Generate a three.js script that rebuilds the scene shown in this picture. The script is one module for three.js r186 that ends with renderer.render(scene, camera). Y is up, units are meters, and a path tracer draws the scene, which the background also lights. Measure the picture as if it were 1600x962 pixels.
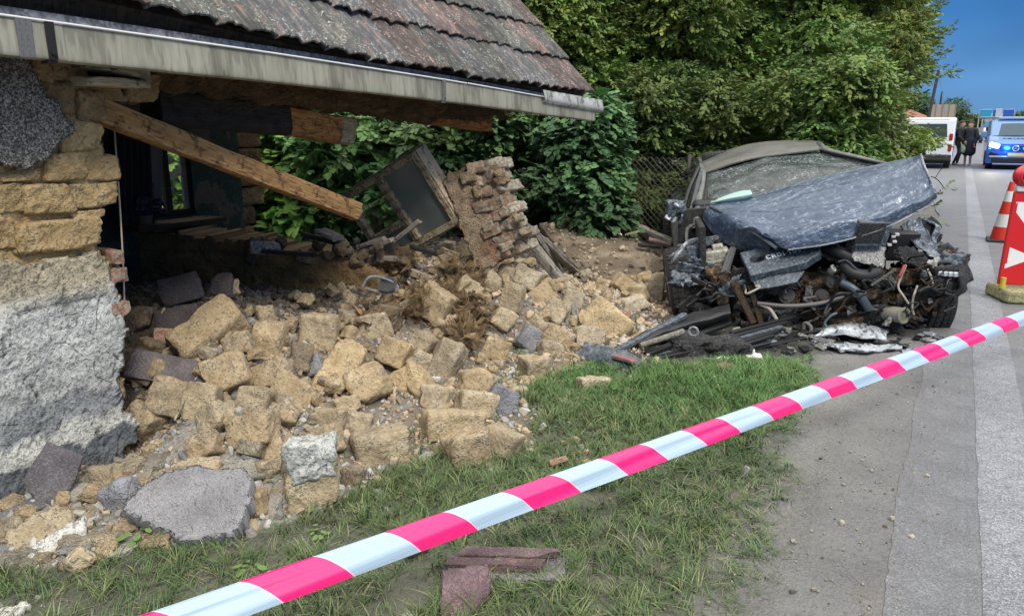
import * as THREE from 'three';
import { mergeGeometries } from 'three/addons/utils/BufferGeometryUtils.js';
import { RoundedBoxGeometry } from 'three/addons/geometries/RoundedBoxGeometry.js';
import { ImprovedNoise } from 'three/addons/math/ImprovedNoise.js';
import { MarchingCubes } from 'three/addons/objects/MarchingCubes.js';
import { TextGeometry } from 'three/addons/geometries/TextGeometry.js';
import { FontLoader } from 'three/addons/loaders/FontLoader.js';

// ------------------------------------------------------------------ camera, sky, sun, exposure
const V3 = (x, y, z) => new THREE.Vector3(x, y, z);
const EYE = 1.45, PITCH = 13.33 * Math.PI / 180, YAW = 30.08 * Math.PI / 180, FOCAL = 1186;
const scene = new THREE.Scene();
const camera = new THREE.PerspectiveCamera(2 * Math.atan(481 / FOCAL) * 180 / Math.PI, 1600 / 962, 0.05, 4000);
camera.rotation.order = 'YXZ';
camera.rotation.set(-PITCH, YAW, 0);
camera.position.set(0, EYE, 0);

const renderer = new THREE.WebGLRenderer({ antialias: true });
renderer.setSize(1024, 615);
renderer.toneMapping = THREE.LinearToneMapping;
renderer.toneMappingExposure = 1.0;
renderer.shadowMap.enabled = true;

const mix = (a, b, t) => a + (b - a) * t;
const clamp = (v, a = 0, b = 1) => Math.min(b, Math.max(a, v));
const smooth = (a, b, x) => { const t = clamp((x - a) / (b - a)); return t * t * (3 - 2 * t); };
const perlin = new ImprovedNoise();
const noise = (x, y, z = 0) => perlin.noise(x, y, z);
const fbm = (x, y, z = 0, n = 4) => { let s = 0, a = 0.5; for (let i = 0; i < n; i++) { s += a * noise(x, y, z); x = x * 2.03 + 7.1; y = y * 2.03 + 3.7; z = z * 2.03 + 1.3; a *= 0.5; } return s; };

{ // clear deep blue low down, a bright even cloud deck overhead
  const W = 512, Hh = 256, data = new Float32Array(W * Hh * 4);
  for (let j = 0; j < Hh; j++) for (let i = 0; i < W; i++) {
    const el = ((j + 0.5) / Hh - 0.5) * Math.PI, az = (i + 0.5) / W * 2 * Math.PI, e = el * 180 / Math.PI;
    const dx = Math.cos(az) * Math.cos(el), dz = Math.sin(az) * Math.cos(el), dy = Math.sin(el);
    let c = [mix(0.15, 0.052, smooth(0, 8, e)), mix(0.35, 0.205, smooth(0, 8, e)), mix(0.66, 0.51, smooth(0, 8, e))];
    const n = fbm(dx * 3, dy * 6, dz * 3, 4), w = 1 + 0.55 * fbm(dx * 6 + 3, dy * 22, dz * 6, 4); c = c.map((v) => v * w);
    const k = smooth(14, 52, e + n * 16), b = 2.2 * (1 + 0.35 * n);
    c = [mix(c[0], b * 1.0, k), mix(c[1], b * 0.99, k), mix(c[2], b * 0.97, k)];
    if (e < 0) c = [0.12, 0.12, 0.11];
    const o = (j * W + i) * 4; data[o] = c[0]; data[o + 1] = c[1]; data[o + 2] = c[2]; data[o + 3] = 1;
  }
  const sky = new THREE.DataTexture(data, W, Hh, THREE.RGBAFormat, THREE.FloatType);
  sky.mapping = THREE.EquirectangularReflectionMapping; sky.magFilter = THREE.LinearFilter; sky.needsUpdate = true;
  scene.background = sky; scene.environment = sky;
}
const sun = new THREE.DirectionalLight(new THREE.Color(1, 0.95, 0.86), 2.2);
sun.position.set(14, 22, 9); sun.target.position.set(-2, 0, -4);
sun.castShadow = true; sun.shadow.radius = 22; sun.shadow.mapSize.set(4096, 4096);
Object.assign(sun.shadow.camera, { left: -22, right: 22, top: 22, bottom: -22, near: 1, far: 90 });
scene.add(sun, sun.target);

// ------------------------------------------------------------------ helpers
let seedState = 1;
const reseed = (n) => { seedState = (n * 2654435761) >>> 0 || 1; };
const rnd = () => { seedState = (seedState + 0x6d2b79f5) >>> 0; let t = Math.imul(seedState ^ (seedState >>> 15), 1 | seedState); t = (t + Math.imul(t ^ (t >>> 7), 61 | t)) ^ t; return ((t ^ (t >>> 14)) >>> 0) / 4294967296; };
const rr = (a, b) => a + (b - a) * rnd();
const pick = (a) => a[Math.floor(rnd() * a.length)];

// survey of the place: sight lines from where the photographer stood to known surfaces
const FW = V3(-Math.sin(YAW) * Math.cos(PITCH), -Math.sin(PITCH), -Math.cos(YAW) * Math.cos(PITCH));
const RT = V3(Math.cos(YAW), 0, -Math.sin(YAW)), UP = RT.clone().cross(FW), EYEP = V3(0, EYE, 0);
const sight = (px, py) => FW.clone().multiplyScalar(FOCAL).addScaledVector(RT, px - 800).addScaledVector(UP, 481 - py).normalize();
const along = (d, t) => EYEP.clone().addScaledVector(d, t);
const at = (px, py, r) => { const d = sight(px, py); return along(d, r / Math.hypot(d.x, d.z)); };     // at a walking distance r
const onX = (px, py, x) => { const d = sight(px, py); return along(d, x / d.x); };
const onZ = (px, py, z) => { const d = sight(px, py); return along(d, z / d.z); };
const gnd = (px, py, h = 0) => { const d = sight(px, py); return along(d, (h - EYE) / d.y); };
const pxSize = (p) => p.clone().sub(EYEP).dot(FW) / FOCAL;                                              // metres per survey unit at p

const used = new Map();
function numbered(name) { const n = used.get(name) || 0; used.set(name, n + 1); return n ? name + '_' + String(n).padStart(3, '0') : name; }
function tag(o, label, category, group, kind) { if (label) o.userData.label = label; if (category) o.userData.category = category; if (group) o.userData.group = group; if (kind) o.userData.kind = kind; return o; }
function thing(name, label, category, pos = V3(0, 0, 0), group) { const o = new THREE.Group(); o.name = numbered(name); o.position.copy(pos); scene.add(o); return tag(o, label, category, group); }
function part(name, geo, mat, parent, label) { const m = new THREE.Mesh(geo, mat); m.name = name; m.castShadow = m.receiveShadow = true; parent.add(m); if (label) m.userData.label = label; return m; }
function solo(name, geo, mat, label, category, group, kind) { const m = new THREE.Mesh(geo, mat); m.name = numbered(name); m.castShadow = m.receiveShadow = true; scene.add(m); return tag(m, label, category, group, kind); }
function copies(name, geo, mat, list, parent, colors) {   // list of Matrix4
  const m = new THREE.InstancedMesh(geo, mat, list.length); m.castShadow = m.receiveShadow = true;
  list.forEach((x, i) => m.setMatrixAt(i, x)); if (colors) colors.forEach((c, i) => m.setColorAt(i, c));
  m.name = parent ? name : numbered(name); (parent || scene).add(m); return m;
}
const TRS = (p, q, s) => new THREE.Matrix4().compose(p, q, typeof s === 'number' ? V3(s, s, s) : s);
const QE = (x, y, z, o = 'YXZ') => new THREE.Quaternion().setFromEuler(new THREE.Euler(x, y, z, o));
const basis = (x, y, z, p) => { const m = new THREE.Matrix4().makeBasis(x, y, z); if (p) m.setPosition(p); return m; };
const merge = (list) => mergeGeometries(list.map((g) => { const n = g.index ? g.toNonIndexed() : g; for (const k of Object.keys(n.attributes)) if (!['position', 'normal', 'uv'].includes(k)) n.deleteAttribute(k); return n; }));
const box = (w, h, d, x = 0, y = 0, z = 0) => new THREE.BoxGeometry(w, h, d).translate(x, y, z);
const rbox = (w, h, d, r = 0.01, seg = 2) => boxUV(new RoundedBoxGeometry(w, h, d, seg, Math.min(r, w * 0.49, h * 0.49, d * 0.49)));
const cyl = (r0, r1, h, n = 12) => new THREE.CylinderGeometry(r0, r1, h, n);
const tube = (pts, r, seg = 24, rad = 6) => new THREE.TubeGeometry(new THREE.CatmullRomCurve3(pts), seg, r, rad);
function rod(a, b, r0, r1 = r0, n = 10) { const d = b.clone().sub(a), g = cyl(r1, r0, d.length(), n); g.applyQuaternion(new THREE.Quaternion().setFromUnitVectors(V3(0, 1, 0), d.clone().normalize())); const c = a.clone().add(b).multiplyScalar(0.5); return g.translate(c.x, c.y, c.z); }
function bar(a, b, w, h, up = V3(0, 1, 0), r = 0.006, rough = 0, seed = 1) {     // a squared timber or metal bar from a to b, grain along u
  const z = b.clone().sub(a), L = z.length(); z.normalize(); const x = up.clone().cross(z).normalize(), y = z.clone().cross(x);
  const n = Math.max(6, Math.round(L / 0.06)); let g;
  if (rough) { g = new THREE.BoxGeometry(w, h, L, 4, 4, n); const p = g.attributes.position; for (let i = 0; i < p.count; i++) { const X = p.getX(i), Y = p.getY(i), Z = p.getZ(i), e = Math.abs(X) > w * 0.4 && Math.abs(Y) > h * 0.4 ? 0.9 : 1; const ez = Math.abs(Z) > L * 0.49 ? 1 : 0; p.setXYZ(i, X * e + rough * noise(X * 9 + seed, Y * 9, Z * 5), Y * e + rough * noise(X * 9, Y * 9 + seed * 3, Z * 5 + 4), Z + ez * rough * 3 * noise(X * 30, Y * 30, seed)); } smoothNormals(g, 0.6); }
  else g = new RoundedBoxGeometry(w, h, L, 2, Math.min(r, w * 0.45, h * 0.45));
  boxUV(g, 'z');
  g.applyMatrix4(basis(x, y, z, a.clone().add(b).multiplyScalar(0.5))); return g;
}
function boxUV(g, grain) {      // uv in metres by the side each face looks to; with grain the length runs along u
  const p = g.attributes.position, n = g.attributes.normal, uv = new Float32Array(p.count * 2);
  for (let i = 0; i < p.count; i++) {
    const a = Math.abs(n.getX(i)), b = Math.abs(n.getY(i)), c = Math.abs(n.getZ(i)), x = p.getX(i), y = p.getY(i), z = p.getZ(i);
    let u, v; if (a >= b && a >= c) { u = z; v = y; } else if (b >= c) { u = grain ? z : x; v = grain ? x : z; } else { u = x; v = y; }
    uv[2 * i] = u; uv[2 * i + 1] = v;
  }
  g.setAttribute('uv', new THREE.BufferAttribute(uv, 2)); return g;
}
function smoothNormals(g, crease = 0.2) {   // averages normals of coincident vertices unless the faces differ too much
  g.computeVertexNormals(); const p = g.attributes.position, n = g.attributes.normal, map = new Map();
  const key = (i) => Math.round(p.getX(i) * 4000) + ',' + Math.round(p.getY(i) * 4000) + ',' + Math.round(p.getZ(i) * 4000);
  for (let i = 0; i < p.count; i++) { const k = key(i); if (!map.has(k)) map.set(k, []); map.get(k).push(i); }
  const out = new Float32Array(n.array.length);
  for (const l of map.values()) for (const i of l) { let x = 0, y = 0, z = 0; for (const j of l) { const d = n.getX(i) * n.getX(j) + n.getY(i) * n.getY(j) + n.getZ(i) * n.getZ(j); if (d > crease) { x += n.getX(j); y += n.getY(j); z += n.getZ(j); } } const L = Math.hypot(x, y, z) || 1; out[3 * i] = x / L; out[3 * i + 1] = y / L; out[3 * i + 2] = z / L; }
  n.array.set(out); return g;
}
// a broken block of earth, stone or brick: box w x h x d with worn edges, broken corners and a rough skin
function rock(w, h, d, { seed = 1, rough = 0.06, round = 0.25, chips = 2, seg = 7, tone } = {}) {
  const g = new THREE.BoxGeometry(1, 1, 1, seg, seg, seg), p = g.attributes.position, m = Math.min(w, h, d), R = round * m * 0.5;
  const save = seedState; reseed(seed * 31 + 7); const cuts = [];
  for (let i = 0; i < chips; i++) { const n = V3(rr(-1, 1), rr(-1, 1), rr(-1, 1)).normalize(); const ext = Math.abs(n.x) * w / 2 + Math.abs(n.y) * h / 2 + Math.abs(n.z) * d / 2; cuts.push([n, ext * rr(0.66, 0.9)]); }
  const so = rnd() * 100; seedState = save; const q = V3(0, 0, 0), c = V3(0, 0, 0), N = boxUV(new THREE.BoxGeometry(1, 1, 1, seg, seg, seg));
  for (let i = 0; i < p.count; i++) {
    q.set(p.getX(i) * w, p.getY(i) * h, p.getZ(i) * d);
    c.set(clamp(q.x, -w / 2 + R, w / 2 - R), clamp(q.y, -h / 2 + R, h / 2 - R), clamp(q.z, -d / 2 + R, d / 2 - R));
    const dir = q.clone().sub(c); if (dir.lengthSq() > 1e-12) q.copy(c).addScaledVector(dir.normalize(), R);
    for (const [n, o] of cuts) { const e = q.dot(n) - o; if (e > 0) q.addScaledVector(n, -e); }
    const f = 1 / m, out = q.clone().normalize();
    q.addScaledVector(out, m * rough * (1.6 * noise(q.x * f * 1.3 + so, q.y * f * 1.3, q.z * f * 1.3 + so) + 0.8 * noise(q.x * f * 4 + so, q.y * f * 4, q.z * f * 4) + 0.45 * noise(q.x * f * 9, q.y * f * 9 + so, q.z * f * 9)));
    p.setXYZ(i, q.x, q.y, q.z);
  }
  // uv from the flat sides so that the skin keeps its size
  const nn = g.attributes.normal, uv = new Float32Array(p.count * 2);
  for (let i = 0; i < p.count; i++) { const a = Math.abs(nn.getX(i)), b = Math.abs(nn.getY(i)); const x = p.getX(i), y = p.getY(i), z = p.getZ(i); const u = a > 0.5 ? z : x, v = b > 0.5 ? z : y; uv[2 * i] = u + so; uv[2 * i + 1] = v + so * 0.7; }
  g.setAttribute('uv', new THREE.BufferAttribute(uv, 2));
  if (tone) { const col = new Float32Array(p.count * 3); for (let i = 0; i < p.count; i++) { const k = 1 + 0.5 * fbm(p.getX(i) * 9 + so, p.getY(i) * 9, p.getZ(i) * 9, 3); for (let j = 0; j < 3; j++) col[3 * i + j] = tone[j] * k; } g.setAttribute('color', new THREE.BufferAttribute(col, 3)); }
  return smoothNormals(g, 0.35);
}
// a slab with a broken outline: poly in (u, v), front face displaced by front(u, v), thickness t behind it; tones by tone(u, v)
function inPoly(poly, x, y) { let c = false; for (let i = 0, j = poly.length - 1; i < poly.length; j = i++) { const [a, b] = poly[i], [e, f] = poly[j]; if ((b > y) !== (f > y) && x < (e - a) * (y - b) / (f - b) + a) c = !c; } return c; }
function slab(poly, cell, t, front, tone, rag = 0.02) {
  let u0 = 1e9, u1 = -1e9, v0 = 1e9, v1 = -1e9; for (const [u, v] of poly) { u0 = Math.min(u0, u); u1 = Math.max(u1, u); v0 = Math.min(v0, v); v1 = Math.max(v1, v); }
  const nu = Math.ceil((u1 - u0) / cell), nv = Math.ceil((v1 - v0) / cell), on = (i, j) => { if (i < 0 || j < 0 || i >= nu || j >= nv) return false; const u = u0 + (i + 0.5) * cell, v = v0 + (j + 0.5) * cell; return inPoly(poly, u + rag * noise(u * 14, v * 14, 3), v + rag * noise(u * 14, v * 14, 9)); };
  const pos = [], uvs = [], idx = [], cols = [], ids = new Map();
  const vert = (i, j, back) => { const k = (i * 4099 + j) * 2 + back; if (ids.has(k)) return ids.get(k); let u = u0 + i * cell, v = v0 + j * cell; const ju = cell * 0.5 * noise(u * 40, v * 40, 5), jv = cell * 0.5 * noise(u * 40, v * 40, 8); u += ju; v += jv; pos.push(u, v, back ? -t : front(u, v)); uvs.push(u, v); if (tone) cols.push(...tone(u, v)); ids.set(k, pos.length / 3 - 1); return pos.length / 3 - 1; };
  for (let i = 0; i < nu; i++) for (let j = 0; j < nv; j++) { if (!on(i, j)) continue;
    const a = vert(i, j, 0), b = vert(i + 1, j, 0), c = vert(i + 1, j + 1, 0), d = vert(i, j + 1, 0); idx.push(a, b, c, a, c, d);
    for (const [ii, jj, p, q] of [[i, j - 1, [i, j], [i + 1, j]], [i + 1, j, [i + 1, j], [i + 1, j + 1]], [i, j + 1, [i + 1, j + 1], [i, j + 1]], [i - 1, j, [i, j + 1], [i, j]]]) if (!on(ii, jj)) { const A = vert(...p, 0), B = vert(...q, 0), C = vert(...q, 1), D = vert(...p, 1); idx.push(A, D, C, A, C, B); } }
  const g = new THREE.BufferGeometry(); g.setAttribute('position', new THREE.Float32BufferAttribute(pos, 3)); g.setAttribute('uv', new THREE.Float32BufferAttribute(uvs, 2)); if (tone) g.setAttribute('color', new THREE.Float32BufferAttribute(cols, 3)); g.setIndex(idx); g.computeVertexNormals(); return g;
}
// a sheet through a grid of control points, bent smoothly between them; given a thickness it gets a back and edges
function sheet(rows, su, sv, thick = 0, warp = null, close = true) {
  const R = rows.length, C = rows[0].length, cr = (a, b, c, d, t) => 0.5 * (2 * b + (c - a) * t + (2 * a - 5 * b + 4 * c - d) * t * t + (3 * b - a - 3 * c + d) * t * t * t);
  const get = (r, c, k) => rows[clamp(r, 0, R - 1)][clamp(c, 0, C - 1)].getComponent(k);
  const ev = (u, v) => { const x = u * (C - 1), y = v * (R - 1), c = Math.min(C - 2, Math.floor(x)), r = Math.min(R - 2, Math.floor(y)), o = V3(0, 0, 0); for (let k = 0; k < 3; k++) { const q = []; for (let m = -1; m < 3; m++) q.push(cr(get(r + m, c - 1, k), get(r + m, c, k), get(r + m, c + 1, k), get(r + m, c + 2, k), x - c)); o.setComponent(k, cr(...q, y - r)); } return o; };
  const P = [], uvs = [], idx = []; let W = 0, H = 0; W = rows[0][0].distanceTo(rows[0][C - 1]); H = rows[0][0].distanceTo(rows[R - 1][0]);
  for (let j = 0; j <= sv; j++) for (let i = 0; i <= su; i++) { const p = ev(i / su, j / sv); if (warp) warp(p, i / su, j / sv); P.push(p); uvs.push(i / su * W, j / sv * H); }
  const id = (i, j) => j * (su + 1) + i; for (let j = 0; j < sv; j++) for (let i = 0; i < su; i++) idx.push(id(i, j), id(i, j + 1), id(i + 1, j + 1), id(i, j), id(i + 1, j + 1), id(i + 1, j));
  let g = new THREE.BufferGeometry(); g.setAttribute('position', new THREE.Float32BufferAttribute(P.flatMap((p) => [p.x, p.y, p.z]), 3)); g.setAttribute('uv', new THREE.Float32BufferAttribute(uvs, 2)); g.setIndex(idx); g.computeVertexNormals();
  if (!thick) return g;
  const n = g.attributes.normal, N = P.length, B = P.map((p, i) => p.clone().addScaledVector(V3(n.getX(i), n.getY(i), n.getZ(i)), -thick));
  const all = [...P, ...B], uv2 = [...uvs, ...uvs], ix = [...idx]; for (let k = 0; k < idx.length; k += 3) ix.push(idx[k] + N, idx[k + 2] + N, idx[k + 1] + N);
  const edge = []; for (let i = 0; i < su; i++) edge.push([id(i + 1, 0), id(i, 0)], [id(i, sv), id(i + 1, sv)]); for (let j = 0; j < sv; j++) edge.push([id(0, j), id(0, j + 1)], [id(su, j + 1), id(su, j)]);
  for (const [a, b] of edge) { ix.push(a, a + N, b + N, a, b + N, b); }
  g = new THREE.BufferGeometry(); g.setAttribute('position', new THREE.Float32BufferAttribute(all.flatMap((p) => [p.x, p.y, p.z]), 3)); g.setAttribute('uv', new THREE.Float32BufferAttribute(uv2, 2)); g.setIndex(ix); g = g.toNonIndexed(); return smoothNormals(g, 0.5);
}

// ------------------------------------------------------------------ textures and materials
function tileNoise(N, cells, seed) { // periodic value noise, octave 0..1
  const L = new Float32Array(cells * cells), s = seedState; reseed(seed * 97 + cells); for (let i = 0; i < L.length; i++) L[i] = rnd(); seedState = s;
  const out = new Float32Array(N * N), k = cells / N;
  for (let y = 0; y < N; y++) { const fy = y * k, y0 = Math.floor(fy), ty = fy - y0, sy = ty * ty * (3 - 2 * ty), ra = (y0 % cells) * cells, rb = ((y0 + 1) % cells) * cells;
    for (let x = 0; x < N; x++) { const fx = x * k, x0 = Math.floor(fx), tx = fx - x0, sx = tx * tx * (3 - 2 * tx), a = x0 % cells, b = (x0 + 1) % cells; out[y * N + x] = mix(mix(L[ra + a], L[ra + b], sx), mix(L[rb + a], L[rb + b], sx), sy); } }
  return out;
}
function tileFbm(N, base, oct, seed, gain = 0.5) { const o = new Float32Array(N * N); let a = 1, t = 0; for (let i = 0; i < oct; i++) { const c = base << i; if (c > N) break; const n = tileNoise(N, c, seed + i * 13); for (let k = 0; k < o.length; k++) o[k] += a * n[k]; t += a; a *= gain; } for (let k = 0; k < o.length; k++) o[k] /= t; return o; }
function texture(N, M, fn, srgb, rep) { const d = new Uint8Array(N * M * 4); for (let y = 0; y < M; y++) for (let x = 0; x < N; x++) { const c = fn(x, y, y * N + x), o = (y * N + x) * 4; d[o] = clamp(c[0]) * 255; d[o + 1] = clamp(c[1]) * 255; d[o + 2] = clamp(c[2]) * 255; d[o + 3] = 255; } const t = new THREE.DataTexture(d, N, M); t.wrapS = t.wrapT = THREE.RepeatWrapping; t.magFilter = THREE.LinearFilter; t.needsUpdate = true; if (srgb) t.colorSpace = THREE.SRGBColorSpace; if (rep) t.repeat.set(...rep); return t; }
const toS = (v) => v <= 0.0031308 ? v * 12.92 : 1.055 * Math.pow(v, 1 / 2.4) - 0.055;
const lin = (r, g, b) => [toS(r), toS(g), toS(b)];
const grad = (stops, t) => { t = clamp(t); for (let i = 1; i < stops.length; i++) if (t <= stops[i][0]) { const [a, A] = stops[i - 1], [b, B] = stops[i], k = (t - a) / (b - a || 1); return [mix(A[0], B[0], k), mix(A[1], B[1], k), mix(A[2], B[2], k)]; } return stops[stops.length - 1][1]; };
const n1 = tileFbm(512, 4, 7, 1), n2 = tileFbm(512, 8, 6, 2), n3 = tileFbm(512, 32, 5, 3, 0.7), n4 = tileFbm(512, 64, 4, 4, 0.8), n5 = tileFbm(512, 16, 6, 5, 0.6);
const st = (a, c = 1) => (i) => clamp((a[i] - 0.5) * 2.2 * c + 0.5);
const N1 = st(n1), N2 = st(n2), N3 = st(n3, 1.4), N4 = st(n4, 1.5), N5 = st(n5, 1.2);
const n6 = tileFbm(512, 128, 3, 6, 0.9), N6 = st(n6, 1.5);
function cells(N, c, seed) { const P = []; const s = seedState; reseed(seed); for (let i = 0; i < c * c; i++) P.push([rnd(), rnd()]); seedState = s; const o = new Float32Array(N * N); for (let y = 0; y < N; y++) for (let x = 0; x < N; x++) { const fx = x / N * c, fy = y / N * c, ix = Math.floor(fx), iy = Math.floor(fy); let a = 9, b = 9; for (let j = -1; j < 2; j++) for (let i = -1; i < 2; i++) { const q = P[((iy + j + c) % c) * c + (ix + i + c) % c], d = Math.hypot(ix + i + q[0] - fx, iy + j + q[1] - fy); if (d < a) { b = a; a = d; } else if (d < b) b = d; } o[y * N + x] = b - a; } return o; }
const crack = cells(512, 26, 9), crackBig = cells(512, 5, 12);
const stdm = (o) => new THREE.MeshStandardMaterial(o);
function surf(size, cfn, hfn, bump, o = {}) { // colour cfn (linear) and relief hfn over one repeat of `size` metres
  const map = texture(512, 512, (x, y, i) => lin(...cfn(i, x, y)), true, [1 / size, 1 / size]), b = texture(512, 512, (x, y, i) => { const h = hfn(i, x, y); return [h, h, h]; }, false, [1 / size, 1 / size]);
  return stdm({ map, bumpMap: b, bumpScale: bump, roughness: 0.92, ...o });
}
const pits = (i) => smooth(0.80, 0.98, N3(i)) * smooth(0.35, 0.65, N2(i));
const adobeC = (a, b, c) => (i) => { const t = N2(i) * 0.6 + N3(i) * 0.4, k = 1 - 0.5 * pits(i) - 0.22 * smooth(0.66, 0.95, N4(i)); const g = grad([[0, a], [0.5, b], [1, c]], t); return g.map((v) => v * k); };
const relief = (i) => clamp(0.5 * N2(i) + 0.3 * N5(i) + 0.3 * N3(i) - 0.35 * pits(i));
const M = {};
M.adobe = surf(0.42, adobeC([0.32, 0.25, 0.155], [0.455, 0.367, 0.24], [0.575, 0.49, 0.35]), relief, 0.012, { vertexColors: true });
M.adobeWall = surf(0.5, adobeC([0.32, 0.225, 0.11], [0.47, 0.345, 0.175], [0.57, 0.45, 0.26]), relief, 0.014, { vertexColors: true });
M.plaster = surf(0.6, (i) => { const t = N1(i) * 0.5 + N3(i) * 0.28 + N6(i) * 0.22, k = (1 - 0.55 * smooth(0.70, 0.9, N4(i))) * (1 - 0.6 * smooth(0.025, 0.0, crackBig[i] + 0.12 * (N5(i) - 0.5)) * smooth(0.5, 0.65, N2(i))); return grad([[0, [0.36, 0.365, 0.36]], [0.5, [0.55, 0.555, 0.54]], [1, [0.74, 0.74, 0.71]]], t).map((v) => v * k); }, (i) => clamp(0.35 * N5(i) + 0.4 * N3(i) + 0.3 * N4(i) - 0.4 * smooth(0.03, 0, crackBig[i] + 0.12 * (N5(i) - 0.5)) * smooth(0.5, 0.65, N2(i))), 0.007, { vertexColors: true });
M.pebble = surf(0.3, (i) => { const t = N4(i) * 0.8 + N3(i) * 0.2; return grad([[0, [0.05, 0.045, 0.04]], [0.40, [0.13, 0.115, 0.10]], [0.60, [0.36, 0.33, 0.29]], [1, [0.62, 0.58, 0.52]]], t); }, (i) => N4(i) * 0.7 + N3(i) * 0.4, 0.012, { vertexColors: true });
M.dust = surf(0.5, adobeC([0.27, 0.225, 0.16], [0.40, 0.345, 0.26], [0.52, 0.47, 0.37]), (i) => clamp(0.4 * N3(i) + 0.6 * N4(i)), 0.012, { vertexColors: true });
M.soil = surf(0.9, (i) => { const t = N1(i) * 0.4 + N6(i) * 0.35 + N4(i) * 0.25; const k = 1 - 0.35 * smooth(0.80, 0.97, N4(i)); return grad([[0, [0.155, 0.148, 0.138]], [0.5, [0.22, 0.212, 0.20]], [1, [0.30, 0.29, 0.275]]], t).map((v) => v * k); }, (i) => clamp(0.4 * N5(i) + 0.3 * N4(i) + 0.3 * N6(i)), 0.007, { vertexColors: true });
M.asphalt = surf(0.6, (i) => { const t = N6(i) * 0.6 + N4(i) * 0.2 + N1(i) * 0.2; return grad([[0, [0.105, 0.105, 0.108]], [0.45, [0.172, 0.173, 0.179]], [0.75, [0.222, 0.224, 0.233]], [1, [0.31, 0.312, 0.325]]], t); }, (i) => N6(i), 0.003, { roughness: 0.62, vertexColors: true });
M.marking = surf(0.6, (i) => { const t = N6(i) * 0.6 + N4(i) * 0.3 + N2(i) * 0.1; return grad([[0, [0.13, 0.13, 0.138]], [0.40, [0.21, 0.214, 0.226]], [0.62, [0.31, 0.318, 0.34]], [1, [0.47, 0.485, 0.515]]], t); }, (i) => N6(i), 0.003, { roughness: 0.6, vertexColors: true });
M.concrete = surf(0.5, (i) => { const t = N1(i) * 0.45 + N4(i) * 0.55, k = 1 - 0.35 * smooth(0.8, 0.97, N4(i)); return grad([[0, [0.24, 0.235, 0.225]], [0.5, [0.34, 0.33, 0.315]], [1, [0.46, 0.45, 0.43]]], t).map((v) => v * k); }, (i) => clamp(0.4 * N5(i) + 0.35 * N4(i) + 0.3 * N3(i)), 0.014, { vertexColors: true });
const grainTex = (c0, c1, c2, dark = 0.6) => (i, x, y) => { const w = n5[(((y * 2) & 511) * 512 + (x >> 4)) % 262144], r = n3[(y * 512 + (x >> 3)) % 262144], t = clamp((w - 0.5) * 2 + 0.5) * 0.5 + clamp((r - 0.5) * 2.5 + 0.5) * 0.3 + N2(i) * 0.25; const k = 1 - dark * smooth(0.68, 0.86, clamp((r - 0.5) * 2.4 + 0.5)) - 0.5 * smooth(0.78, 0.95, N5(i)); return grad([[0, c0], [0.5, c1], [1, c2]], t).map((v) => v * k); };
const grainH = (i, x, y) => clamp((n3[(y * 512 + (x >> 3)) % 262144] - 0.5) * 2.5 + 0.5);
M.woodFresh = surf(0.5, grainTex([0.17, 0.085, 0.03], [0.34, 0.19, 0.075], [0.48, 0.30, 0.14]), grainH, 0.004);
M.woodOrange = surf(0.4, grainTex([0.16, 0.07, 0.022], [0.48, 0.22, 0.065], [0.66, 0.38, 0.15], 0.7), grainH, 0.006);
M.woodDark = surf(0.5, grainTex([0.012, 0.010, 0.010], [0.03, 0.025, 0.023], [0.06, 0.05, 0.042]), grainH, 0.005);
M.woodBrown = surf(0.5, grainTex([0.05, 0.032, 0.018], [0.12, 0.075, 0.04], [0.22, 0.14, 0.075]), grainH, 0.005);
M.woodGrey = surf(0.5, grainTex([0.13, 0.12, 0.10], [0.27, 0.245, 0.20], [0.42, 0.39, 0.33]), grainH, 0.004);
M.woodPale = surf(0.4, grainTex([0.26, 0.20, 0.12], [0.44, 0.35, 0.24], [0.58, 0.50, 0.38], 0.5), grainH, 0.004);
M.woodPainted = surf(0.3, (i, x, y) => { const w = grainTex([0.12, 0.085, 0.05], [0.27, 0.195, 0.115], [0.44, 0.33, 0.20])(i, x, y), p = smooth(0.42, 0.52, N5(i)); return [mix(w[0], 0.58, p * 0.6), mix(w[1], 0.50, p * 0.6), mix(w[2], 0.34, p * 0.6)]; }, grainH, 0.005);
const streak = (x, y) => clamp((n3[((y >> 4) * 512 + x) % 262144] - 0.5) * 2.6 + 0.5);
M.tile = surf(0.5, (i, x, y) => { const q = streak(x, y), t = N1(i) * 0.3 + N5(i) * 0.25 + q * 0.45; let c = grad([[0, [0.035, 0.034, 0.035]], [0.5, [0.10, 0.097, 0.095]], [1, [0.21, 0.20, 0.19]]], t); const l = smooth(0.70, 0.86, N4(i) * 0.6 + N3(i) * 0.4) * smooth(0.3, 0.6, N2(i)), red = smooth(0.62, 0.80, N5(i)) * smooth(0.45, 0.7, q) * 0.6; c = [mix(c[0], 0.40, l), mix(c[1], 0.40, l), mix(c[2], 0.36, l)]; return [mix(c[0], 0.30, red * (1 - l)), mix(c[1], 0.165, red * (1 - l)), mix(c[2], 0.125, red * (1 - l))]; }, (i, x, y) => streak(x, y) * 0.5 + N4(i) * 0.5, 0.005, { vertexColors: true });
M.plumTile = surf(0.4, (i) => grad([[0, [0.095, 0.08, 0.08]], [0.5, [0.155, 0.125, 0.125]], [1, [0.25, 0.21, 0.205]]], N1(i) * 0.5 + N4(i) * 0.5), (i) => N4(i), 0.003, { vertexColors: true });
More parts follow.
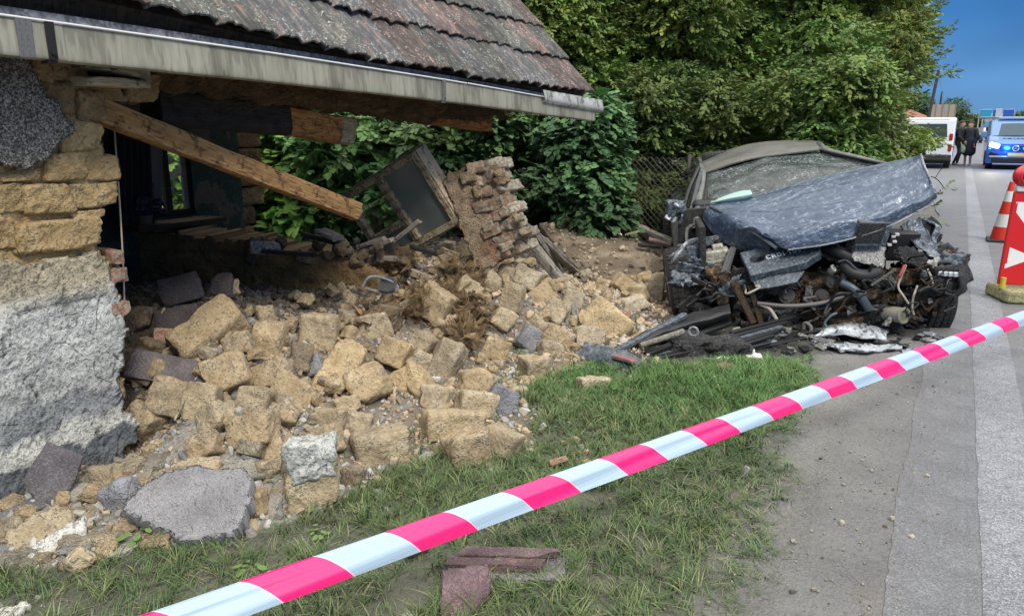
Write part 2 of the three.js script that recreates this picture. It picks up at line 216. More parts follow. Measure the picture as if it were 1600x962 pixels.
M.brick = surf(0.3, (i) => { const t = N2(i) * 0.5 + N4(i) * 0.5, d = smooth(0.36, 0.62, N5(i)) * 0.85; const c = grad([[0, [0.17, 0.08, 0.06]], [0.5, [0.28, 0.145, 0.105]], [1, [0.38, 0.22, 0.16]]], t); return [mix(c[0], 0.36, d), mix(c[1], 0.29, d), mix(c[2], 0.21, d)]; }, relief, 0.006, { vertexColors: true });
M.zinc = surf(0.7, (i) => { const t = N1(i) * 0.6 + N3(i) * 0.4, k = 1 - 0.28 * smooth(0.62, 0.8, N5(i)); return grad([[0, [0.20, 0.185, 0.135]], [0.5, [0.33, 0.31, 0.24]], [1, [0.43, 0.41, 0.33]]], t).map((v) => v * k); }, (i) => N5(i), 0.002, { roughness: 0.6, metalness: 0.15 });
M.zincEdge = surf(0.4, (i) => grad([[0, [0.10, 0.10, 0.105]], [0.5, [0.24, 0.24, 0.245]], [1, [0.46, 0.46, 0.46]]], N3(i) * 0.5 + N5(i) * 0.5), (i) => N3(i), 0.002, { roughness: 0.5, metalness: 0.3 });
M.whiteSheet = surf(0.5, (i) => { const d = smooth(0.58, 0.8, N5(i)); const c = grad([[0, [0.52, 0.52, 0.48]], [1, [0.75, 0.75, 0.72]]], N1(i)); return [mix(c[0], 0.12, d * 0.7), mix(c[1], 0.15, d * 0.7), mix(c[2], 0.09, d * 0.7)]; }, (i) => N5(i), 0.001, { roughness: 0.6 });
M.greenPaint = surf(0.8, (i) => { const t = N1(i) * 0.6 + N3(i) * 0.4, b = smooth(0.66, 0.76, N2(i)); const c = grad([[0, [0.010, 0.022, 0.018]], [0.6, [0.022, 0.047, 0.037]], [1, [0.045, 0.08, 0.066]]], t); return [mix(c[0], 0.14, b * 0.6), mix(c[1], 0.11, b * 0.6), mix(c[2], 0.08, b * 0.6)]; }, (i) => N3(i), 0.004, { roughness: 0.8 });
M.straw = surf(0.2, (i, x, y) => { const r = n3[(y * 512 + (x >> 3)) % 262144]; return grad([[0, [0.17, 0.11, 0.055]], [0.5, [0.33, 0.23, 0.125]], [1, [0.52, 0.39, 0.23]]], clamp((r - 0.5) * 2.4 + 0.5)); }, grainH, 0.003, {});
M.strawDark = stdm({ map: M.straw.map, bumpMap: M.straw.bumpMap, bumpScale: 0.003, roughness: 0.95, color: new THREE.Color(0.32, 0.28, 0.25) });
M.black = stdm({ color: new THREE.Color(0.012, 0.012, 0.013), roughness: 0.45 });
M.blackDull = surf(0.25, (i) => grad([[0, [0.006, 0.006, 0.007]], [0.55, [0.02, 0.02, 0.021]], [1, [0.085, 0.08, 0.075]]], N3(i) * 0.6 + N5(i) * 0.4), (i) => N3(i), 0.004, { roughness: 0.55 });
M.tyre = surf(0.2, (i) => grad([[0, [0.012, 0.012, 0.013]], [0.6, [0.03, 0.029, 0.028]], [1, [0.10, 0.09, 0.08]]], N5(i) * 0.5 + N3(i) * 0.5), (i) => N3(i), 0.002, { roughness: 0.8 });
M.engine = surf(0.25, (i) => { const t = N2(i) * 0.5 + N3(i) * 0.5, o = smooth(0.68, 0.82, N5(i)); const c = grad([[0, [0.012, 0.010, 0.009]], [0.5, [0.06, 0.048, 0.036]], [1, [0.20, 0.165, 0.12]]], t); return [mix(c[0], 0.42, o * 0.6), mix(c[1], 0.21, o * 0.6), mix(c[2], 0.06, o * 0.6)]; }, relief, 0.02, { roughness: 0.5, metalness: 0.35 });
M.steel = surf(0.25, (i) => grad([[0, [0.05, 0.05, 0.05]], [0.5, [0.22, 0.22, 0.215]], [1, [0.46, 0.46, 0.45]]], N3(i) * 0.6 + N5(i) * 0.4), (i) => N3(i), 0.004, { roughness: 0.42, metalness: 0.6 });
M.silver = surf(0.35, (i) => { const d = smooth(0.62, 0.8, N5(i)); return grad([[0, [0.36, 0.40, 0.43]], [1, [0.66, 0.70, 0.74]]], N1(i) * 0.5 + N3(i) * 0.5).map((v) => v * (1 - 0.7 * d)); }, (i) => N5(i), 0.003, { roughness: 0.35, metalness: 0.35 });
M.cream = surf(0.2, (i) => grad([[0, [0.22, 0.20, 0.15]], [0.5, [0.42, 0.40, 0.31]], [1, [0.6, 0.58, 0.48]]], N5(i) * 0.6 + N3(i) * 0.4), (i) => N5(i), 0.004, { roughness: 0.5 });
M.palePlate = surf(0.2, (i) => grad([[0, [0.06, 0.06, 0.055]], [0.3, [0.22, 0.215, 0.20]], [1, [0.5, 0.49, 0.46]]], N5(i) * 0.6 + N3(i) * 0.4), (i) => N5(i), 0.003, { roughness: 0.5, metalness: 0.2 });
const scr = (i, x, y) => { const s = n3[((((y * 3 + x) & 511) * 512) + (((x - y) & 511) >> 4)) % 262144]; return smooth(0.70, 0.80, clamp((s - 0.5) * 2.2 + 0.5)) * smooth(0.35, 0.7, N2(i)); };
M.hoodPaint = new THREE.MeshPhysicalMaterial({ map: texture(512, 512, (x, y, i) => { const s = scr(i, x, y) * 0.32 + smooth(0.88, 0.97, N3(i)) * 0.3, d = smooth(0.5, 0.9, N1(i)) * 0.5; const c = [mix(0.058, 0.028, d), mix(0.088, 0.05, d), mix(0.138, 0.088, d)]; return lin(mix(c[0], 0.42, s), mix(c[1], 0.47, s), mix(c[2], 0.54, s)); }, true, [1.4, 1.4]), bumpMap: texture(512, 512, (x, y, i) => { const h = 0.6 * N5(i) + 0.4 * N1(i); return [h, h, h]; }, false, [1.1, 1.1]), bumpScale: 0.008, roughnessMap: texture(512, 512, (x, y, i) => { const h = 0.3 + 0.5 * N3(i); return [h, h, h]; }, false, [2, 2]), roughness: 0.8, metalness: 0.25, clearcoat: 0.35, clearcoatRoughness: 0.3 });
M.bodyPaint = new THREE.MeshPhysicalMaterial({ map: texture(512, 512, (x, y, i) => { const d = smooth(0.35, 0.75, N1(i) * 0.6 + N4(i) * 0.4); return lin(mix(0.035, 0.21, d), mix(0.042, 0.205, d), mix(0.05, 0.18, d)); }, true, [1.1, 1.1]), roughness: 0.45, metalness: 0.2, clearcoat: 0.3, clearcoatRoughness: 0.35 });
M.fenderPaint = surf(0.5, (i, x, y) => { const s = scr(i, x, y) * 0.6 + smooth(0.66, 0.8, N3(i)) * 0.4, d = smooth(0.55, 0.75, N5(i)) * 0.75; const c = [mix(0.10, 0.02, d), mix(0.125, 0.022, d), mix(0.155, 0.026, d)]; return [mix(c[0], 0.4, s), mix(c[1], 0.43, s), mix(c[2], 0.46, s)]; }, (i) => N5(i), 0.006, { roughness: 0.45, metalness: 0.3 });
M.dashGrey = surf(0.3, (i) => grad([[0, [0.03, 0.04, 0.05]], [0.5, [0.075, 0.095, 0.115]], [1, [0.18, 0.21, 0.235]]], N5(i) * 0.5 + N3(i) * 0.5), (i) => N5(i), 0.003, { roughness: 0.4 });
M.crackedGlass = new THREE.MeshPhysicalMaterial({ map: texture(512, 512, (x, y, i) => { const zone = smooth(0.30, 0.62, N2(i)), s = smooth(0.10, 0.0, crack[i] + 0.1 * (N4(i) - 0.5)) * (0.25 + 0.75 * zone) * 0.75, t = N5(i); return lin(mix(0.022 + 0.05 * t, 0.55, s), mix(0.03 + 0.06 * t, 0.62, s), mix(0.03 + 0.055 * t, 0.62, s)); }, true, [1.1, 1.1]), bumpMap: texture(512, 512, (x, y, i) => { const h = smooth(0, 0.12, crack[i]) * 0.5 + N4(i) * 0.4; return [h, h, h]; }, false, [1.1, 1.1]), bumpScale: 0.002, roughness: 0.13, transmission: 0.2, thickness: 0, ior: 1.45 });
M.roofDust = surf(0.8, (i) => grad([[0, [0.10, 0.105, 0.105]], [0.5, [0.17, 0.165, 0.15]], [1, [0.26, 0.245, 0.21]]], N1(i) * 0.6 + N4(i) * 0.4), (i) => N4(i), 0.0005, { roughness: 0.34, metalness: 0.2 });
M.glass = new THREE.MeshPhysicalMaterial({ color: 0xffffff, roughness: 0.04, transmission: 1, thickness: 0, ior: 1.5 });
M.dustyGlass = new THREE.MeshPhysicalMaterial({ map: texture(512, 512, (x, y, i) => { const t = N1(i); return lin(0.17 + 0.12 * t, 0.20 + 0.13 * t, 0.185 + 0.12 * t); }, true), roughness: 0.35, transmission: 0.35, thickness: 0 });
M.tintGlass = new THREE.MeshPhysicalMaterial({ color: new THREE.Color(0.03, 0.04, 0.045), roughness: 0.06, transmission: 0.15, thickness: 0 });
M.mint = stdm({ color: new THREE.Color(0.34, 0.50, 0.44), roughness: 0.8 });
M.crumb = stdm({ vertexColors: true, color: new THREE.Color(0.42, 0.37, 0.29), roughness: 0.95 });
M.rubber = stdm({ color: new THREE.Color(0.02, 0.02, 0.022), roughness: 0.6 });
M.wireGrey = stdm({ color: new THREE.Color(0.12, 0.11, 0.10), roughness: 0.55 });
M.wirePale = stdm({ color: new THREE.Color(0.38, 0.34, 0.28), roughness: 0.6 });
M.wireRed = stdm({ color: new THREE.Color(0.34, 0.06, 0.04), roughness: 0.6 });
M.hoseBlue = stdm({ color: new THREE.Color(0.06, 0.09, 0.11), roughness: 0.4 });
M.white = stdm({ color: new THREE.Color(0.72, 0.72, 0.70), roughness: 0.6 });
M.bark = surf(0.5, grainTex([0.02, 0.016, 0.012], [0.055, 0.043, 0.032], [0.11, 0.09, 0.07]), grainH, 0.012);
const leafM = (r, g, b, t = 0.25) => new THREE.MeshPhysicalMaterial({ color: new THREE.Color(r, g, b), roughness: 0.62, transmission: t, thickness: 0, ior: 1.35, side: THREE.DoubleSide });
M.leaf = leafM(0.205, 0.288, 0.085, 0.3); M.leafBroad = leafM(0.14, 0.25, 0.095, 0.3);
M.grass = stdm({ color: new THREE.Color(0.105, 0.17, 0.06), roughness: 0.7, side: THREE.DoubleSide });
const plain = (r, g, b, o = {}) => stdm({ color: new THREE.Color(r, g, b), roughness: 0.6, ...o });
const paint = (r, g, b, o = {}) => new THREE.MeshPhysicalMaterial({ color: new THREE.Color(r, g, b), roughness: 0.35, clearcoat: 0.7, clearcoatRoughness: 0.08, ...o });
const ONE = [1, 1, 1];
function withTone(g, c = ONE) { const n = g.attributes.position.count, a = new Float32Array(n * 3); for (let i = 0; i < n; i++) { a[3 * i] = c[0]; a[3 * i + 1] = c[1]; a[3 * i + 2] = c[2]; } g.setAttribute('color', new THREE.BufferAttribute(a, 3)); return g; }
M.tileBack = surf(0.5, (i) => grad([[0, [0.05, 0.048, 0.047]], [1, [0.17, 0.155, 0.15]]], N5(i)), (i) => N5(i), 0.01);
const withM = (k) => M[k];
// ------------------------------------------------------------------ the ground, the rubble heap's shape, the road
const WALLX = -3.05;
const heapPts = [];
for (const [px, py, r] of [[330, 620, 3.55], [330, 525, 3.95], [330, 470, 4.5], [250, 470, 4.6], [250, 560, 4.0], [420, 640, 3.5], [420, 540, 4.0], [430, 490, 4.45], [530, 590, 3.85], [530, 500, 4.45], [640, 600, 4.0], [640, 520, 4.5], [600, 470, 4.85], [700, 450, 4.95], [690, 400, 5.35], [740, 595, 4.1], [740, 520, 4.6], [780, 440, 5.15], [800, 420, 5.5], [820, 560, 4.6], [850, 470, 5.3], [870, 440, 5.7], [930, 520, 5.25], [950, 450, 6.2], [1000, 450, 6.5], [905, 400, 7.2], [1040, 400, 7.5], [835, 350, 7.7], [200, 700, 3.62]]) { const p = at(px, py, r); heapPts.push([p.x, p.z, Math.max(0, p.y) * (r > 7 ? 0.45 : 1)]); }
for (const [px, py] of [[0, 905], [150, 885], [280, 860], [380, 845], [450, 815], [530, 785], [600, 745], [660, 715], [740, 712], [810, 705], [835, 610], [870, 600], [905, 590], [1000, 520], [1045, 480], [600, 900], [900, 750], [1000, 650], [1100, 560], [0, 960], [300, 930], [700, 800]]) { const p = gnd(px, py); heapPts.push([p.x, p.z, 0]); }
for (const [x, z, h] of [[-3.2, -1.2, 0.05], [-3.3, -1.7, 0.16], [-3.9, -2.0, 0.42], [-4.6, -2.6, 0.42], [-4.8, -3.6, 0.36], [-4.6, -4.8, 0.3], [-4, -5.4, 0.34], [-4.4, -6.6, 0.25], [-5.2, -6, 0.15], [-6, -4, 0.1], [-6, -7, 0.05], [-4.6, -8, 0.2], [-3.4, -8.2, 0.18], [-2.8, -9, 0.1], [-1.6, -8.6, 0], [-1.9, -7.2, 0.04], [-1.7, -6.4, 0], [-1.2, -5.4, 0], [-7.5, -3, 0], [-7, -9, 0], [-4, -11, 0], [-0.5, -8, 0], [-0.6, -3, 0], [-0.6, -5, 0], [-1.2, -2, 0], [-1, -1, 0], [-3.4, 0.5, 0], [-5, 0, 0.1]]) heapPts.push([x, z, h]);
function heapH(x, z) {
  let s = 0, w = 0; for (const [a, b, h] of heapPts) { const d = (x - a) ** 2 + (z - b) ** 2 + 0.004, k = 1 / (d * d); s += k * h; w += k; }
  const e = smooth(-8, -6.5, x) * smooth(-0.4, -0.9, x) * smooth(-10, -8.5, z) * smooth(1, 0.2, z);
  return Math.max(0, s / w) * e;
}
const zone = (pts) => { const P = pts.map(([x, y]) => { const q = gnd(x, y); return [q.x, q.z]; }); return (x, z, j = 0.12) => inPoly(P, x + j * noise(x * 4, z * 4, 1), z + j * noise(x * 4, z * 4, 5)); };
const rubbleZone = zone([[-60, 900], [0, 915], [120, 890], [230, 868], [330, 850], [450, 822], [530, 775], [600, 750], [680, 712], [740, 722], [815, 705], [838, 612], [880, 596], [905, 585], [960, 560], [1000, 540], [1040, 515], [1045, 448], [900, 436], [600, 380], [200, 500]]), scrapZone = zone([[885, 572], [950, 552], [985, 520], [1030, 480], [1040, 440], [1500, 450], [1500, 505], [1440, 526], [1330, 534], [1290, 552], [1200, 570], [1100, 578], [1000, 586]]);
const grassEdge = (z) => { const t = -z; return mix(-0.43, -0.62, smooth(2, 4.6, t)) + (t > 4.6 ? -(t - 4.6) * 0.14 : 0) + 0.10 * noise(z * 1.7, 2.2) + 0.06 * noise(z * 6, 7.1); };   // where the grass gives way to the dirt shoulder
const baseH = (x, z) => (x > -0.35 && x < 8 ? mix(-0.001, -0.014, smooth(0.1, 0.3, x)) : 0.012 * noise(x * 1.1, z * 1.1) + 0.006 * noise(x * 5, z * 5) - 0.012) + (x < grassEdge(z) && x > -2.6 ? 0.03 * smooth(0, 0.4, grassEdge(z) - x) : 0);
const groundH = (x, z) => { const h = heapH(x, z); return baseH(x, z) + h - 0.05 * smooth(0.06, 0.2, h) * smooth(-3.5, -3.2, x) + (h > 0.02 ? 0.03 * smooth(0.02, 0.12, h) * noise(x * 5, z * 5, 1) + 0.018 * smooth(0.02, 0.12, h) * noise(x * 14, z * 14, 2) : 0); };
function onGround(px, py, lift = 0) { const d = sight(px, py); let t = 1.2, q; for (; t < 60; t += 0.02) { q = along(d, t); if (q.y - lift <= (q.x < -7 ? 0 : groundH(q.x, q.z))) break; } return q; }
{
  const axis = (a, b, step, far) => { const o = []; for (let v = a; v <= b + 1e-6; v += step) o.push(v); let s = step; for (let v = b; v < far;) { s *= 1.35; v += s; o.push(v); } s = step; for (let v = a; v > -far;) { s *= 1.35; v -= s; o.unshift(v); } return o; };
  const X = axis(-6.5, 1.2, 0.045, 2500), Z = axis(-10.5, 0.2, 0.045, 2500), pos = [], uv = [], col = [], idx = [], nx = X.length;
  for (const z of Z) for (const x of X) {
    const near = x > -8 && x < 2 && z > -12 && z < 1.2, h = near ? heapH(x, z) : 0, y = near ? groundH(x, z) : -0.014 + (x < -2 && z < -12 ? 0 : 0);
    pos.push(x, y, z); uv.push(x, z);
    const g = smooth(grassEdge(Math.max(z, -60)) + 0.1, grassEdge(Math.max(z, -60)) - 0.3, x), k = 0.92 + 0.35 * fbm(x * 1.3, z * 1.3, 4, 3), a = Math.max(smooth(0.015, 0.09, h + 0.05 * noise(x * 6, z * 6)), near && rubbleZone(x, z) ? 0.9 : 0);
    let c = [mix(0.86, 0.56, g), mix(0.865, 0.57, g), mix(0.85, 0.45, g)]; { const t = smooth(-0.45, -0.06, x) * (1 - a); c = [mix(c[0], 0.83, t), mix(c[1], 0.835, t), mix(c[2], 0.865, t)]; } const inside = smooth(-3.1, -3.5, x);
    c = [mix(c[0], 0.92, a), mix(c[1], 0.81, a), mix(c[2], 0.66, a)].map((v) => v * k); const pl = a * smooth(-2.6, -2.0, z) * smooth(-3.0, -2.8, x) ; c = [mix(c[0], 1.30, pl), mix(c[1], 1.25, pl), mix(c[2], 1.16, pl)]; if (near && h > 0.02) c = c.map((v, i) => v * mix(1, [0.46, 0.43, 0.42][i], inside));  // shade of the room put into the earth colour behind the wall line
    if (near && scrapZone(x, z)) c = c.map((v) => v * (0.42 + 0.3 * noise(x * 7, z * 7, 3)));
    col.push(...c);
  }
  for (let j = 0; j + 1 < Z.length; j++) for (let i = 0; i + 1 < nx; i++) { const a = j * nx + i; idx.push(a, a + nx, a + nx + 1, a, a + nx + 1, a + 1); }
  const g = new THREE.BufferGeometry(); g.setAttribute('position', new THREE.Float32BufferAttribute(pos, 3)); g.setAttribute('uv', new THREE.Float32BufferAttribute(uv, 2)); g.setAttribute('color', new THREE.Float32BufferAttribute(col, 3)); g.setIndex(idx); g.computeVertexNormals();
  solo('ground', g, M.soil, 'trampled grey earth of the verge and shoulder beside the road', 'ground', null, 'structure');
}
function strip(x0, x1, y, z0, z1, tone, step) { // a long sheet along the road with uneven edges
  const pos = [], uv = [], idx = [], col = []; const zs = []; let s = step; for (let z = z0; z > z1; z -= s) { zs.push(z); if (z < -14) s *= 1.12; } zs.push(z1); const K = 10;
  zs.forEach((z) => { const a = x0(z), b = x1(z); for (let i = 0; i <= K; i++) { const x = mix(a, b, i / K); pos.push(x, y, z); uv.push(x, z); col.push(...tone(x, z)); } });
  for (let j = 0; j + 1 < zs.length; j++) for (let i = 0; i < K; i++) { const a = j * (K + 1) + i; idx.push(a, a + 1, a + K + 2, a, a + K + 2, a + K + 1); }
  const g = new THREE.BufferGeometry(); g.setAttribute('position', new THREE.Float32BufferAttribute(pos, 3)); g.setAttribute('uv', new THREE.Float32BufferAttribute(uv, 2)); g.setAttribute('color', new THREE.Float32BufferAttribute(col, 3)); g.setIndex(idx); g.computeVertexNormals(); return g;
}
const roadTone = (x, z) => { const k = 1 + 0.30 * fbm(x * 0.9, z * 0.35, 3, 3) + 0.12 * noise(x * 5, z * 1.2, 6), d = smooth(0.30, -0.05, x + 0.15 * noise(x, z * 0.7, 8)), e = smooth(-4.6, -5.6, z) * smooth(-11, -7.5, z) * smooth(1.2, 0.3, x) * 0.5; const w = Math.max(d, e); return [mix(0.98, 0.99, w) * k, mix(0.99, 0.985, w) * k, mix(1.0, 0.965, w) * k]; };
solo('road', strip((z) => mix(-0.05, -1.15, smooth(-9, -34, z)) + 0.05 * noise(z * 1.1, 1) + 0.012 * noise(z * 17, 2) + 0.008 * noise(z * 41, 4), () => 7.4, 0.002, 2.5, -900, roadTone, 0.05), M.asphalt, 'grey asphalt road with worn speckled surface running into the distance', 'road', null, 'structure');
solo('road_marking', strip((z) => 0.225 + 0.008 * noise(z * 5, 3) + 0.003 * noise(z * 40, 3), (z) => 0.445 + 0.008 * noise(z * 5, 5) + 0.003 * noise(z * 40, 5), 0.0045, 2.5, -900, (x, z) => { const k = 0.92 + 0.4 * fbm(x * 2, z * 1.1, 5, 3); return [k, k, k]; }, 0.04), M.marking, 'worn white edge line painted along the near side of the road', 'road marking', null, 'structure');
for (let k = 0; k < 14; k++) solo('lane_marking', strip(() => 3.70, () => 3.84, 0.006, -4 - k * 9, -7 - k * 9, () => ONE, 0.5), M.marking, 'white dash of the broken centre line down the middle of the road', 'road marking', 'dashes of the centre line', 'structure');

// ------------------------------------------------------------------ stuff nobody could count: small rubble, grass, straw
{
  reseed(11);
  const base = [0, 1, 2, 3].map((s) => rock(1, 0.7, 0.85, { seed: s + 3, rough: 0.14, round: 0.35, chips: 3, seg: 3 })), lists = [[], [], [], []], cols = [[], [], [], []];
  let tries = 0, n = 0;
  while (n < 36000 && tries++ < 600000) {
    const x = rr(-5.0, -1.0), z = rr(-8, -0.6), h = heapH(x, z), rz = rubbleZone(x, z, 0.2), pr = Math.max(smooth(0.0, 0.06, h + 0.03 * noise(x * 4, z * 4)), rz ? 0.9 : 0); if (rnd() > pr) continue; if (x < WALLX + 0.05 && z > -1.8) continue;
    const far = Math.hypot(x, z), s = rr(0.008, 0.028) * (rnd() < 0.18 ? 2.0 : 1) * (0.6 + far * 0.09), k = Math.floor(rnd() * 4);
    lists[k].push(TRS(V3(x, groundH(x, z) + s * 0.12, z), QE(rr(0, 6), rr(0, 6), rr(0, 6)), V3(s, s * rr(0.6, 1), s * rr(0.7, 1.2))));
    const pale = z > -2.4 && x > -3 ? 0.7 : 0.35, p = rnd() < pale, t = rr(0.45, 1.2), inn = mix(0.3, 1, smooth(-3.5, -3.15, x)); const c = p ? [1.05, 1.15, 1.35] : rnd() < 0.02 ? [1.0, 0.55, 0.5] : [1.15, 1.0, 0.85]; cols[k].push(new THREE.Color(c[0] * t * inn, c[1] * t * inn, c[2] * t * inn)); n++;  // crumbs behind the wall line carry the room shade in their colour
  }
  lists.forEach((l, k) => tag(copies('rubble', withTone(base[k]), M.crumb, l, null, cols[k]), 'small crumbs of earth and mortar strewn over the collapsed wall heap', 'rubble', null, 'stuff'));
  // gravel on the shoulder
  const l2 = [], c2 = []; for (let i = 0; i < 1100; i++) { const z = rr(-9, -0.8), x = rr(grassEdge(z) - 0.25, i % 5 ? 0.1 : 1.4), s = rr(0.003, 0.009) * (rnd() < 0.06 ? 2.4 : 1); l2.push(TRS(V3(x, 0.002 + s * 0.2, z), QE(rr(0, 6), rr(0, 6), rr(0, 6)), s)); const t = rr(0.25, 1.0); c2.push(new THREE.Color(t, t, t)); }
  tag(copies('gravel', base[1], M.crumb, l2, null, c2), 'scattered grit and pebbles on the dirt shoulder beside the road', 'gravel', null, 'stuff');
}
function bladeTuft(n, h, spread, w, lean) { const pos = [], idx = []; for (let b = 0; b < n; b++) { const a = rr(0, 6.283), r = rr(0, spread), ox = Math.cos(a) * r, oz = Math.sin(a) * r, d = rr(0, 6.283), L = h * rr(0.5, 1.15), ln = lean * rr(0.3, 1.3), wx = -Math.sin(d) * w / 2, wz = Math.cos(d) * w / 2, o = pos.length / 3; const S = 4; for (let s = 0; s <= S; s++) { const t = s / S, k = s === S ? 0.1 : 1 - t * 0.6, f = ln * t * t; pos.push(ox + Math.cos(d) * f * L + wx * k, L * t * (1 - 0.35 * t * ln), oz + Math.sin(d) * f * L + wz * k, ox + Math.cos(d) * f * L - wx * k, L * t * (1 - 0.35 * t * ln), oz + Math.sin(d) * f * L - wz * k); if (s) idx.push(o + 2 * s - 2, o + 2 * s, o + 2 * s - 1, o + 2 * s, o + 2 * s + 1, o + 2 * s - 1); } } const g = new THREE.BufferGeometry(); g.setAttribute('position', new THREE.Float32BufferAttribute(pos, 3)); g.setIndex(idx); g.computeVertexNormals(); return g; }
{
  reseed(21); const tufts = [bladeTuft(7, 0.075, 0.03, 0.0042, 0.8), bladeTuft(7, 0.06, 0.035, 0.0038, 1.3), bladeTuft(6, 0.11, 0.025, 0.005, 0.9)], L = [[], [], []], C = [[], [], []];
  for (let i = 0; i < 60000; i++) {
    const z = -0.7 - Math.pow(rnd(), 0.85) * 6.3, x = rr(-3.2, -0.2), e = grassEdge(z) - x; if (e < -0.03) continue; const h = heapH(x, z); if (h > 0.05 || (x < WALLX + 0.06 && z > -1.9) || scrapZone(x, z)) continue; if (rubbleZone(x, z) && rnd() < 0.93) continue;
    if (z < -5.3 && x < -0.7) { if (rnd() < 0.85) continue; }
    const lush = 0.5 + 0.9 * fbm(x * 1.6 + 5, z * 1.6, 2, 3), bare = smooth(0.10, 0.32, fbm(x * 2.6, z * 2.6 + 9, 7, 3)), near = smooth(0.0, 0.25, e), belt = smooth(-3.0, -4.0, z);
    const dens = clamp((0.22 + 0.6 * lush + 0.45 * belt) * (0.35 + 0.65 * near) * (1 - 0.85 * bare) * (1 - smooth(0.015, 0.05, h) * 0.7)); if (rnd() > dens) continue;
    const tall = clamp(0.45 + lush * 0.6 + belt * 0.15) * (0.55 + 0.45 * near), k = rnd() < 0.2 * lush ? 2 : rnd() < 0.5 ? 1 : 0;
    L[k].push(TRS(V3(x, baseH(x, z) + h - 0.004, z), QE(rr(-0.2, 0.2), rr(0, 6.3), rr(-0.2, 0.2)), V3(1, tall, 1).multiplyScalar(rr(0.75, 1.25) * (0.8 + 0.06 * -z))));
    const s = rnd() < 0.26 - 0.14 * belt ? 1 : 0, v = rr(0.55, 1.3); C[k].push(s ? new THREE.Color(1.9 * v, 1.35 * v, 1.55 * v) : new THREE.Color((0.78 + 0.25 * lush) * v, (0.9 + 0.25 * belt) * v, 0.85 * v));
  }
  tufts.forEach((g, k) => tag(copies('grass', g, M.grass, L[k], null, C[k]), 'short patchy green and dry grass on the verge before the heap', 'grass', null, 'stuff'));
}
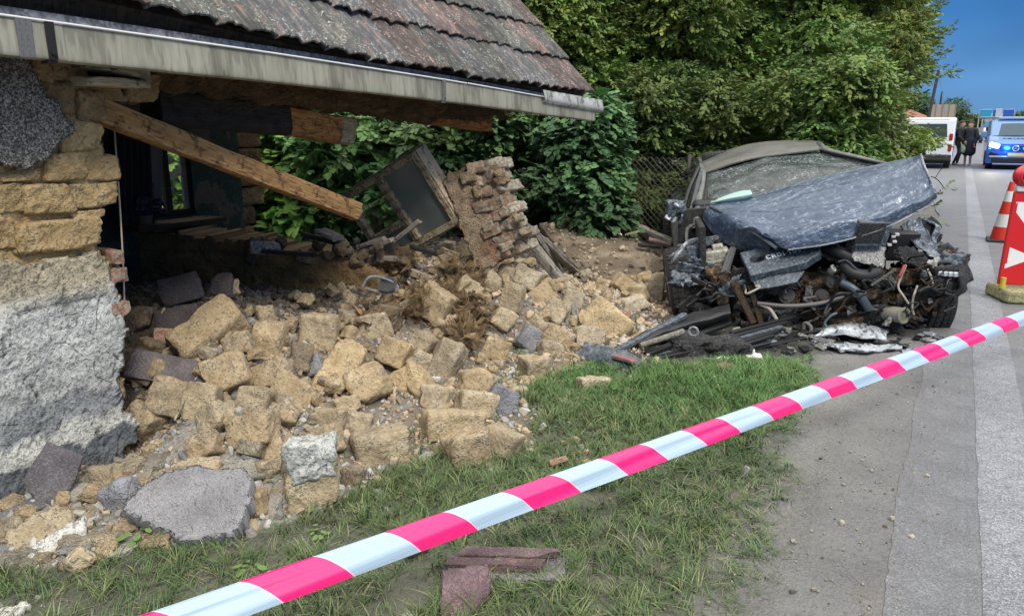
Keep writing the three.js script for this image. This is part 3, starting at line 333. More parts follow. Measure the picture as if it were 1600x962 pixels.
// ------------------------------------------------------------------ the adobe house
const house = thing('adobe_house', 'low old adobe house with collapsed front wall and sagging grey tiled roof', 'house');
const W = (px, py, off = 0) => { const p = onX(px, py, WALLX + off); return [-p.z, p.y]; };      // wall face in (u = -z, v = y)
const ontoWall = (g, off = 0) => g.applyMatrix4(basis(V3(0, 0, -1), V3(0, 1, 0), V3(1, 0, 0), V3(WALLX + off, 0, 0)));
const polyW = (pts, off = 0) => pts.map(([x, y]) => W(x, y, off));
{
  // earthen core of the standing stretch of wall, broken off at its far end
  const core = polyW([[62, 96], [130, 112], [140, 135], [158, 150], [160, 178], [150, 190], [162, 238], [182, 252], [176, 300], [160, 330], [150, 345], [152, 392], [168, 402], [184, 425], [170, 440], [186, 470], [190, 560], [196, 640], [208, 690], [205, 735], [195, 790]]);
  const left = -0.9; core.push([core[core.length - 1][0], -0.1], [left, -0.1], [left, 1.78], [core[0][0] - 0.1, 1.76]);
  const wc = part('wall', ontoWall(slab(core, 0.016, 0.42, (u, v) => -0.006 + 0.022 * fbm(u * 5, v * 5, 1, 3) + 0.014 * noise(u * 13, v * 13, 2) + 0.008 * noise(u * 31, v * 31, 2), (u, v) => { const k = 0.92 + 0.35 * fbm(u * 8, v * 8, 2, 3); return [k, 0.97 * k, 0.92 * k]; }, 0.04)), M.adobeWall, house);
  // the adobe blocks that the fallen render lays bare
  const wallBlocks = [[0, 262, 66, 284, 0.03], [70, 238, 128, 283, 0.04], [130, 243, 182, 282, 0.02], [-20, 286, 36, 336, 0.015], [39, 285, 107, 335, 0.04], [109, 283, 179, 326, 0.03], [-20, 340, 20, 392, 0.01], [25, 338, 150, 398, 0.05], [110, 326, 160, 344, 0.02], [92, 188, 157, 238, 0.03], [120, 142, 158, 186, 0.05], [60, 128, 120, 176, 0.02], [78, 96, 132, 124, 0.02], [40, 84, 80, 128, 0.0], [200, 118, 246, 160, 0.03], [136, 134, 200, 158, -0.02], [30, 178, 100, 236, -0.02], [-20, 240, 30, 262, 0.0]];
  wallBlocks.forEach(([x0, y0, x1, y1, off], i) => { const [a, b] = W(x0, y1), [c, d] = W(x1, y0), w = Math.abs(c - a) * 1.02, h = (d - b) * 1.02; const g = rock(0.2, h, w, { seed: i + 40, rough: i > 8 ? 0.12 : 0.10, round: i > 8 ? 0.45 : 0.20, chips: i > 8 ? 3 : 3, seg: 12, tone: i > 8 && i !== 9 ? [0.62, 0.58, 0.55] : [1.05, 1.0, 0.95] }); g.translate(WALLX - 0.1 + off * 0.55, (b + d) / 2, -(a + c) / 2); part('adobe_brick', g, M.adobeWall, house); });
  for (const [x0, y0, x1, y1] of [[157, 416, 194, 446], [172, 468, 198, 496], [173, 390, 188, 414]]) { const [a, b] = W(x0, y1), [c, d] = W(x1, y0); part('brick', rock(0.24, d - b, c - a, { seed: x0, rough: 0.09, round: 0.2, chips: 2, seg: 7, tone: [1, 1, 1] }).translate(WALLX - 0.1, (b + d) / 2, -(a + c) / 2), M.brick, house, 'red brick showing in the broken wall end'); }
  // render that still clings to the foot of the wall: whitish, blue-grey plinth below with a pale band between
  const foot = polyW([[112, 402], [148, 398], [168, 420], [176, 450], [184, 480], [192, 520], [186, 560], [180, 600], [190, 640], [206, 660], [206, 690], [186, 700], [186, 735], [178, 790]]); foot.push([foot[foot.length - 1][0], -0.1], [left, -0.1], [left, W(0, 400)[1]], W(0, 402), W(40, 412), W(70, 404));
  const pp = [W(-60, 722), W(0, 700), W(60, 678), W(110, 655), W(185, 634), W(230, 618)];
  const band = (u) => { for (let i = 1; i < pp.length; i++) if (u <= pp[i][0]) { const t = (u - pp[i - 1][0]) / (pp[i][0] - pp[i - 1][0]); return mix(pp[i - 1][1], pp[i][1], t); } return pp[5][1]; };
  part('plaster', ontoWall(slab(foot, 0.0125, 0.05, (u, v) => 0.02 + 0.022 * fbm(u * 3.2, v * 3.2, 3, 4) + 0.010 * noise(u * 11 + v * 6, v * 13, 6) + 0.006 * noise(u * 30, v * 34, 2) - 0.012 * smooth(0.016, 0.0, Math.abs(noise(u * 3.3, v * 2.6, 12))) + 0.03 * smooth(0.5, 0.0, v), (u, v) => {
    const e = v - band(u) + 0.05 * noise(u * 9, v * 9, 4), k = 1 + 0.30 * fbm(u * 7, v * 7, 5, 3), crack = 1 - 0.6 * smooth(0.016, 0.0, Math.abs(noise(u * 3.3, v * 2.6, 12)));
    let c = e > 0.12 ? [1.0, 1.0, 0.97] : e > 0.0 ? [0.55, 0.565, 0.575] : e > -0.085 ? [1.0, 0.98, 0.90] : [0.26, 0.28, 0.31];
    const grey = smooth(0.35, 0.12, e) * smooth(0.1, 0.12, e); c = c.map((q) => q * (1 - 0.25 * grey)); const yel = smooth(0.74, 0.86, v); c = [mix(c[0], 0.92, yel), mix(c[1], 0.78, yel), mix(c[2], 0.56, yel)]; return c.map((q) => q * k * crack);
  }, 0.025), 0.0), M.plaster, house, 'whitish lumpy render over a blue-grey plinth');
  // rough-cast render patch under the gutter
  const up = polyW([[30, 84], [48, 96], [60, 122], [84, 158], [104, 178], [116, 198], [106, 212], [92, 226], [70, 250], [48, 264], [20, 262], [0, 262]], 0.05); up.push([left, up[up.length - 1][1]], [left, 1.76], [up[0][0], 1.76]);
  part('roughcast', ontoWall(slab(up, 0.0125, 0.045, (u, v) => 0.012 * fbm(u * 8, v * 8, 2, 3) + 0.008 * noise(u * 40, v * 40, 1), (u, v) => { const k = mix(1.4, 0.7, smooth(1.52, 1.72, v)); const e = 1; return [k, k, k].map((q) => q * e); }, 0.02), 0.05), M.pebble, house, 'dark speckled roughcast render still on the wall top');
  // the room behind: far wall painted dark green with a window, broken at its end
  const bx = -5.15, hole = { z0: onX(232, 300, bx).z, z1: onX(302, 300, bx).z, y0: onX(262, 340, bx).y, y1: onX(262, 215, bx).y };
  const bw = (z0, z1, y0, y1) => box(0.14, y1 - y0, z0 - z1, bx - 0.07, (y0 + y1) / 2, (z0 + z1) / 2), zEnd = onX(378, 300, bx).z;
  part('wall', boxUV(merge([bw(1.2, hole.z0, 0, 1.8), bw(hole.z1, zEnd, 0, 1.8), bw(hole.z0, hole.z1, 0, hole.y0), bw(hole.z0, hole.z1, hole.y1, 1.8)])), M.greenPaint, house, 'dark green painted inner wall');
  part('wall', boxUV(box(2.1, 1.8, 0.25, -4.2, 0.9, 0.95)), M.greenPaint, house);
  reseed(5); for (let r = 0; r < 10; r++) part('adobe_brick', rock(0.36, 0.155, rr(0.16, 0.34), { seed: 90 + r, rough: 0.1, round: 0.3, seg: 5, tone: [0.62, 0.55, 0.5] }).translate(bx - 0.19, 0.25 + r * 0.16, zEnd - rr(0.02, 0.12)), M.adobeWall, house);
  const cz = (hole.z0 + hole.z1) / 2, hw = hole.z0 - hole.z1, hy = hole.y1 - hole.y0, win = part('window', merge([box(0.06, 0.05, hw, bx - 0.05, hole.y0 + 0.025, cz), box(0.06, 0.05, hw, bx - 0.05, hole.y1 - 0.025, cz), box(0.05, hy - 0.1, 0.03, bx - 0.05, (hole.y0 + hole.y1) / 2, hole.z0 - 0.015), box(0.05, hy - 0.1, 0.03, bx - 0.05, (hole.y0 + hole.y1) / 2, hole.z1 + 0.015), box(0.05, hy - 0.1, 0.05, bx - 0.05, (hole.y0 + hole.y1) / 2, cz + 0.01)]), M.woodDark, house);
  part('pane', box(0.006, hy - 0.1, hw - 0.12, bx - 0.05, (hole.y0 + hole.y1) / 2, cz), M.glass, win);
  const cl = (px, py) => onX(px, py, bx + 0.12);
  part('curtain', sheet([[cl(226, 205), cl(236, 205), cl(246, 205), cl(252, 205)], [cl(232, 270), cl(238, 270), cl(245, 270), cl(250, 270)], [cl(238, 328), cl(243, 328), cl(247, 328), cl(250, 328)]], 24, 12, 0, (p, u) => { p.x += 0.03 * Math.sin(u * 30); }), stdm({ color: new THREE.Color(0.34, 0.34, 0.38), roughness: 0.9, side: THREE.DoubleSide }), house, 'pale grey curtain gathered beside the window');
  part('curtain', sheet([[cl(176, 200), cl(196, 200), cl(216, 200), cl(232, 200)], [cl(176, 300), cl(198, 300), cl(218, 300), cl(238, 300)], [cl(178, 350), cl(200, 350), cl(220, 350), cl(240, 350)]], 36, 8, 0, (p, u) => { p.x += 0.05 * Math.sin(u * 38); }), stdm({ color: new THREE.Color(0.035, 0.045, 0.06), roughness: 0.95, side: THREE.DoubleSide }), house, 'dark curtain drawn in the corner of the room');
  const sill = cl(262, 338); part('window_sill', box(0.3, 0.035, 0.75, bx + 0.1, hole.y0 - 0.03, cz + 0.1), M.woodBrown, house);
  { reseed(44); const fp = cl(222, 338), fl = thing('flower_bunch', 'dim bunch of purple flowers on the window sill of the dark room', 'flowers', fp); for (let i = 0; i < 26; i++) part('blossom', rock(0.05, 0.035, 0.05, { seed: i % 4, rough: 0.4, round: 0.8, chips: 0, seg: 4 }).translate(rr(-0.06, 0.06), rr(0, 0.13), rr(-0.13, 0.13)), plain(0.035, 0.02, 0.06), fl); part('pot', cyl(0.07, 0.055, 0.1, 14).translate(0, -0.04, 0), plain(0.12, 0.08, 0.06), fl); }
  // ceiling boards, joists and the low stub of a cross wall under the rubble
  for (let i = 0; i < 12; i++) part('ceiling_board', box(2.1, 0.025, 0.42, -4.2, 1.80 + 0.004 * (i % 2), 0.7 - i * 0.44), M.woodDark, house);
  for (let i = 0; i < 6; i++) part('ceiling_joist', bar(V3(-5.3, 1.72, 0.4 - i * 0.9), V3(-3.15, 1.72, 0.4 - i * 0.9), 0.11, 0.13), M.woodDark, house);
  const A = at(300, 400, 5.9), B = at(598, 408, 5.15), dir = B.clone().sub(A).setY(0), LL = dir.length(); dir.normalize(); const nrm = V3(-dir.z, 0, dir.x); if (nrm.dot(V3(-A.x, 0, -A.z)) < 0) nrm.negate();
  const ax = nrm.clone().cross(V3(0, 1, 0)).negate(); // along the stub with its face to the front
  const sm = basis(V3(0, 1, 0).cross(nrm), V3(0, 1, 0), nrm, nrm.clone().multiplyScalar(0).add(V3(A.x, 0, A.z))), fwd = V3(0, 1, 0).cross(nrm).dot(dir) > 0 ? 1 : -1;
  const stub = [[-0.5 * fwd, 0], [LL * fwd, 0], [(LL + 0.05) * fwd, 0.42], [LL * 0.9 * fwd, 0.56], [LL * 0.6 * fwd, 0.60], [LL * 0.3 * fwd, 0.66], [0, 0.70], [-0.5 * fwd, 0.72]];
  part('wall', slab(stub, 0.022, 0.4, (u, v) => 0.03 * fbm(u * 5, v * 5, 1, 3) - 0.03 * smooth(0.04, 0, Math.abs(((v * 6.2 + 0.15 * noise(u * 3, v)) % 1) - 0.5)), (u, v) => { const k = 1 + 0.4 * fbm(u * 6, v * 6, 3, 3); return [0.62 * k, 0.53 * k, 0.45 * k]; }, 0.03).applyMatrix4(sm), M.adobeWall, house, 'low brown stub of an inner adobe wall');
  globalThis.stubTop = null;
}
// wall plates and purlins: dark along the run, raw orange where they broke
{
  const plate = (name, p0, p1, w, h, m, label, seed) => part(name, bar(p0, p1, w, h, V3(0, 1, 0), 0.01, 0.008, seed), m, house, label);
  const a0 = onX(235, 168, -3.3), a1 = onX(440, 188, -3.3), a2 = onX(541, 205, -3.3);
  plate('beam', a0, a1, 0.15, 0.165, M.woodDark, 'dark wall plate under the eaves', 1);
  plate('beam', a1.clone().lerp(a2, -0.05), a2, 0.145, 0.16, M.woodOrange, 'broken orange end of the wall plate', 2);
  part('beam', bar(a1.clone().lerp(a2, 0.78), a2.clone().add(V3(0, 0, -0.004)), 0.149, 0.164, V3(0, 1, 0), 0.008, 0.006, 9), M.woodPale, house, 'pale sawn end of the wall plate');
  const b0 = onX(480, 146, -3.42), b1 = onX(670, 178, -3.42), b2 = onX(757, 191, -3.42);
  plate('beam', onX(150, 100, -3.42), b0, 0.14, 0.13, M.woodDark, 'dark timber behind the gutter', 3);
  plate('beam', b0, b1, 0.15, 0.15, M.woodBrown, 'brown purlin under the eaves', 4);
  plate('beam', b1.clone().lerp(b2, -0.05), b2, 0.14, 0.15, M.woodOrange, 'splintered orange end of the purlin', 5);
  part('timber_splinter', bar(onX(742, 194, -3.4), onX(770, 182, -3.34), 0.02, 0.02), M.woodPale, house);
  part('timber_block', rock(0.14, 0.035, 0.27, { seed: 3, rough: 0.05, round: 0.1, seg: 5 }).translate(...onX(170, 129, -3.0).toArray()), M.woodPale, house, 'pale split board end in the wall top');
  part('timber_block', rock(0.14, 0.035, 0.27, { seed: 5, rough: 0.05, round: 0.1, seg: 5 }).rotateX(-0.12).translate(...onX(170, 108, -3.0).toArray()), M.woodGrey, house, 'grey board end in the wall top');
  part('hanging_wire', tube([onX(178, 205, -3.2), onX(185, 300, -3.15), onX(190, 380, -3.12), onX(194, 480, -3.1)], 0.004, 30, 5), M.wirePale, house, 'thin pale wire hanging in the gap');
}
// ------------------------------------------------------------------ roof and gutter
const knots = [[-1, 1.955], [0, 1.95], [1.72, 1.89], [3.3, 1.775], [4.6, 1.735], [6.1, 1.715], [8, 1.71]];
const lerpK = (k, x) => { for (let i = 1; i < k.length; i++) if (x <= k[i][0]) return mix(k[i - 1][1], k[i][1], (x - k[i - 1][0]) / (k[i][0] - k[i - 1][0])); return k[k.length - 1][1]; };
const eaveY = (z) => lerpK(knots, -z), EAVEX = -2.78, SLOPE = 48 * Math.PI / 180, RIDGE = 2.45;
const roofP = (z, s, lift = 0) => V3(EAVEX - s * Math.cos(SLOPE) + lift * Math.sin(SLOPE), eaveY(z) + s * Math.sin(SLOPE) + lift * Math.cos(SLOPE), z);
{
  const under = (s0, s1, lift, t) => sheet([0, 0.2, 0.4, 0.6, 0.8, 1].map((k) => mix(0.92, -6.1, k)).map((z) => [roofP(z, s0, lift), roofP(z, (s0 + s1) / 2, lift), roofP(z, s1, lift)]), 4, 20, t);
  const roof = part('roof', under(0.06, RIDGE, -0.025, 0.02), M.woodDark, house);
  const w = 0.33, len = 0.43, K = 26, prof = (t) => { const a = (t * 2) % 1, b = Math.pow(Math.sin(Math.PI * a), 0.7); return 0.034 * b - (Math.abs(a - 0.5) < 0.06 ? 0.006 : 0) + (Math.abs(t - 0.5) < 0.03 ? 0.008 : 0) + (t > 0.94 ? 0.012 : 0); };
  const tile = (seed) => { const pos = [], uv = [], idx = [], S = [0, 0.012, 0.14, 0.28, len], T = 0.016, so = seed * 3.1; for (const side of [0, 1]) S.forEach((s, j) => { for (let i = 0; i <= K; i++) { const t = i / K, chip = j < 2 ? 0.014 * Math.abs(noise(t * 7 + so, seed)) : 0; pos.push((t - 0.5) * w, prof(t) + 0.034 * (1 - s / len) + (side ? -T : (j === 0 ? -0.006 : 0)) + 0.003 * noise(t * 6 + so, s * 9), -(s + chip)); uv.push(t * w + so, s + so * 0.7); } });
    const n = K + 1, id = (side, j, i) => side * n * S.length + j * n + i; for (let j = 0; j + 1 < S.length; j++) for (let i = 0; i < K; i++) { idx.push(id(0, j, i), id(0, j, i + 1), id(0, j + 1, i + 1), id(0, j, i), id(0, j + 1, i + 1), id(0, j + 1, i)); idx.push(id(1, j, i), id(1, j + 1, i + 1), id(1, j, i + 1), id(1, j, i), id(1, j + 1, i), id(1, j + 1, i + 1)); }
    for (let i = 0; i < K; i++) idx.push(id(0, 0, i), id(1, 0, i), id(1, 0, i + 1), id(0, 0, i), id(1, 0, i + 1), id(0, 0, i + 1)); for (let j = 0; j + 1 < S.length; j++) { idx.push(id(0, j, 0), id(0, j + 1, 0), id(1, j + 1, 0), id(0, j, 0), id(1, j + 1, 0), id(1, j, 0)); idx.push(id(0, j, K), id(1, j + 1, K), id(0, j + 1, K), id(0, j, K), id(1, j, K), id(1, j + 1, K)); }
    let g = new THREE.BufferGeometry(); g.setAttribute('position', new THREE.Float32BufferAttribute(pos, 3)); g.setAttribute('uv', new THREE.Float32BufferAttribute(uv, 2)); g.setIndex(idx); g = g.toNonIndexed(); return smoothNormals(g, 0.55); };
  reseed(77); const kinds = []; for (let s = 0; s < 10; s++) { const r = rnd(), k = rr(0.75, 1.2), g = tile(s); withTone(g, r < 0.2 ? [1.3 * k, 1.06 * k, 1.0 * k] : r < 0.5 ? [1.0 * k, 1.03 * k, 0.95 * k] : [0.95 * k, 0.97 * k, k]); kinds.push(g); }
  const rows = 7, step = 0.365, z0 = 0.9, z1 = -6.12, cols = Math.round((z0 - z1) / (w * 0.955));
  for (let r = 0; r < rows; r++) for (let c = 0; c < cols; c++) {
    const z = z0 - (c + 0.5) * (z0 - z1) / cols, s = r * step, A = roofP(z + w / 2, s), B = roofP(z - w / 2, s), ex = B.clone().sub(A).normalize(), ez0 = roofP(z, s + 0.3).sub(roofP(z, s)).normalize(), ny = ez0.clone().cross(ex).normalize(); if (ny.y < 0) ny.negate(); const ez = ex.clone().cross(ny).normalize();
    const m = part('roof_tile', kinds[Math.floor(rnd() * 10)], M.tile, roof); const off = ez.dot(ez0) < 0 ? -1 : 1; const q = new THREE.Quaternion().setFromRotationMatrix(basis(ex, ny, ez)); m.quaternion.copy(q).multiply(QE(rr(-0.012, 0.018), rr(-0.016, 0.016), rr(-0.012, 0.012)));
    m.position.copy(roofP(z, s, 0.008 + rr(-0.003, 0.006))).addScaledVector(ez0, rr(-0.016, 0.016));
  }
  // sarking under the tiles, the rear slope, rafters, and the dark eaves board
  const ridgeX = EAVEX - RIDGE * Math.cos(SLOPE); part('rear_slope', sheet([0, 0.5, 1].map((k) => mix(0.92, -4.3, k)).map((z) => [0, 0.6, 1.2].map((q) => V3(ridgeX - q, eaveY(z) + RIDGE * Math.sin(SLOPE) - q * 1.08 - 0.02, z))), 6, 12, 0.05), withM('tileBack'), roof);
  for (let i = 0; i < 8; i++) { const z = 0.5 - i * 0.93; part('rafter', bar(roofP(z, 0.05, -0.1), roofP(z, RIDGE, -0.1), 0.09, 0.11), M.woodDark, roof); }
  part('eaves_board', sheet([0, 0.25, 0.5, 0.75, 1].map((k) => mix(0.92, -6.05, k)).map((z) => [roofP(z, 0.10, -0.03), roofP(z, 0.10, -0.03).add(V3(-0.05, -0.16, 0))]), 2, 20, 0.02), M.woodDark, roof);
  for (let i = 0; i < 3; i++) part('bargeboard', bar(roofP(-6.13, 0.05 + i * 1.15, -0.05), roofP(-6.13, 0.05 + (i + 1) * 1.15, -0.05), 0.03, 0.10, V3(0, 1, 0)), M.woodGrey, roof);
  // straw and reed packing that hangs out under the eaves
  const sl = []; reseed(31); const st = rod(V3(0, 0, 0), V3(0, 0.14, 0), 0.0016, 0.001, 4); const sc = [];
  for (let i = 0; i < 4200; i++) { const z = rr(-5.4, -2.2), d = rr(0, 1), p = V3(mix(-2.95, -3.45, rnd()), eaveY(z) - 0.10 - 0.20 * Math.pow(d, 1.4) * (0.55 + 0.6 * fbm(z * 2, 3, 1, 2)), z); sl.push(TRS(p, QE(rr(-0.5, 0.5) + 1.57, rr(-0.7, 0.7) + (rnd() < 0.3 ? 1.5 : 0), rr(-0.8, 0.8)), V3(1.2, rr(0.5, 1.3), 1.2))); const k = rr(0.15, 0.8); sc.push(new THREE.Color(k, k, k)); }
  tag(copies('straw', st, M.straw, sl, house, sc), null, null, null, 'stuff');
  part('thatch_packing', sheet([0, 0.2, 0.4, 0.6, 0.8, 1].map((k) => mix(-2.1, -4.4, k)).map((z) => [V3(-3.0, eaveY(z) - 0.10, z), V3(-3.2, eaveY(z) - 0.19, z), V3(-3.5, eaveY(z) - 0.16, z)]), 10, 60, 0.03, (p) => { p.y += 0.05 * noise(p.x * 12, p.z * 12, 2); }), M.strawDark, house);
}
{
  const topK = [[-1, 1.83], [0, 1.825], [1.44, 1.80], [2.52, 1.775], [4.0, 1.725], [5.3, 1.665], [6.15, 1.625]], X0 = -2.74; const gy = (u) => lerpK(topK, u);
  const run = (u0, u1, off = 0, y = 0, dh = 0.118) => { const N = 40, pr = (u) => [[-0.10, -0.01], [-0.098, -0.085], [-0.05, -dh - 0.002], [-0.005, -dh], [0.006, -dh + 0.012], [0.0, -0.004], [0.0, 0.0]].map(([x, v]) => V3(X0 + x + off, gy(u) + v + y, -u)); const rows = []; for (let i = 0; i <= 8; i++) rows.push(pr(mix(u0, u1, i / 8))); return sheet(rows, 24, N, 0.004, (p) => { p.x += 0.004 * noise(p.z * 3, p.y * 8, 1); p.y += 0.004 * noise(p.z * 2.2, 4, 1); }); };
  const gut = part('gutter', run(-0.9, 1.62, 0.004), M.zinc, house, 'stained box gutter hanging along the eaves');
  part('gutter', run(1.6, 4.18, 0), M.zinc, house); part('gutter', run(4.12, 6.12, 0.006), M.zinc, house);
  const lip = (u0, u1, x, y, r) => tube(Array.from({ length: 12 }, (_, i) => { const u = mix(u0, u1, i / 11); return V3(X0 + x, gy(u) + y, -u); }), r, 60, 8);
  part('gutter_bead', lip(-0.9, 4.15, 0.006, 0.006, 0.0045), M.white, gut); part('gutter_bead', lip(4.15, 5.7, 0.012, 0.006, 0.0045), M.white, gut);
  part('gutter_lip', sheet(Array.from({ length: 9 }, (_, i) => { const u = mix(-0.9, 5.55, i / 8); return [V3(X0 - 0.075, gy(u) + 0.046, -u), V3(X0 - 0.07, gy(u) + 0.014, -u), V3(X0 - 0.04, gy(u) + 0.012, -u)]; }), 4, 60, 0.004), M.zincEdge, gut);
  part('gutter_end', box(0.104, 0.115, 0.006, X0 - 0.05, gy(6.1) - 0.06, -6.125), M.zinc, gut);
  for (const px of [78, 690]) { const u = -onX(px, 80, X0).z; part('gutter_bracket', merge([box(0.01, 0.125, 0.028, X0 + 0.012, gy(u) - 0.058, -u), box(0.05, 0.008, 0.028, X0 - 0.012, gy(u) - 0.126, -u), cyl(0.006, 0.006, 0.012, 8).rotateZ(Math.PI / 2).translate(X0 + 0.02, gy(u) - 0.10, -u)]), px < 100 ? M.blackDull : M.zincEdge, gut); }
  { const u = -onX(36, 60, X0).z; part('gutter_joint', box(0.008, 0.122, 0.05, X0 + 0.01, gy(u) - 0.058, -u), M.zincEdge, gut); }
  // a short loose cover piece lies on the far end of the gutter
  const c0 = onX(849, 140, X0 + 0.05), c1 = onX(941, 156, X0 + 0.05), cb = onX(943, 174, X0 + 0.03), ca = onX(851, 158, X0 + 0.03);
  solo('metal_trim', sheet([[c0, c0.clone().lerp(c1, 0.5), c1], [ca, ca.clone().lerp(cb, 0.5), cb], [ca.clone().add(V3(-0.10, -0.01, 0)), ca.clone().lerp(cb, 0.5).add(V3(-0.10, -0.01, 0)), cb.clone().add(V3(-0.10, -0.01, 0))]], 10, 10, 0.004), M.whiteSheet, 'loose white mouldy sheet metal piece on the far end of the gutter', 'metal trim');
}
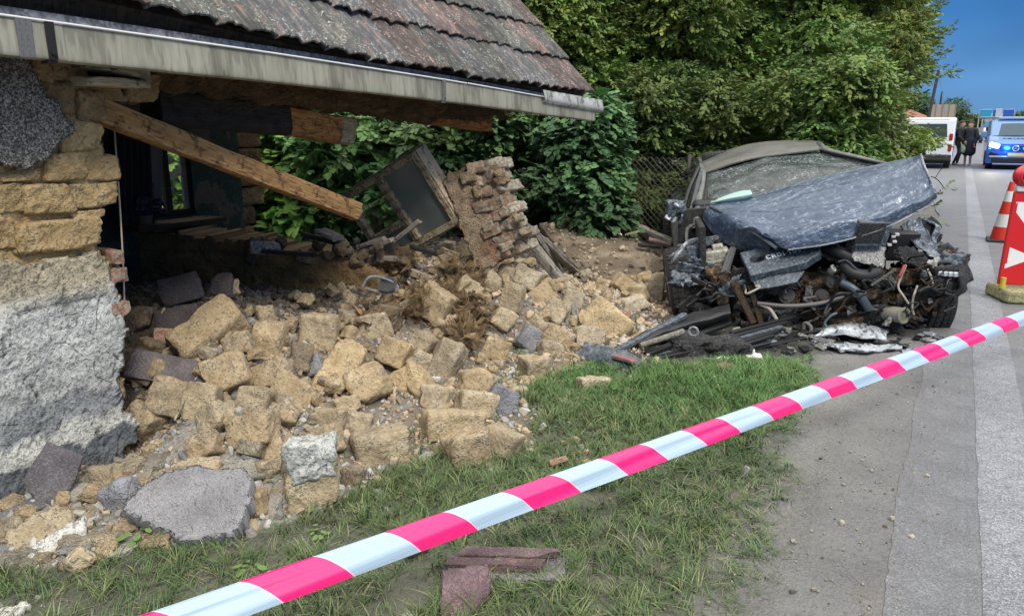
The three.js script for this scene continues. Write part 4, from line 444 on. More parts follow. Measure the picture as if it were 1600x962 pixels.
// ------------------------------------------------------------------ what lies in and on the heap, block by block
// each row: seen from the road at (x, y), seen width, seen height, turn in degrees, tilt, tone, and what singles it out
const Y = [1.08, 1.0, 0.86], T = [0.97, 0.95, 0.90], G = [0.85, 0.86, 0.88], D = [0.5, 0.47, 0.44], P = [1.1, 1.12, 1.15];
const blocks = [
  [331, 523, 112, 62, 52, 0.9, Y, 'largest yellow adobe block, tilted on end above the red brick half'],
  [371, 539, 46, 38, 10, 0.5, Y, 'small crumbly adobe block against the right side of the large tilted block'],
  [355, 584, 66, 56, 20, 0.5, Y, 'pitted hollowed adobe block below the large tilted block'],
  [268, 622, 60, 60, -15, 0.4, T, 'rounded adobe block before the flat grey slab'],
  [311, 630, 52, 66, 75, 0.4, T, 'pointed adobe block with a thin white straw leaning on it'],
  [225, 662, 52, 58, 60, 0.3, T, 'adobe block with a white lime edge next to the wall foot'],
  [320, 697, 40, 44, 30, 0.4, Y, 'small bright yellow lump in the pale crumbs near the wall foot'],
  [398, 675, 74, 54, 15, 0.5, Y, 'split yellow adobe block above the square yellow stump by the concrete slab'],
  [396, 631, 54, 50, 80, 0.4, T, 'pale square adobe block just above the split yellow one'],
  [422, 534, 46, 66, 88, 0.2, Y, 'upright adobe block with crumbs lying on its top'],
  [498, 520, 54, 58, 85, 0.2, T, 'upright grooved adobe block on the crest before the dark stub wall'],
  [528, 587, 112, 50, 52, 0.8, Y, 'clean long adobe brick lying slantwise in the middle of the heap'],
  [424, 587, 62, 40, 24, 0.5, Y, 'adobe block tilted to the right below the upright block with crumbs'],
  [466, 620, 80, 46, -38, 0.5, Y, 'adobe block slanting down right beside the clean long brick'],
  [577, 604, 60, 56, 30, 0.7, Y, 'diamond-shaped adobe block right of the clean long brick'],
  [617, 552, 48, 44, -20, 0.4, Y, 'orange-tinged adobe block with a dark hollow in its face'],
  [643, 598, 48, 50, 40, 0.5, Y, 'adobe block right of the diamond-shaped one'],
  [697, 563, 46, 66, 70, 0.4, T, 'tall rounded adobe block below the straw'],
  [660, 541, 40, 48, 60, 0.4, T, 'narrow adobe block between the hollowed one and the tall rounded one'],
  [660, 566, 40, 34, -35, 0.4, T, 'flat leaning adobe piece under the narrow block'],
  [742, 596, 48, 38, 0, 0.2, Y, 'square adobe block right of the tall rounded block'],
  [743, 633, 62, 42, -16, 0.3, T, 'pale adobe block on the heap edge above the pair in the grass'],
  [709, 664, 92, 46, -6, 0.2, T, 'long worn adobe block lying across behind the cubic one in the grass'],
  [728, 700, 66, 56, 3, 0.1, Y, 'cubic adobe block standing in the grass edge'],
  [784, 692, 56, 48, -14, 0.3, T, 'adobe block in the grass at the right of the cubic one'],
  [595, 698, 84, 54, 3, 0.15, T, 'wide adobe block resting flat on the grass edge below the pale crumbs'],
  [487, 571, 32, 36, 20, 0.4, G, 'small grey angular lump left of the clean long brick'],
  [541, 633, 42, 28, 5, 0.3, T, 'small flat adobe piece under the foot of the clean long brick'],
  [679, 622, 46, 38, -8, 0.3, T, 'crumbling adobe piece between the square blocks and the long worn one'],
  [783, 626, 46, 42, -30, 0.3, G, 'greyish lump right of the pale block on the heap edge'],
  [688, 480, 40, 50, 70, 0.3, Y, 'adobe block with a broken golden face on the crest beside the straw'],
  [690, 520, 32, 36, 50, 0.3, T, 'small adobe lump under the golden-faced block in the straw'],
  [578, 512, 62, 40, 8, 0.3, T, 'broad earthy lump on the crest right of the grooved block'],
  [600, 495, 50, 40, -10, 0.3, D, 'grey-brown lump under the bent metal strip'],
  [437, 712, 40, 42, 60, 0.4, Y, 'small orange-yellow adobe end beside the white rendered chunk'],
  [397, 788, 40, 42, 12, 0.2, Y, 'small squarish yellow adobe end right of the concrete slab'],
  [837, 575, 43, 40, 2, 0.1, T, 'square adobe block on the grass edge below the dark panel'],
  [926, 600, 52, 22, -8, 0.05, P, 'flat pale adobe piece alone on the grass'],
  [948, 508, 78, 56, -35, 0.5, Y, 'large adobe block leaning on the end of the grey plank'],
  [918, 526, 44, 32, -10, 0.3, T, 'adobe piece in front of the large one by the plank'],
  [872, 529, 46, 36, -25, 0.3, Y, 'adobe block at the right rim of the heap above the dark panel'],
  [860, 546, 36, 28, -15, 0.3, T, 'small adobe lump just below the block at the right rim'],
  [846, 466, 42, 36, 35, 0.5, Y, 'sharp square-faced adobe block below the old poles'],
  [874, 447, 24, 22, 20, 0.3, T, 'small cubic adobe end beside the foot of the poles'],
  [856, 436, 28, 24, 40, 0.3, T, 'small adobe end under the grey pole'],
  [821, 436, 42, 34, -28, 0.4, T, 'adobe block just below the fallen brickwork chunk, right one'],
  [793, 432, 30, 34, 75, 0.3, T, 'adobe block just below the fallen brickwork chunk, left one'],
  [801, 467, 34, 48, 80, 0.3, T, 'smooth oval adobe block in the upper heap'],
  [769, 446, 30, 36, 65, 0.3, T, 'weathered adobe lump right of the straw bundle'],
  [785, 500, 34, 34, -40, 0.4, T, 'flat-faced adobe piece in the right slope of the heap'],
  [869, 488, 34, 36, 60, 0.4, T, 'adobe piece by the short grey post in the right slope'],
  [893, 474, 32, 38, 70, 0.4, P, 'pale broken adobe block left of the grey plank'],
  [843, 512, 40, 30, -30, 0.3, T, 'adobe lump low in the right slope above the rim blocks'],
  [826, 531, 36, 40, 45, 0.3, G, 'grey mortar lump in the right slope'],
  [775, 548, 40, 36, -20, 0.3, Y, 'adobe lump in the lower right slope below the straw'],
  [748, 402, 72, 32, -24, 0.4, T, 'long adobe block lying aslant at the foot of the brickwork chunk'],
  [700, 402, 30, 24, -20, 0.3, Y, 'small adobe end left of the long aslant block'],
  [699, 388, 26, 20, 8, 0.2, T, 'small squared adobe end below the window frame'],
  [661, 372, 42, 36, 20, 0.3, T, 'adobe lump under the lower corner of the window frame'],
  [477, 383, 40, 34, -20, 0.2, D, 'grey-brown block on the top of the stub wall'],
  [726, 458, 40, 44, 50, 0.3, T, 'adobe lump half under the straw bundle'],
  [702, 505, 30, 26, 0, 0.3, T, 'small adobe bit lying in the straw'],
  [941, 427, 26, 26, 15, 0.2, Y, 'small adobe cube on the earthy panel, lower of two'],
  [931, 408, 34, 20, 25, 0.3, Y, 'adobe piece on the earthy panel, upper of two'],
  [973, 443, 28, 28, 45, 0.3, Y, 'adobe cube among the pebbles left of the wrecked car'],
  [1008, 437, 24, 24, 20, 0.3, Y, 'adobe cube nearest the car wheel behind the pebbles'],
  [997, 457, 30, 24, 0, 0.2, T, 'adobe piece in front of the cube nearest the wheel'],
  [990, 474, 44, 24, 10, 0.2, P, 'pale flat-topped block before the wrecked wheel'],
  [1027, 450, 24, 48, 85, 0.3, T, 'tall broken block leaning on the wrecked wheel'],
  [1132, 578, 26, 20, 20, 0.2, [0.62, 0.55, 0.5], 'brown stone on the grass before the torn bumper'],
  [812, 613, 26, 18, 0, 0.1, P, 'small pale lump on the grass right of the heap'],
  [122, 876, 36, 34, 40, 0.2, T, 'small tan stone at the front edge of the crumbs in the near grass'],
  [190, 775, 52, 46, 25, 0.2, G, 'grey broken stone left of the big concrete slab'],
  [553, 745, 32, 32, 0, 0.2, D, 'dark grey stone right of the white rendered chunk'],
  [165, 742, 46, 34, 12, 0.2, T, 'tan lump against the wall foot by the purple tile'],
  [596, 753, 26, 16, 0, 0.1, P, 'pale pebble-like lump in the near grass'],
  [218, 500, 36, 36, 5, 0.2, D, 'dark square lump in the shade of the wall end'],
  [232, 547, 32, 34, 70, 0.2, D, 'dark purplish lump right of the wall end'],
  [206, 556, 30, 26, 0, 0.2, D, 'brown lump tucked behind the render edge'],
  [340, 655, 44, 46, 40, 0.4, T, 'tan block behind the small bright yellow lump'],
  [450, 650, 32, 40, 60, 0.4, T, 'thin tan sliver standing below the slanting block'],
  [517, 655, 50, 34, 0, 0.3, T, 'flat earthy chunk above the white rendered chunk'],
  [510, 690, 44, 44, 30, 0.3, T, 'earthy chunk right behind the white rendered chunk'],
  [560, 660, 42, 32, -10, 0.3, T, 'earthy chunk left of the wide block'],
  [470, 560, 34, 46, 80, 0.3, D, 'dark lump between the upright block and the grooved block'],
];
{
  reseed(404);
  blocks.forEach(([px, py, w, h, turn, tilt, tone0, label], i) => { let tone = tone0;
    const hit = onGround(px, py + h * 0.22), s = pxSize(hit), L = Math.max(w, h) * s * 0.98, S = Math.min(w, h) * s * 0.98, a = turn * Math.PI / 180;
    const depth = Math.min(L, S * rr(0.95, 1.15)), longFirst = w >= h;
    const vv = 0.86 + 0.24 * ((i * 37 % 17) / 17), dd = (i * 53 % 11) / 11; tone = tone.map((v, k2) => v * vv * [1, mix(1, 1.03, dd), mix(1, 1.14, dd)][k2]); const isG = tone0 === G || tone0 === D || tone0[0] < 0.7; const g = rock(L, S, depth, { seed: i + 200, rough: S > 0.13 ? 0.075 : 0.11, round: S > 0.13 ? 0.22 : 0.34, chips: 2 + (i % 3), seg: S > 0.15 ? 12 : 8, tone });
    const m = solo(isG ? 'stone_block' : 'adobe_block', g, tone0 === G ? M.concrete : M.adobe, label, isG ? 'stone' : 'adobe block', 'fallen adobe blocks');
    // long side turned in the plane facing the road, then leaning back on the slope
    const q = new THREE.Quaternion().setFromRotationMatrix(basis(RT, V3(0, 1, 0), V3(0, 1, 0).cross(RT).negate()));
    const face = new THREE.Quaternion().setFromRotationMatrix(basis(RT, V3(0, 1, 0), RT.clone().cross(V3(0, 1, 0))));
    m.quaternion.copy(face).multiply(QE(0, rr(-0.45, 0.45), 0)).multiply(QE(-tilt, 0, 0)).multiply(QE(0, 0, longFirst || turn > 30 ? a : a));
    m.position.copy(at(px, py, Math.hypot(hit.x, hit.z) - 0.12 * S)); const low = Math.abs(Math.sin(a)) * L / 2 + Math.abs(Math.cos(a)) * S / 2, gy = heapH(m.position.x, m.position.z) + 0.01; if (m.position.y - low * 0.85 > gy) m.position.y = gy + low * 0.85;
    m.updateMatrixWorld();
  });
  // middling broken lumps that fill the heap between the blocks; nothing tells them apart
  reseed(515); const pool = Array.from({ length: 16 }, (_, i) => rock(1, rr(0.55, 0.9), rr(0.6, 0.95), { seed: 700 + i, rough: 0.14, round: 0.3, chips: 5, seg: 6, tone: i % 4 === 3 ? [0.9, 0.92, 0.98] : [0.95, 0.9, 0.82] })); pool.forEach((g) => { const u = g.attributes.uv.array; for (let i = 0; i < u.length; i++) u[i] *= 0.08; }); let first = null, n = 0, tries = 0;
  while (n < 280 && tries++ < 20000) {
    const x = rr(-3.6, -1.7), z = rr(-6.4, -1.0), h = heapH(x, z); if ((h < 0.03 && !(rubbleZone(x, z) && rnd() < 0.5)) || (x < WALLX + 0.1 && z > -1.95)) continue; const s = rr(0.04, 0.105) * (h < 0.08 ? 0.75 : 1);
    const k = Math.floor(rnd() * 16); let m; if (!first) { m = first = solo('adobe_lump', pool[k], M.adobe, 'small broken lump of earth lying loose among the larger blocks of the heap', 'lump', 'small broken lumps in the heap'); } else { m = first.clone(); m.name = numbered('adobe_lump'); m.geometry = pool[k]; scene.add(m); }
    m.scale.setScalar(s); m.position.set(x, groundH(x, z) + s * 0.2 + (h > 0.12 ? rr(0, 0.05) : 0), z); m.rotation.set(rr(-0.6, 0.6), rr(0, 6.3), rr(-0.6, 0.6)); n++;
  }
}
{ reseed(616); for (let i = 0; i < 110; i++) { let px, py; do { px = rr(-10, 520); py = rr(690, 900); } while (!(py < 905 - Math.max(0, px - 60) * 0.28) || py < 705 + (px < 190 ? 45 : 0)); const q = onGround(px, py), s = rr(0.03, 0.11), f = rnd() < 0.5; const m = solo('mortar_lump', rock(s * rr(1, 1.6), s * (f ? 0.22 : 0.6), s, { seed: 1700 + i, rough: 0.14, round: 0.25, chips: 4, seg: 6, tone: pick([[0.95, 0.95, 0.95], [1.1, 1.05, 0.95], [0.8, 0.82, 0.86], [1.15, 1.0, 0.82]]) }), f ? M.concrete : M.dust, 'small pale lump or flake of render in the crumbs around the big grey slab', 'mortar lump', 'small render pieces near the grey slab'); m.position.copy(q).add(V3(0, s * 0.1, 0)); m.rotation.set(rr(-0.4, 0.4), rr(0, 6.3), rr(-0.4, 0.4)); } }
const lie = (o, p, q) => { o.position.copy(p); if (q) o.quaternion.copy(q); return o; };
const facing = (turn = 0, tilt = 0, roll = 0) => new THREE.Quaternion().setFromRotationMatrix(basis(RT, V3(0, 1, 0), RT.clone().cross(V3(0, 1, 0)))).multiply(QE(tilt, turn, roll));
{ // flat slabs, render plates, tiles and bricks
  const sl = (name, poly, s, t, mat, label, cat, p, q, tone = () => ONE, amp = 0.02) => { const P0 = poly.map(([x, y]) => [x * s, y * s]); const m = solo(name, slab(P0, 0.013, t, (u, v) => amp * fbm(u * 8, v * 8, s, 4) + amp * 0.4 * noise(u * 30, v * 30, 3), tone, 0.02), mat, label, cat); return lie(m, p, q); };
  sl('concrete_slab', [[-88, 8], [-60, 44], [-10, 62], [60, 60], [84, 40], [90, -10], [74, -50], [20, -58], [-14, -50], [-40, -30], [-84, -14]], pxSize(onGround(295, 790)), 0.07, M.concrete, 'big flat grey slab of rough render lying at the front of the heap', 'slab', onGround(293, 795, 0.09).add(V3(0, 0.02, 0)), facing(0.12, -0.95, -0.05), (u, v) => { const k = 1 + 0.3 * fbm(u * 9, v * 9, 2, 3); return [1.0 * k, 1.0 * k, 1.06 * k]; }, 0.022);
  const ch = thing('rendered_chunk', 'upright white rendered chunk of adobe standing at the grass edge', 'wall chunk', onGround(490, 790)); const cs = pxSize(ch.position); ch.quaternion.copy(facing(0.25, -0.12, 0.04));
  part('adobe_core', rock(78 * cs, 96 * cs, 50 * cs, { seed: 61, rough: 0.11, round: 0.25, chips: 3, seg: 14, tone: [1.02, 1.02, 0.98] }).translate(0, 40 * cs, 0), M.adobe, ch);
  part('plaster', rock(74 * cs, 54 * cs, 52 * cs, { seed: 67, rough: 0.14, round: 0.15, chips: 5, seg: 14, tone: [0.80, 0.80, 0.77] }).translate(2 * cs, 78 * cs, 6 * cs), M.plaster, ch, 'whitish render on the upper half');
  sl('plaster_plate', [[-46, -20], [-44, 10], [-10, 26], [20, 32], [42, 22], [48, 2], [30, -20], [0, -32], [-30, -30]], pxSize(onGround(60, 830)), 0.02, M.adobe, 'rounded tan render flake lying on a second flake near the wall', 'render flake', onGround(62, 828, 0.05), facing(0.3, -0.75, 0.12), () => [0.98, 0.98, 0.95], 0.01);
  sl('plaster_plate', [[-40, -26], [-46, 0], [0, 22], [44, 40], [46, 10], [20, -22], [-10, -30]], pxSize(onGround(70, 850)), 0.02, M.plaster, 'pale render flake half covered by the rounded tan one', 'render flake', onGround(82, 852, 0.02), facing(0.1, -0.95, 0.25), () => [1.15, 1.12, 1.05], 0.01);
  sl('plaster_plate', [[-40, -12], [-30, 12], [10, 18], [44, 12], [40, -6], [0, -16]], pxSize(onGround(305, 730)), 0.02, M.adobe, 'long flat tan flake above the big grey slab', 'render flake', onGround(300, 732, 0.05), facing(0, -0.8, 0.05), () => [1.05, 1.05, 1.05], 0.01);
  sl('plaster_plate', [[-38, -10], [-30, 14], [10, 16], [40, 12], [42, -8], [0, -14]], pxSize(onGround(372, 735)), 0.02, M.concrete, 'flat greyish flake between the big grey slab and the split block', 'render flake', onGround(372, 737, 0.05), facing(0.2, -0.8, -0.1), () => [1.1, 1.05, 0.95], 0.01);
  sl('plaster_plate', [[-22, -8], [-18, 6], [4, 12], [22, 0], [8, -10]], pxSize(onGround(20, 955)), 0.015, M.plaster, 'pale corner of a flake in the nearest grass', 'render flake', onGround(16, 955, 0.02), facing(0, -1.2, 0.1), () => [1.1, 1.05, 0.95], 0.006);
  // plum-coloured tiles
  const tl = (label, px, py, w, h, q, lift = 0.05, tone = ONE, mat = M.plumTile) => { const p = onGround(px, py, lift), s = pxSize(p), m = solo('broken_tile', rock(w * s, h * s, 0.028, { seed: px, rough: 0.10, round: 0.3, chips: 3, seg: 9, tone }), mat, label, 'tile', null); return lie(m, p, q); };
  tl('purple-grey tile leaning upright against the wall foot', 82, 742, 66, 84, facing(0.5, -0.32, -0.62), 0.10, [0.95, 1.05, 1.1]);
  tl('thin grey tile edge on the ground beneath the leaning purple tile', 34, 800, 80, 30, facing(0.4, -1.15, 0.5), 0.02, [1.0, 1.15, 1.15]);
  tl('wide plum-grey broken tile lying under the large tilted block', 262, 578, 120, 48, facing(0.2, -0.75, -0.28), 0.06, [1.0, 1.05, 1.05]);
  tl('dark plum tile piece left of the wide broken tile', 218, 578, 60, 34, facing(-0.2, -0.6, -0.35), 0.05, [1.05, 0.9, 0.9]);
  tl('dark slate-like tile standing in the dark room rubble', 282, 452, 62, 44, facing(0.2, -0.4, 0.25), 0.1, [0.42, 0.44, 0.46]);
  tl('dark tile fragment with rounded top in the dark room rubble', 346, 446, 38, 40, facing(-0.3, -0.5, 0.1), 0.1, [0.48, 0.47, 0.48]);
  tl('dark tile lying flat behind the red brick half', 276, 496, 64, 36, facing(0.1, -0.7, 0.2), 0.06, [0.42, 0.42, 0.43]);
  const b = (label, px, py, w, h, d, q, tone = ONE) => { const p = onGround(px, py, 0.03), s = pxSize(p), m = solo('broken_brick', rock(w * s, h * s, d * s, { seed: px + 1, rough: 0.1, round: 0.2, chips: 2, seg: 8, tone }), M.brick, label, 'brick'); return lie(m, p, q); };
  b('half red brick with mortar on top beside the large tilted block', 267, 526, 46, 26, 32, facing(0.2, -0.3, -0.1), [1.15, 1.15, 1.15]);
  b('small red brick corner behind the half red brick', 300, 512, 20, 18, 16, facing(0.4, 0.2, 0.3));
  b('red brick sliver under the striped tape in the grass', 652, 862, 36, 8, 16, facing(0.2, -0.9, 0.2), [0.8, 0.7, 0.7]);
  b('red brick sliver in the grass near the cubic block', 872, 722, 30, 10, 14, facing(0.2, -0.9, 0.2), [0.8, 0.7, 0.7]);
  // roof tile pieces in the foreground
  const f1 = thing('roof_tile_fragment', 'long broken plum roof tile with mortar ridge lying in the near grass', 'roof tile', onGround(788, 895)); const s1 = pxSize(f1.position); f1.quaternion.copy(facing(-0.05, 0.02, 0));
  part('slab', rock(190 * s1, 0.022, 62 * s1, { seed: 12, rough: 0.12, round: 0.3, chips: 2, seg: 12, tone: [1.25, 1.4, 1.4] }).translate(0, 0.012, 0), M.plumTile, f1);
  part('rib', rock(178 * s1, 0.022, 26 * s1, { seed: 13, rough: 0.2, round: 0.5, chips: 3, seg: 12, tone: [1.15, 0.95, 0.95] }).translate(-4 * s1, 0.04, -24 * s1), M.plumTile, f1); part('rib', rock(168 * s1, 0.028, 22 * s1, { seed: 14, rough: 0.25, round: 0.5, chips: 3, seg: 12, tone: [0.9, 0.72, 0.7] }).translate(-6 * s1, 0.036, 4 * s1), M.plumTile, f1);
  const f2 = solo('roof_tile_fragment', slab([[-35, -50], [-34, 34], [34, 44], [36, 2], [10, -36], [-2, -50]].map(([x, y]) => [x * s1, y * s1]), 0.008, 0.02, (u, v) => 0.003 * noise(u * 30, v * 30), () => [1.15, 0.92, 0.98], 0.004), M.plumTile, 'flat dark red broken tile with a slanted edge in front of the long broken tile', 'roof tile'); lie(f2, onGround(727, 934, 0.03).add(V3(0, 0.02, 0)), facing(0.03, -1.0, -0.03));
  const f3 = onGround(1163, 746); lie(solo('stone_flake', rock(0.065, 0.018, 0.03, { seed: 8, seg: 6, chips: 3, tone: [1.1, 1.1, 1.1] }), M.concrete, 'narrow pale stone flake upright in the grass near the dirt shoulder', 'stone'), f3.add(V3(0, 0.02, 0)), facing(0, 0, 1.1));
}
{ // leaning beam, planks, poles
  const tim = (name, label, cat, a, b, w, h, mat, seed) => { const m = solo(name, bar(a, b, w, h, V3(0, 1, 0), 0.006, 0.006, seed), mat, label, cat); return m; };
  tim('fallen_beam', 'long brown squared beam slanting down from the broken wall top across the gap', 'beam', onX(150, 172, WALLX - 0.05), onX(555, 330, WALLX + 0.02), 0.10, 0.105, M.woodFresh, 4);
  tim('plank', 'pale plank lying on the heap left of the straw bundle', 'plank', onGround(640, 424, 0.05), onGround(703, 446, 0.05), 0.06, 0.05, M.woodPale, 6);
  tim('plank', 'wide grey plank running down to the large block by the torn bumper', 'plank', onGround(850, 432, 0.04), onGround(948, 492, 0.05), 0.17, 0.035, M.woodGrey, 7);
  tim('plank', 'short thick grey board at the lower edge of the earthy panel', 'plank', onGround(955, 412, 0.05), onGround(1000, 422, 0.05), 0.16, 0.06, M.woodGrey, 8);
  tim('pole', 'thick grey pole slanting down beside the brickwork chunk', 'pole', at(812, 358, 5.9), onGround(876, 438, 0.05), 0.075, 0.075, M.woodGrey, 9);
  tim('pole', 'thin grey pole with a knotted top next to the thick pole', 'pole', at(832, 362, 6.0), onGround(880, 430, 0.03), 0.05, 0.05, M.woodGrey, 10);
  tim('board', 'long weathered board, outer one of the leaning boards above the poles', 'board', at(812, 344, 6.25), onGround(915, 428, 0.03), 0.07, 0.03, M.woodGrey, 11);
  tim('board', 'long weathered board, inner one of the leaning boards above the poles', 'board', at(822, 356, 6.15), onGround(905, 430, 0.05), 0.10, 0.025, M.woodGrey, 12);
  tim('stick', 'short crooked stick at the head of the wide grey plank', 'stick', onGround(884, 440, 0.04), onGround(918, 438, 0.04), 0.022, 0.022, M.woodGrey, 13);
  tim('post', 'short grey post standing in the right slope of the heap', 'post', onGround(900, 500, 0.02), onGround(896, 468, 0.10), 0.06, 0.06, M.woodGrey, 14);
  tim('pole', 'long grey pole lying along the foot of the wire fence', 'pole', at(953, 337, 8.9), at(1054, 382, 8.0), 0.09, 0.09, M.woodGrey, 15);
  tim('straw_stalk', 'thin white stalk leaning between two adobe blocks', 'stalk', onGround(272, 655, 0.10), onGround(298, 604, 0.12), 0.008, 0.008, M.woodPale, 16);
  for (const [i, x0, y0, x1, y1, w] of [[1, 410, 392, 492, 398, 0.05], [2, 470, 366, 545, 384, 0.05], [3, 545, 398, 620, 404, 0.06], [4, 500, 360, 528, 372, 0.12], [5, 560, 386, 600, 372, 0.07], [6, 575, 390, 612, 374, 0.06], [7, 612, 380, 655, 345, 0.05], [8, 640, 384, 682, 398, 0.03]])
    tim('loose_board', ['dark board lying along the top of the stub wall', 'dark lath above the grey-brown block on the stub wall', 'long grey board end on the right end of the stub wall', 'cracked grey board tilted on the stub wall', 'grey split board crossing under the leaning beam end', 'grey split board right of its twin under the leaning beam end', 'dark stick resting on the lower corner of the window frame', 'thin dark lath below the window frame'][i - 1], 'board', at(x0, y0, 5.35 - i * 0.02), at(x1, y1, 5.25 - i * 0.02), w, 0.03, i === 1 || i === 2 || i === 8 ? M.woodDark : M.woodGrey, 20 + i);  // a few boards in the darker wood, the rest grey
  // rubble on the stub wall
  reseed(61); for (let i = 0; i < 26; i++) { const px = rr(385, 640), py = mix(398, 408, (px - 385) / 250) + rr(-24, 4), r = mix(5.6, 5.1, (px - 385) / 250), p = at(px, py, r + rr(-0.1, 0.15)), s = rr(0.05, 0.10); const m = solo('dark_lump', rock(s, s * 0.8, s, { seed: 800 + i, rough: 0.12, round: 0.3, chips: 3, seg: 6, tone: pick([[0.42, 0.38, 0.34], [0.3, 0.29, 0.28], [0.62, 0.56, 0.5]]) }), M.adobe, 'dusty brown lump lying on top of the low stub wall', 'lump', 'lumps on the stub wall'); m.position.copy(p); m.rotation.set(rr(0, 3), rr(0, 3), rr(0, 3)); }
  const e = at(430, 383, 5.35); lie(solo('speckled_plate', rock(0.20, 0.09, 0.03, { seed: 2, rough: 0.15, chips: 3, seg: 8 }), M.palePlate, 'pale speckled plate fragment on the left end of the stub wall', 'plate'), at(415, 388, 5.35), facing(0.1, -0.2, -0.1));
  // bent bright strip
  const bs = (x, y) => at(x, y, 4.75); solo('bent_metal_strip', tube([bs(566, 448), bs(575, 434), bs(588, 432), bs(612, 440), bs(622, 450), bs(612, 456), bs(590, 455), bs(570, 450)], 0.008, 60, 6), M.silver, 'bent bright metal strip looped on the heap before the stub wall', 'metal strip');
  lie(solo('round_cap', merge([cyl(0.055, 0.05, 0.03, 20), new THREE.TorusGeometry(0.05, 0.009, 8, 24).rotateX(Math.PI / 2).translate(0, 0.015, 0)]), M.steel, 'small round metal cap inside the bent strip', 'cap'), bs(606, 446), facing(0, 0.8, 0));
}
{ // the fallen window: a double sash in a deep box, tipped on its corner
  const r = 5.35, Tp = at(646, 236, r), Rp = at(718, 349, r), Lp = at(546, 318, r + 0.36), a = Rp.clone().sub(Tp), b = Lp.clone().sub(Tp), La = a.length(), Lb = b.length() * 1.06; const ax = a.clone().normalize(), n = ax.clone().cross(b).normalize(); if (n.dot(Tp) < 0) n.negate(); const bx = n.clone().cross(ax).normalize(); if (bx.dot(b) < 0) bx.negate();
  const w = thing('window_frame', 'old wooden double window torn from the wall, tipped on its corner in the heap', 'window', Tp); const B3 = basis(ax, bx, ax.clone().cross(bx)); w.quaternion.setFromRotationMatrix(B3); const s = ax.clone().cross(bx).dot(n) > 0 ? 1 : -1; // depth runs away from the road
  const f = (u0, u1, v0, v1, d0, d1, m, name = 'frame') => part(name, rbox(u1 - u0, v1 - v0, d1 - d0, 0.004).translate((u0 + u1) / 2, (v0 + v1) / 2, s * (d0 + d1) / 2), m, w);
  const D = 0.17, t = 0.045; f(0, La, 0, t, 0, 0.055, M.woodPainted); f(0, La, Lb - t, Lb, 0, 0.055, M.woodPainted); f(0, t, t, Lb - t, 0, 0.05, M.woodPainted); f(La - t, La, t, Lb - t, 0, 0.05, M.woodPainted);
  f(0, La, -0.014, 0.0, 0.012, D, plain(0.50, 0.42, 0.31, { map: M.woodPale.map, bumpMap: M.woodPale.bumpMap, bumpScale: 0.002, roughness: 0.8, color: new THREE.Color(1.25, 1.25, 1.25) }), 'jamb'); f(-0.012, 0, 0, Lb, 0.03, D, M.woodGrey, 'jamb'); f(La, La + 0.012, 0, Lb, 0.03, D, M.woodPainted, 'jamb'); f(0.01, 0.05, 0, Lb, D - 0.03, D, M.woodGrey, 'jamb');
  f(t, La - t, Lb * 0.5 - 0.03, Lb * 0.5 + 0.004, -0.012, 0.04, M.woodPainted, 'mullion'); f(t, La - t, Lb * 0.5 + 0.008, Lb * 0.5 + 0.035, 0.0, 0.05, M.woodPainted, 'mullion'); f(La * 0.62, La * 0.62 + 0.045, Lb * 0.5 + 0.035, Lb - t, 0, 0.04, M.woodPainted, 'transom');
  f(t, La - t, t, Lb * 0.5 - 0.03, 0.025, 0.03, M.dustyGlass, 'pane'); f(t, La * 0.62, Lb * 0.5 + 0.035, Lb - t, 0.025, 0.029, M.glass, 'pane'); f(La * 0.62 + 0.045, La - t, Lb * 0.5 + 0.035, Lb - t, 0.025, 0.03, M.dustyGlass, 'pane');
}
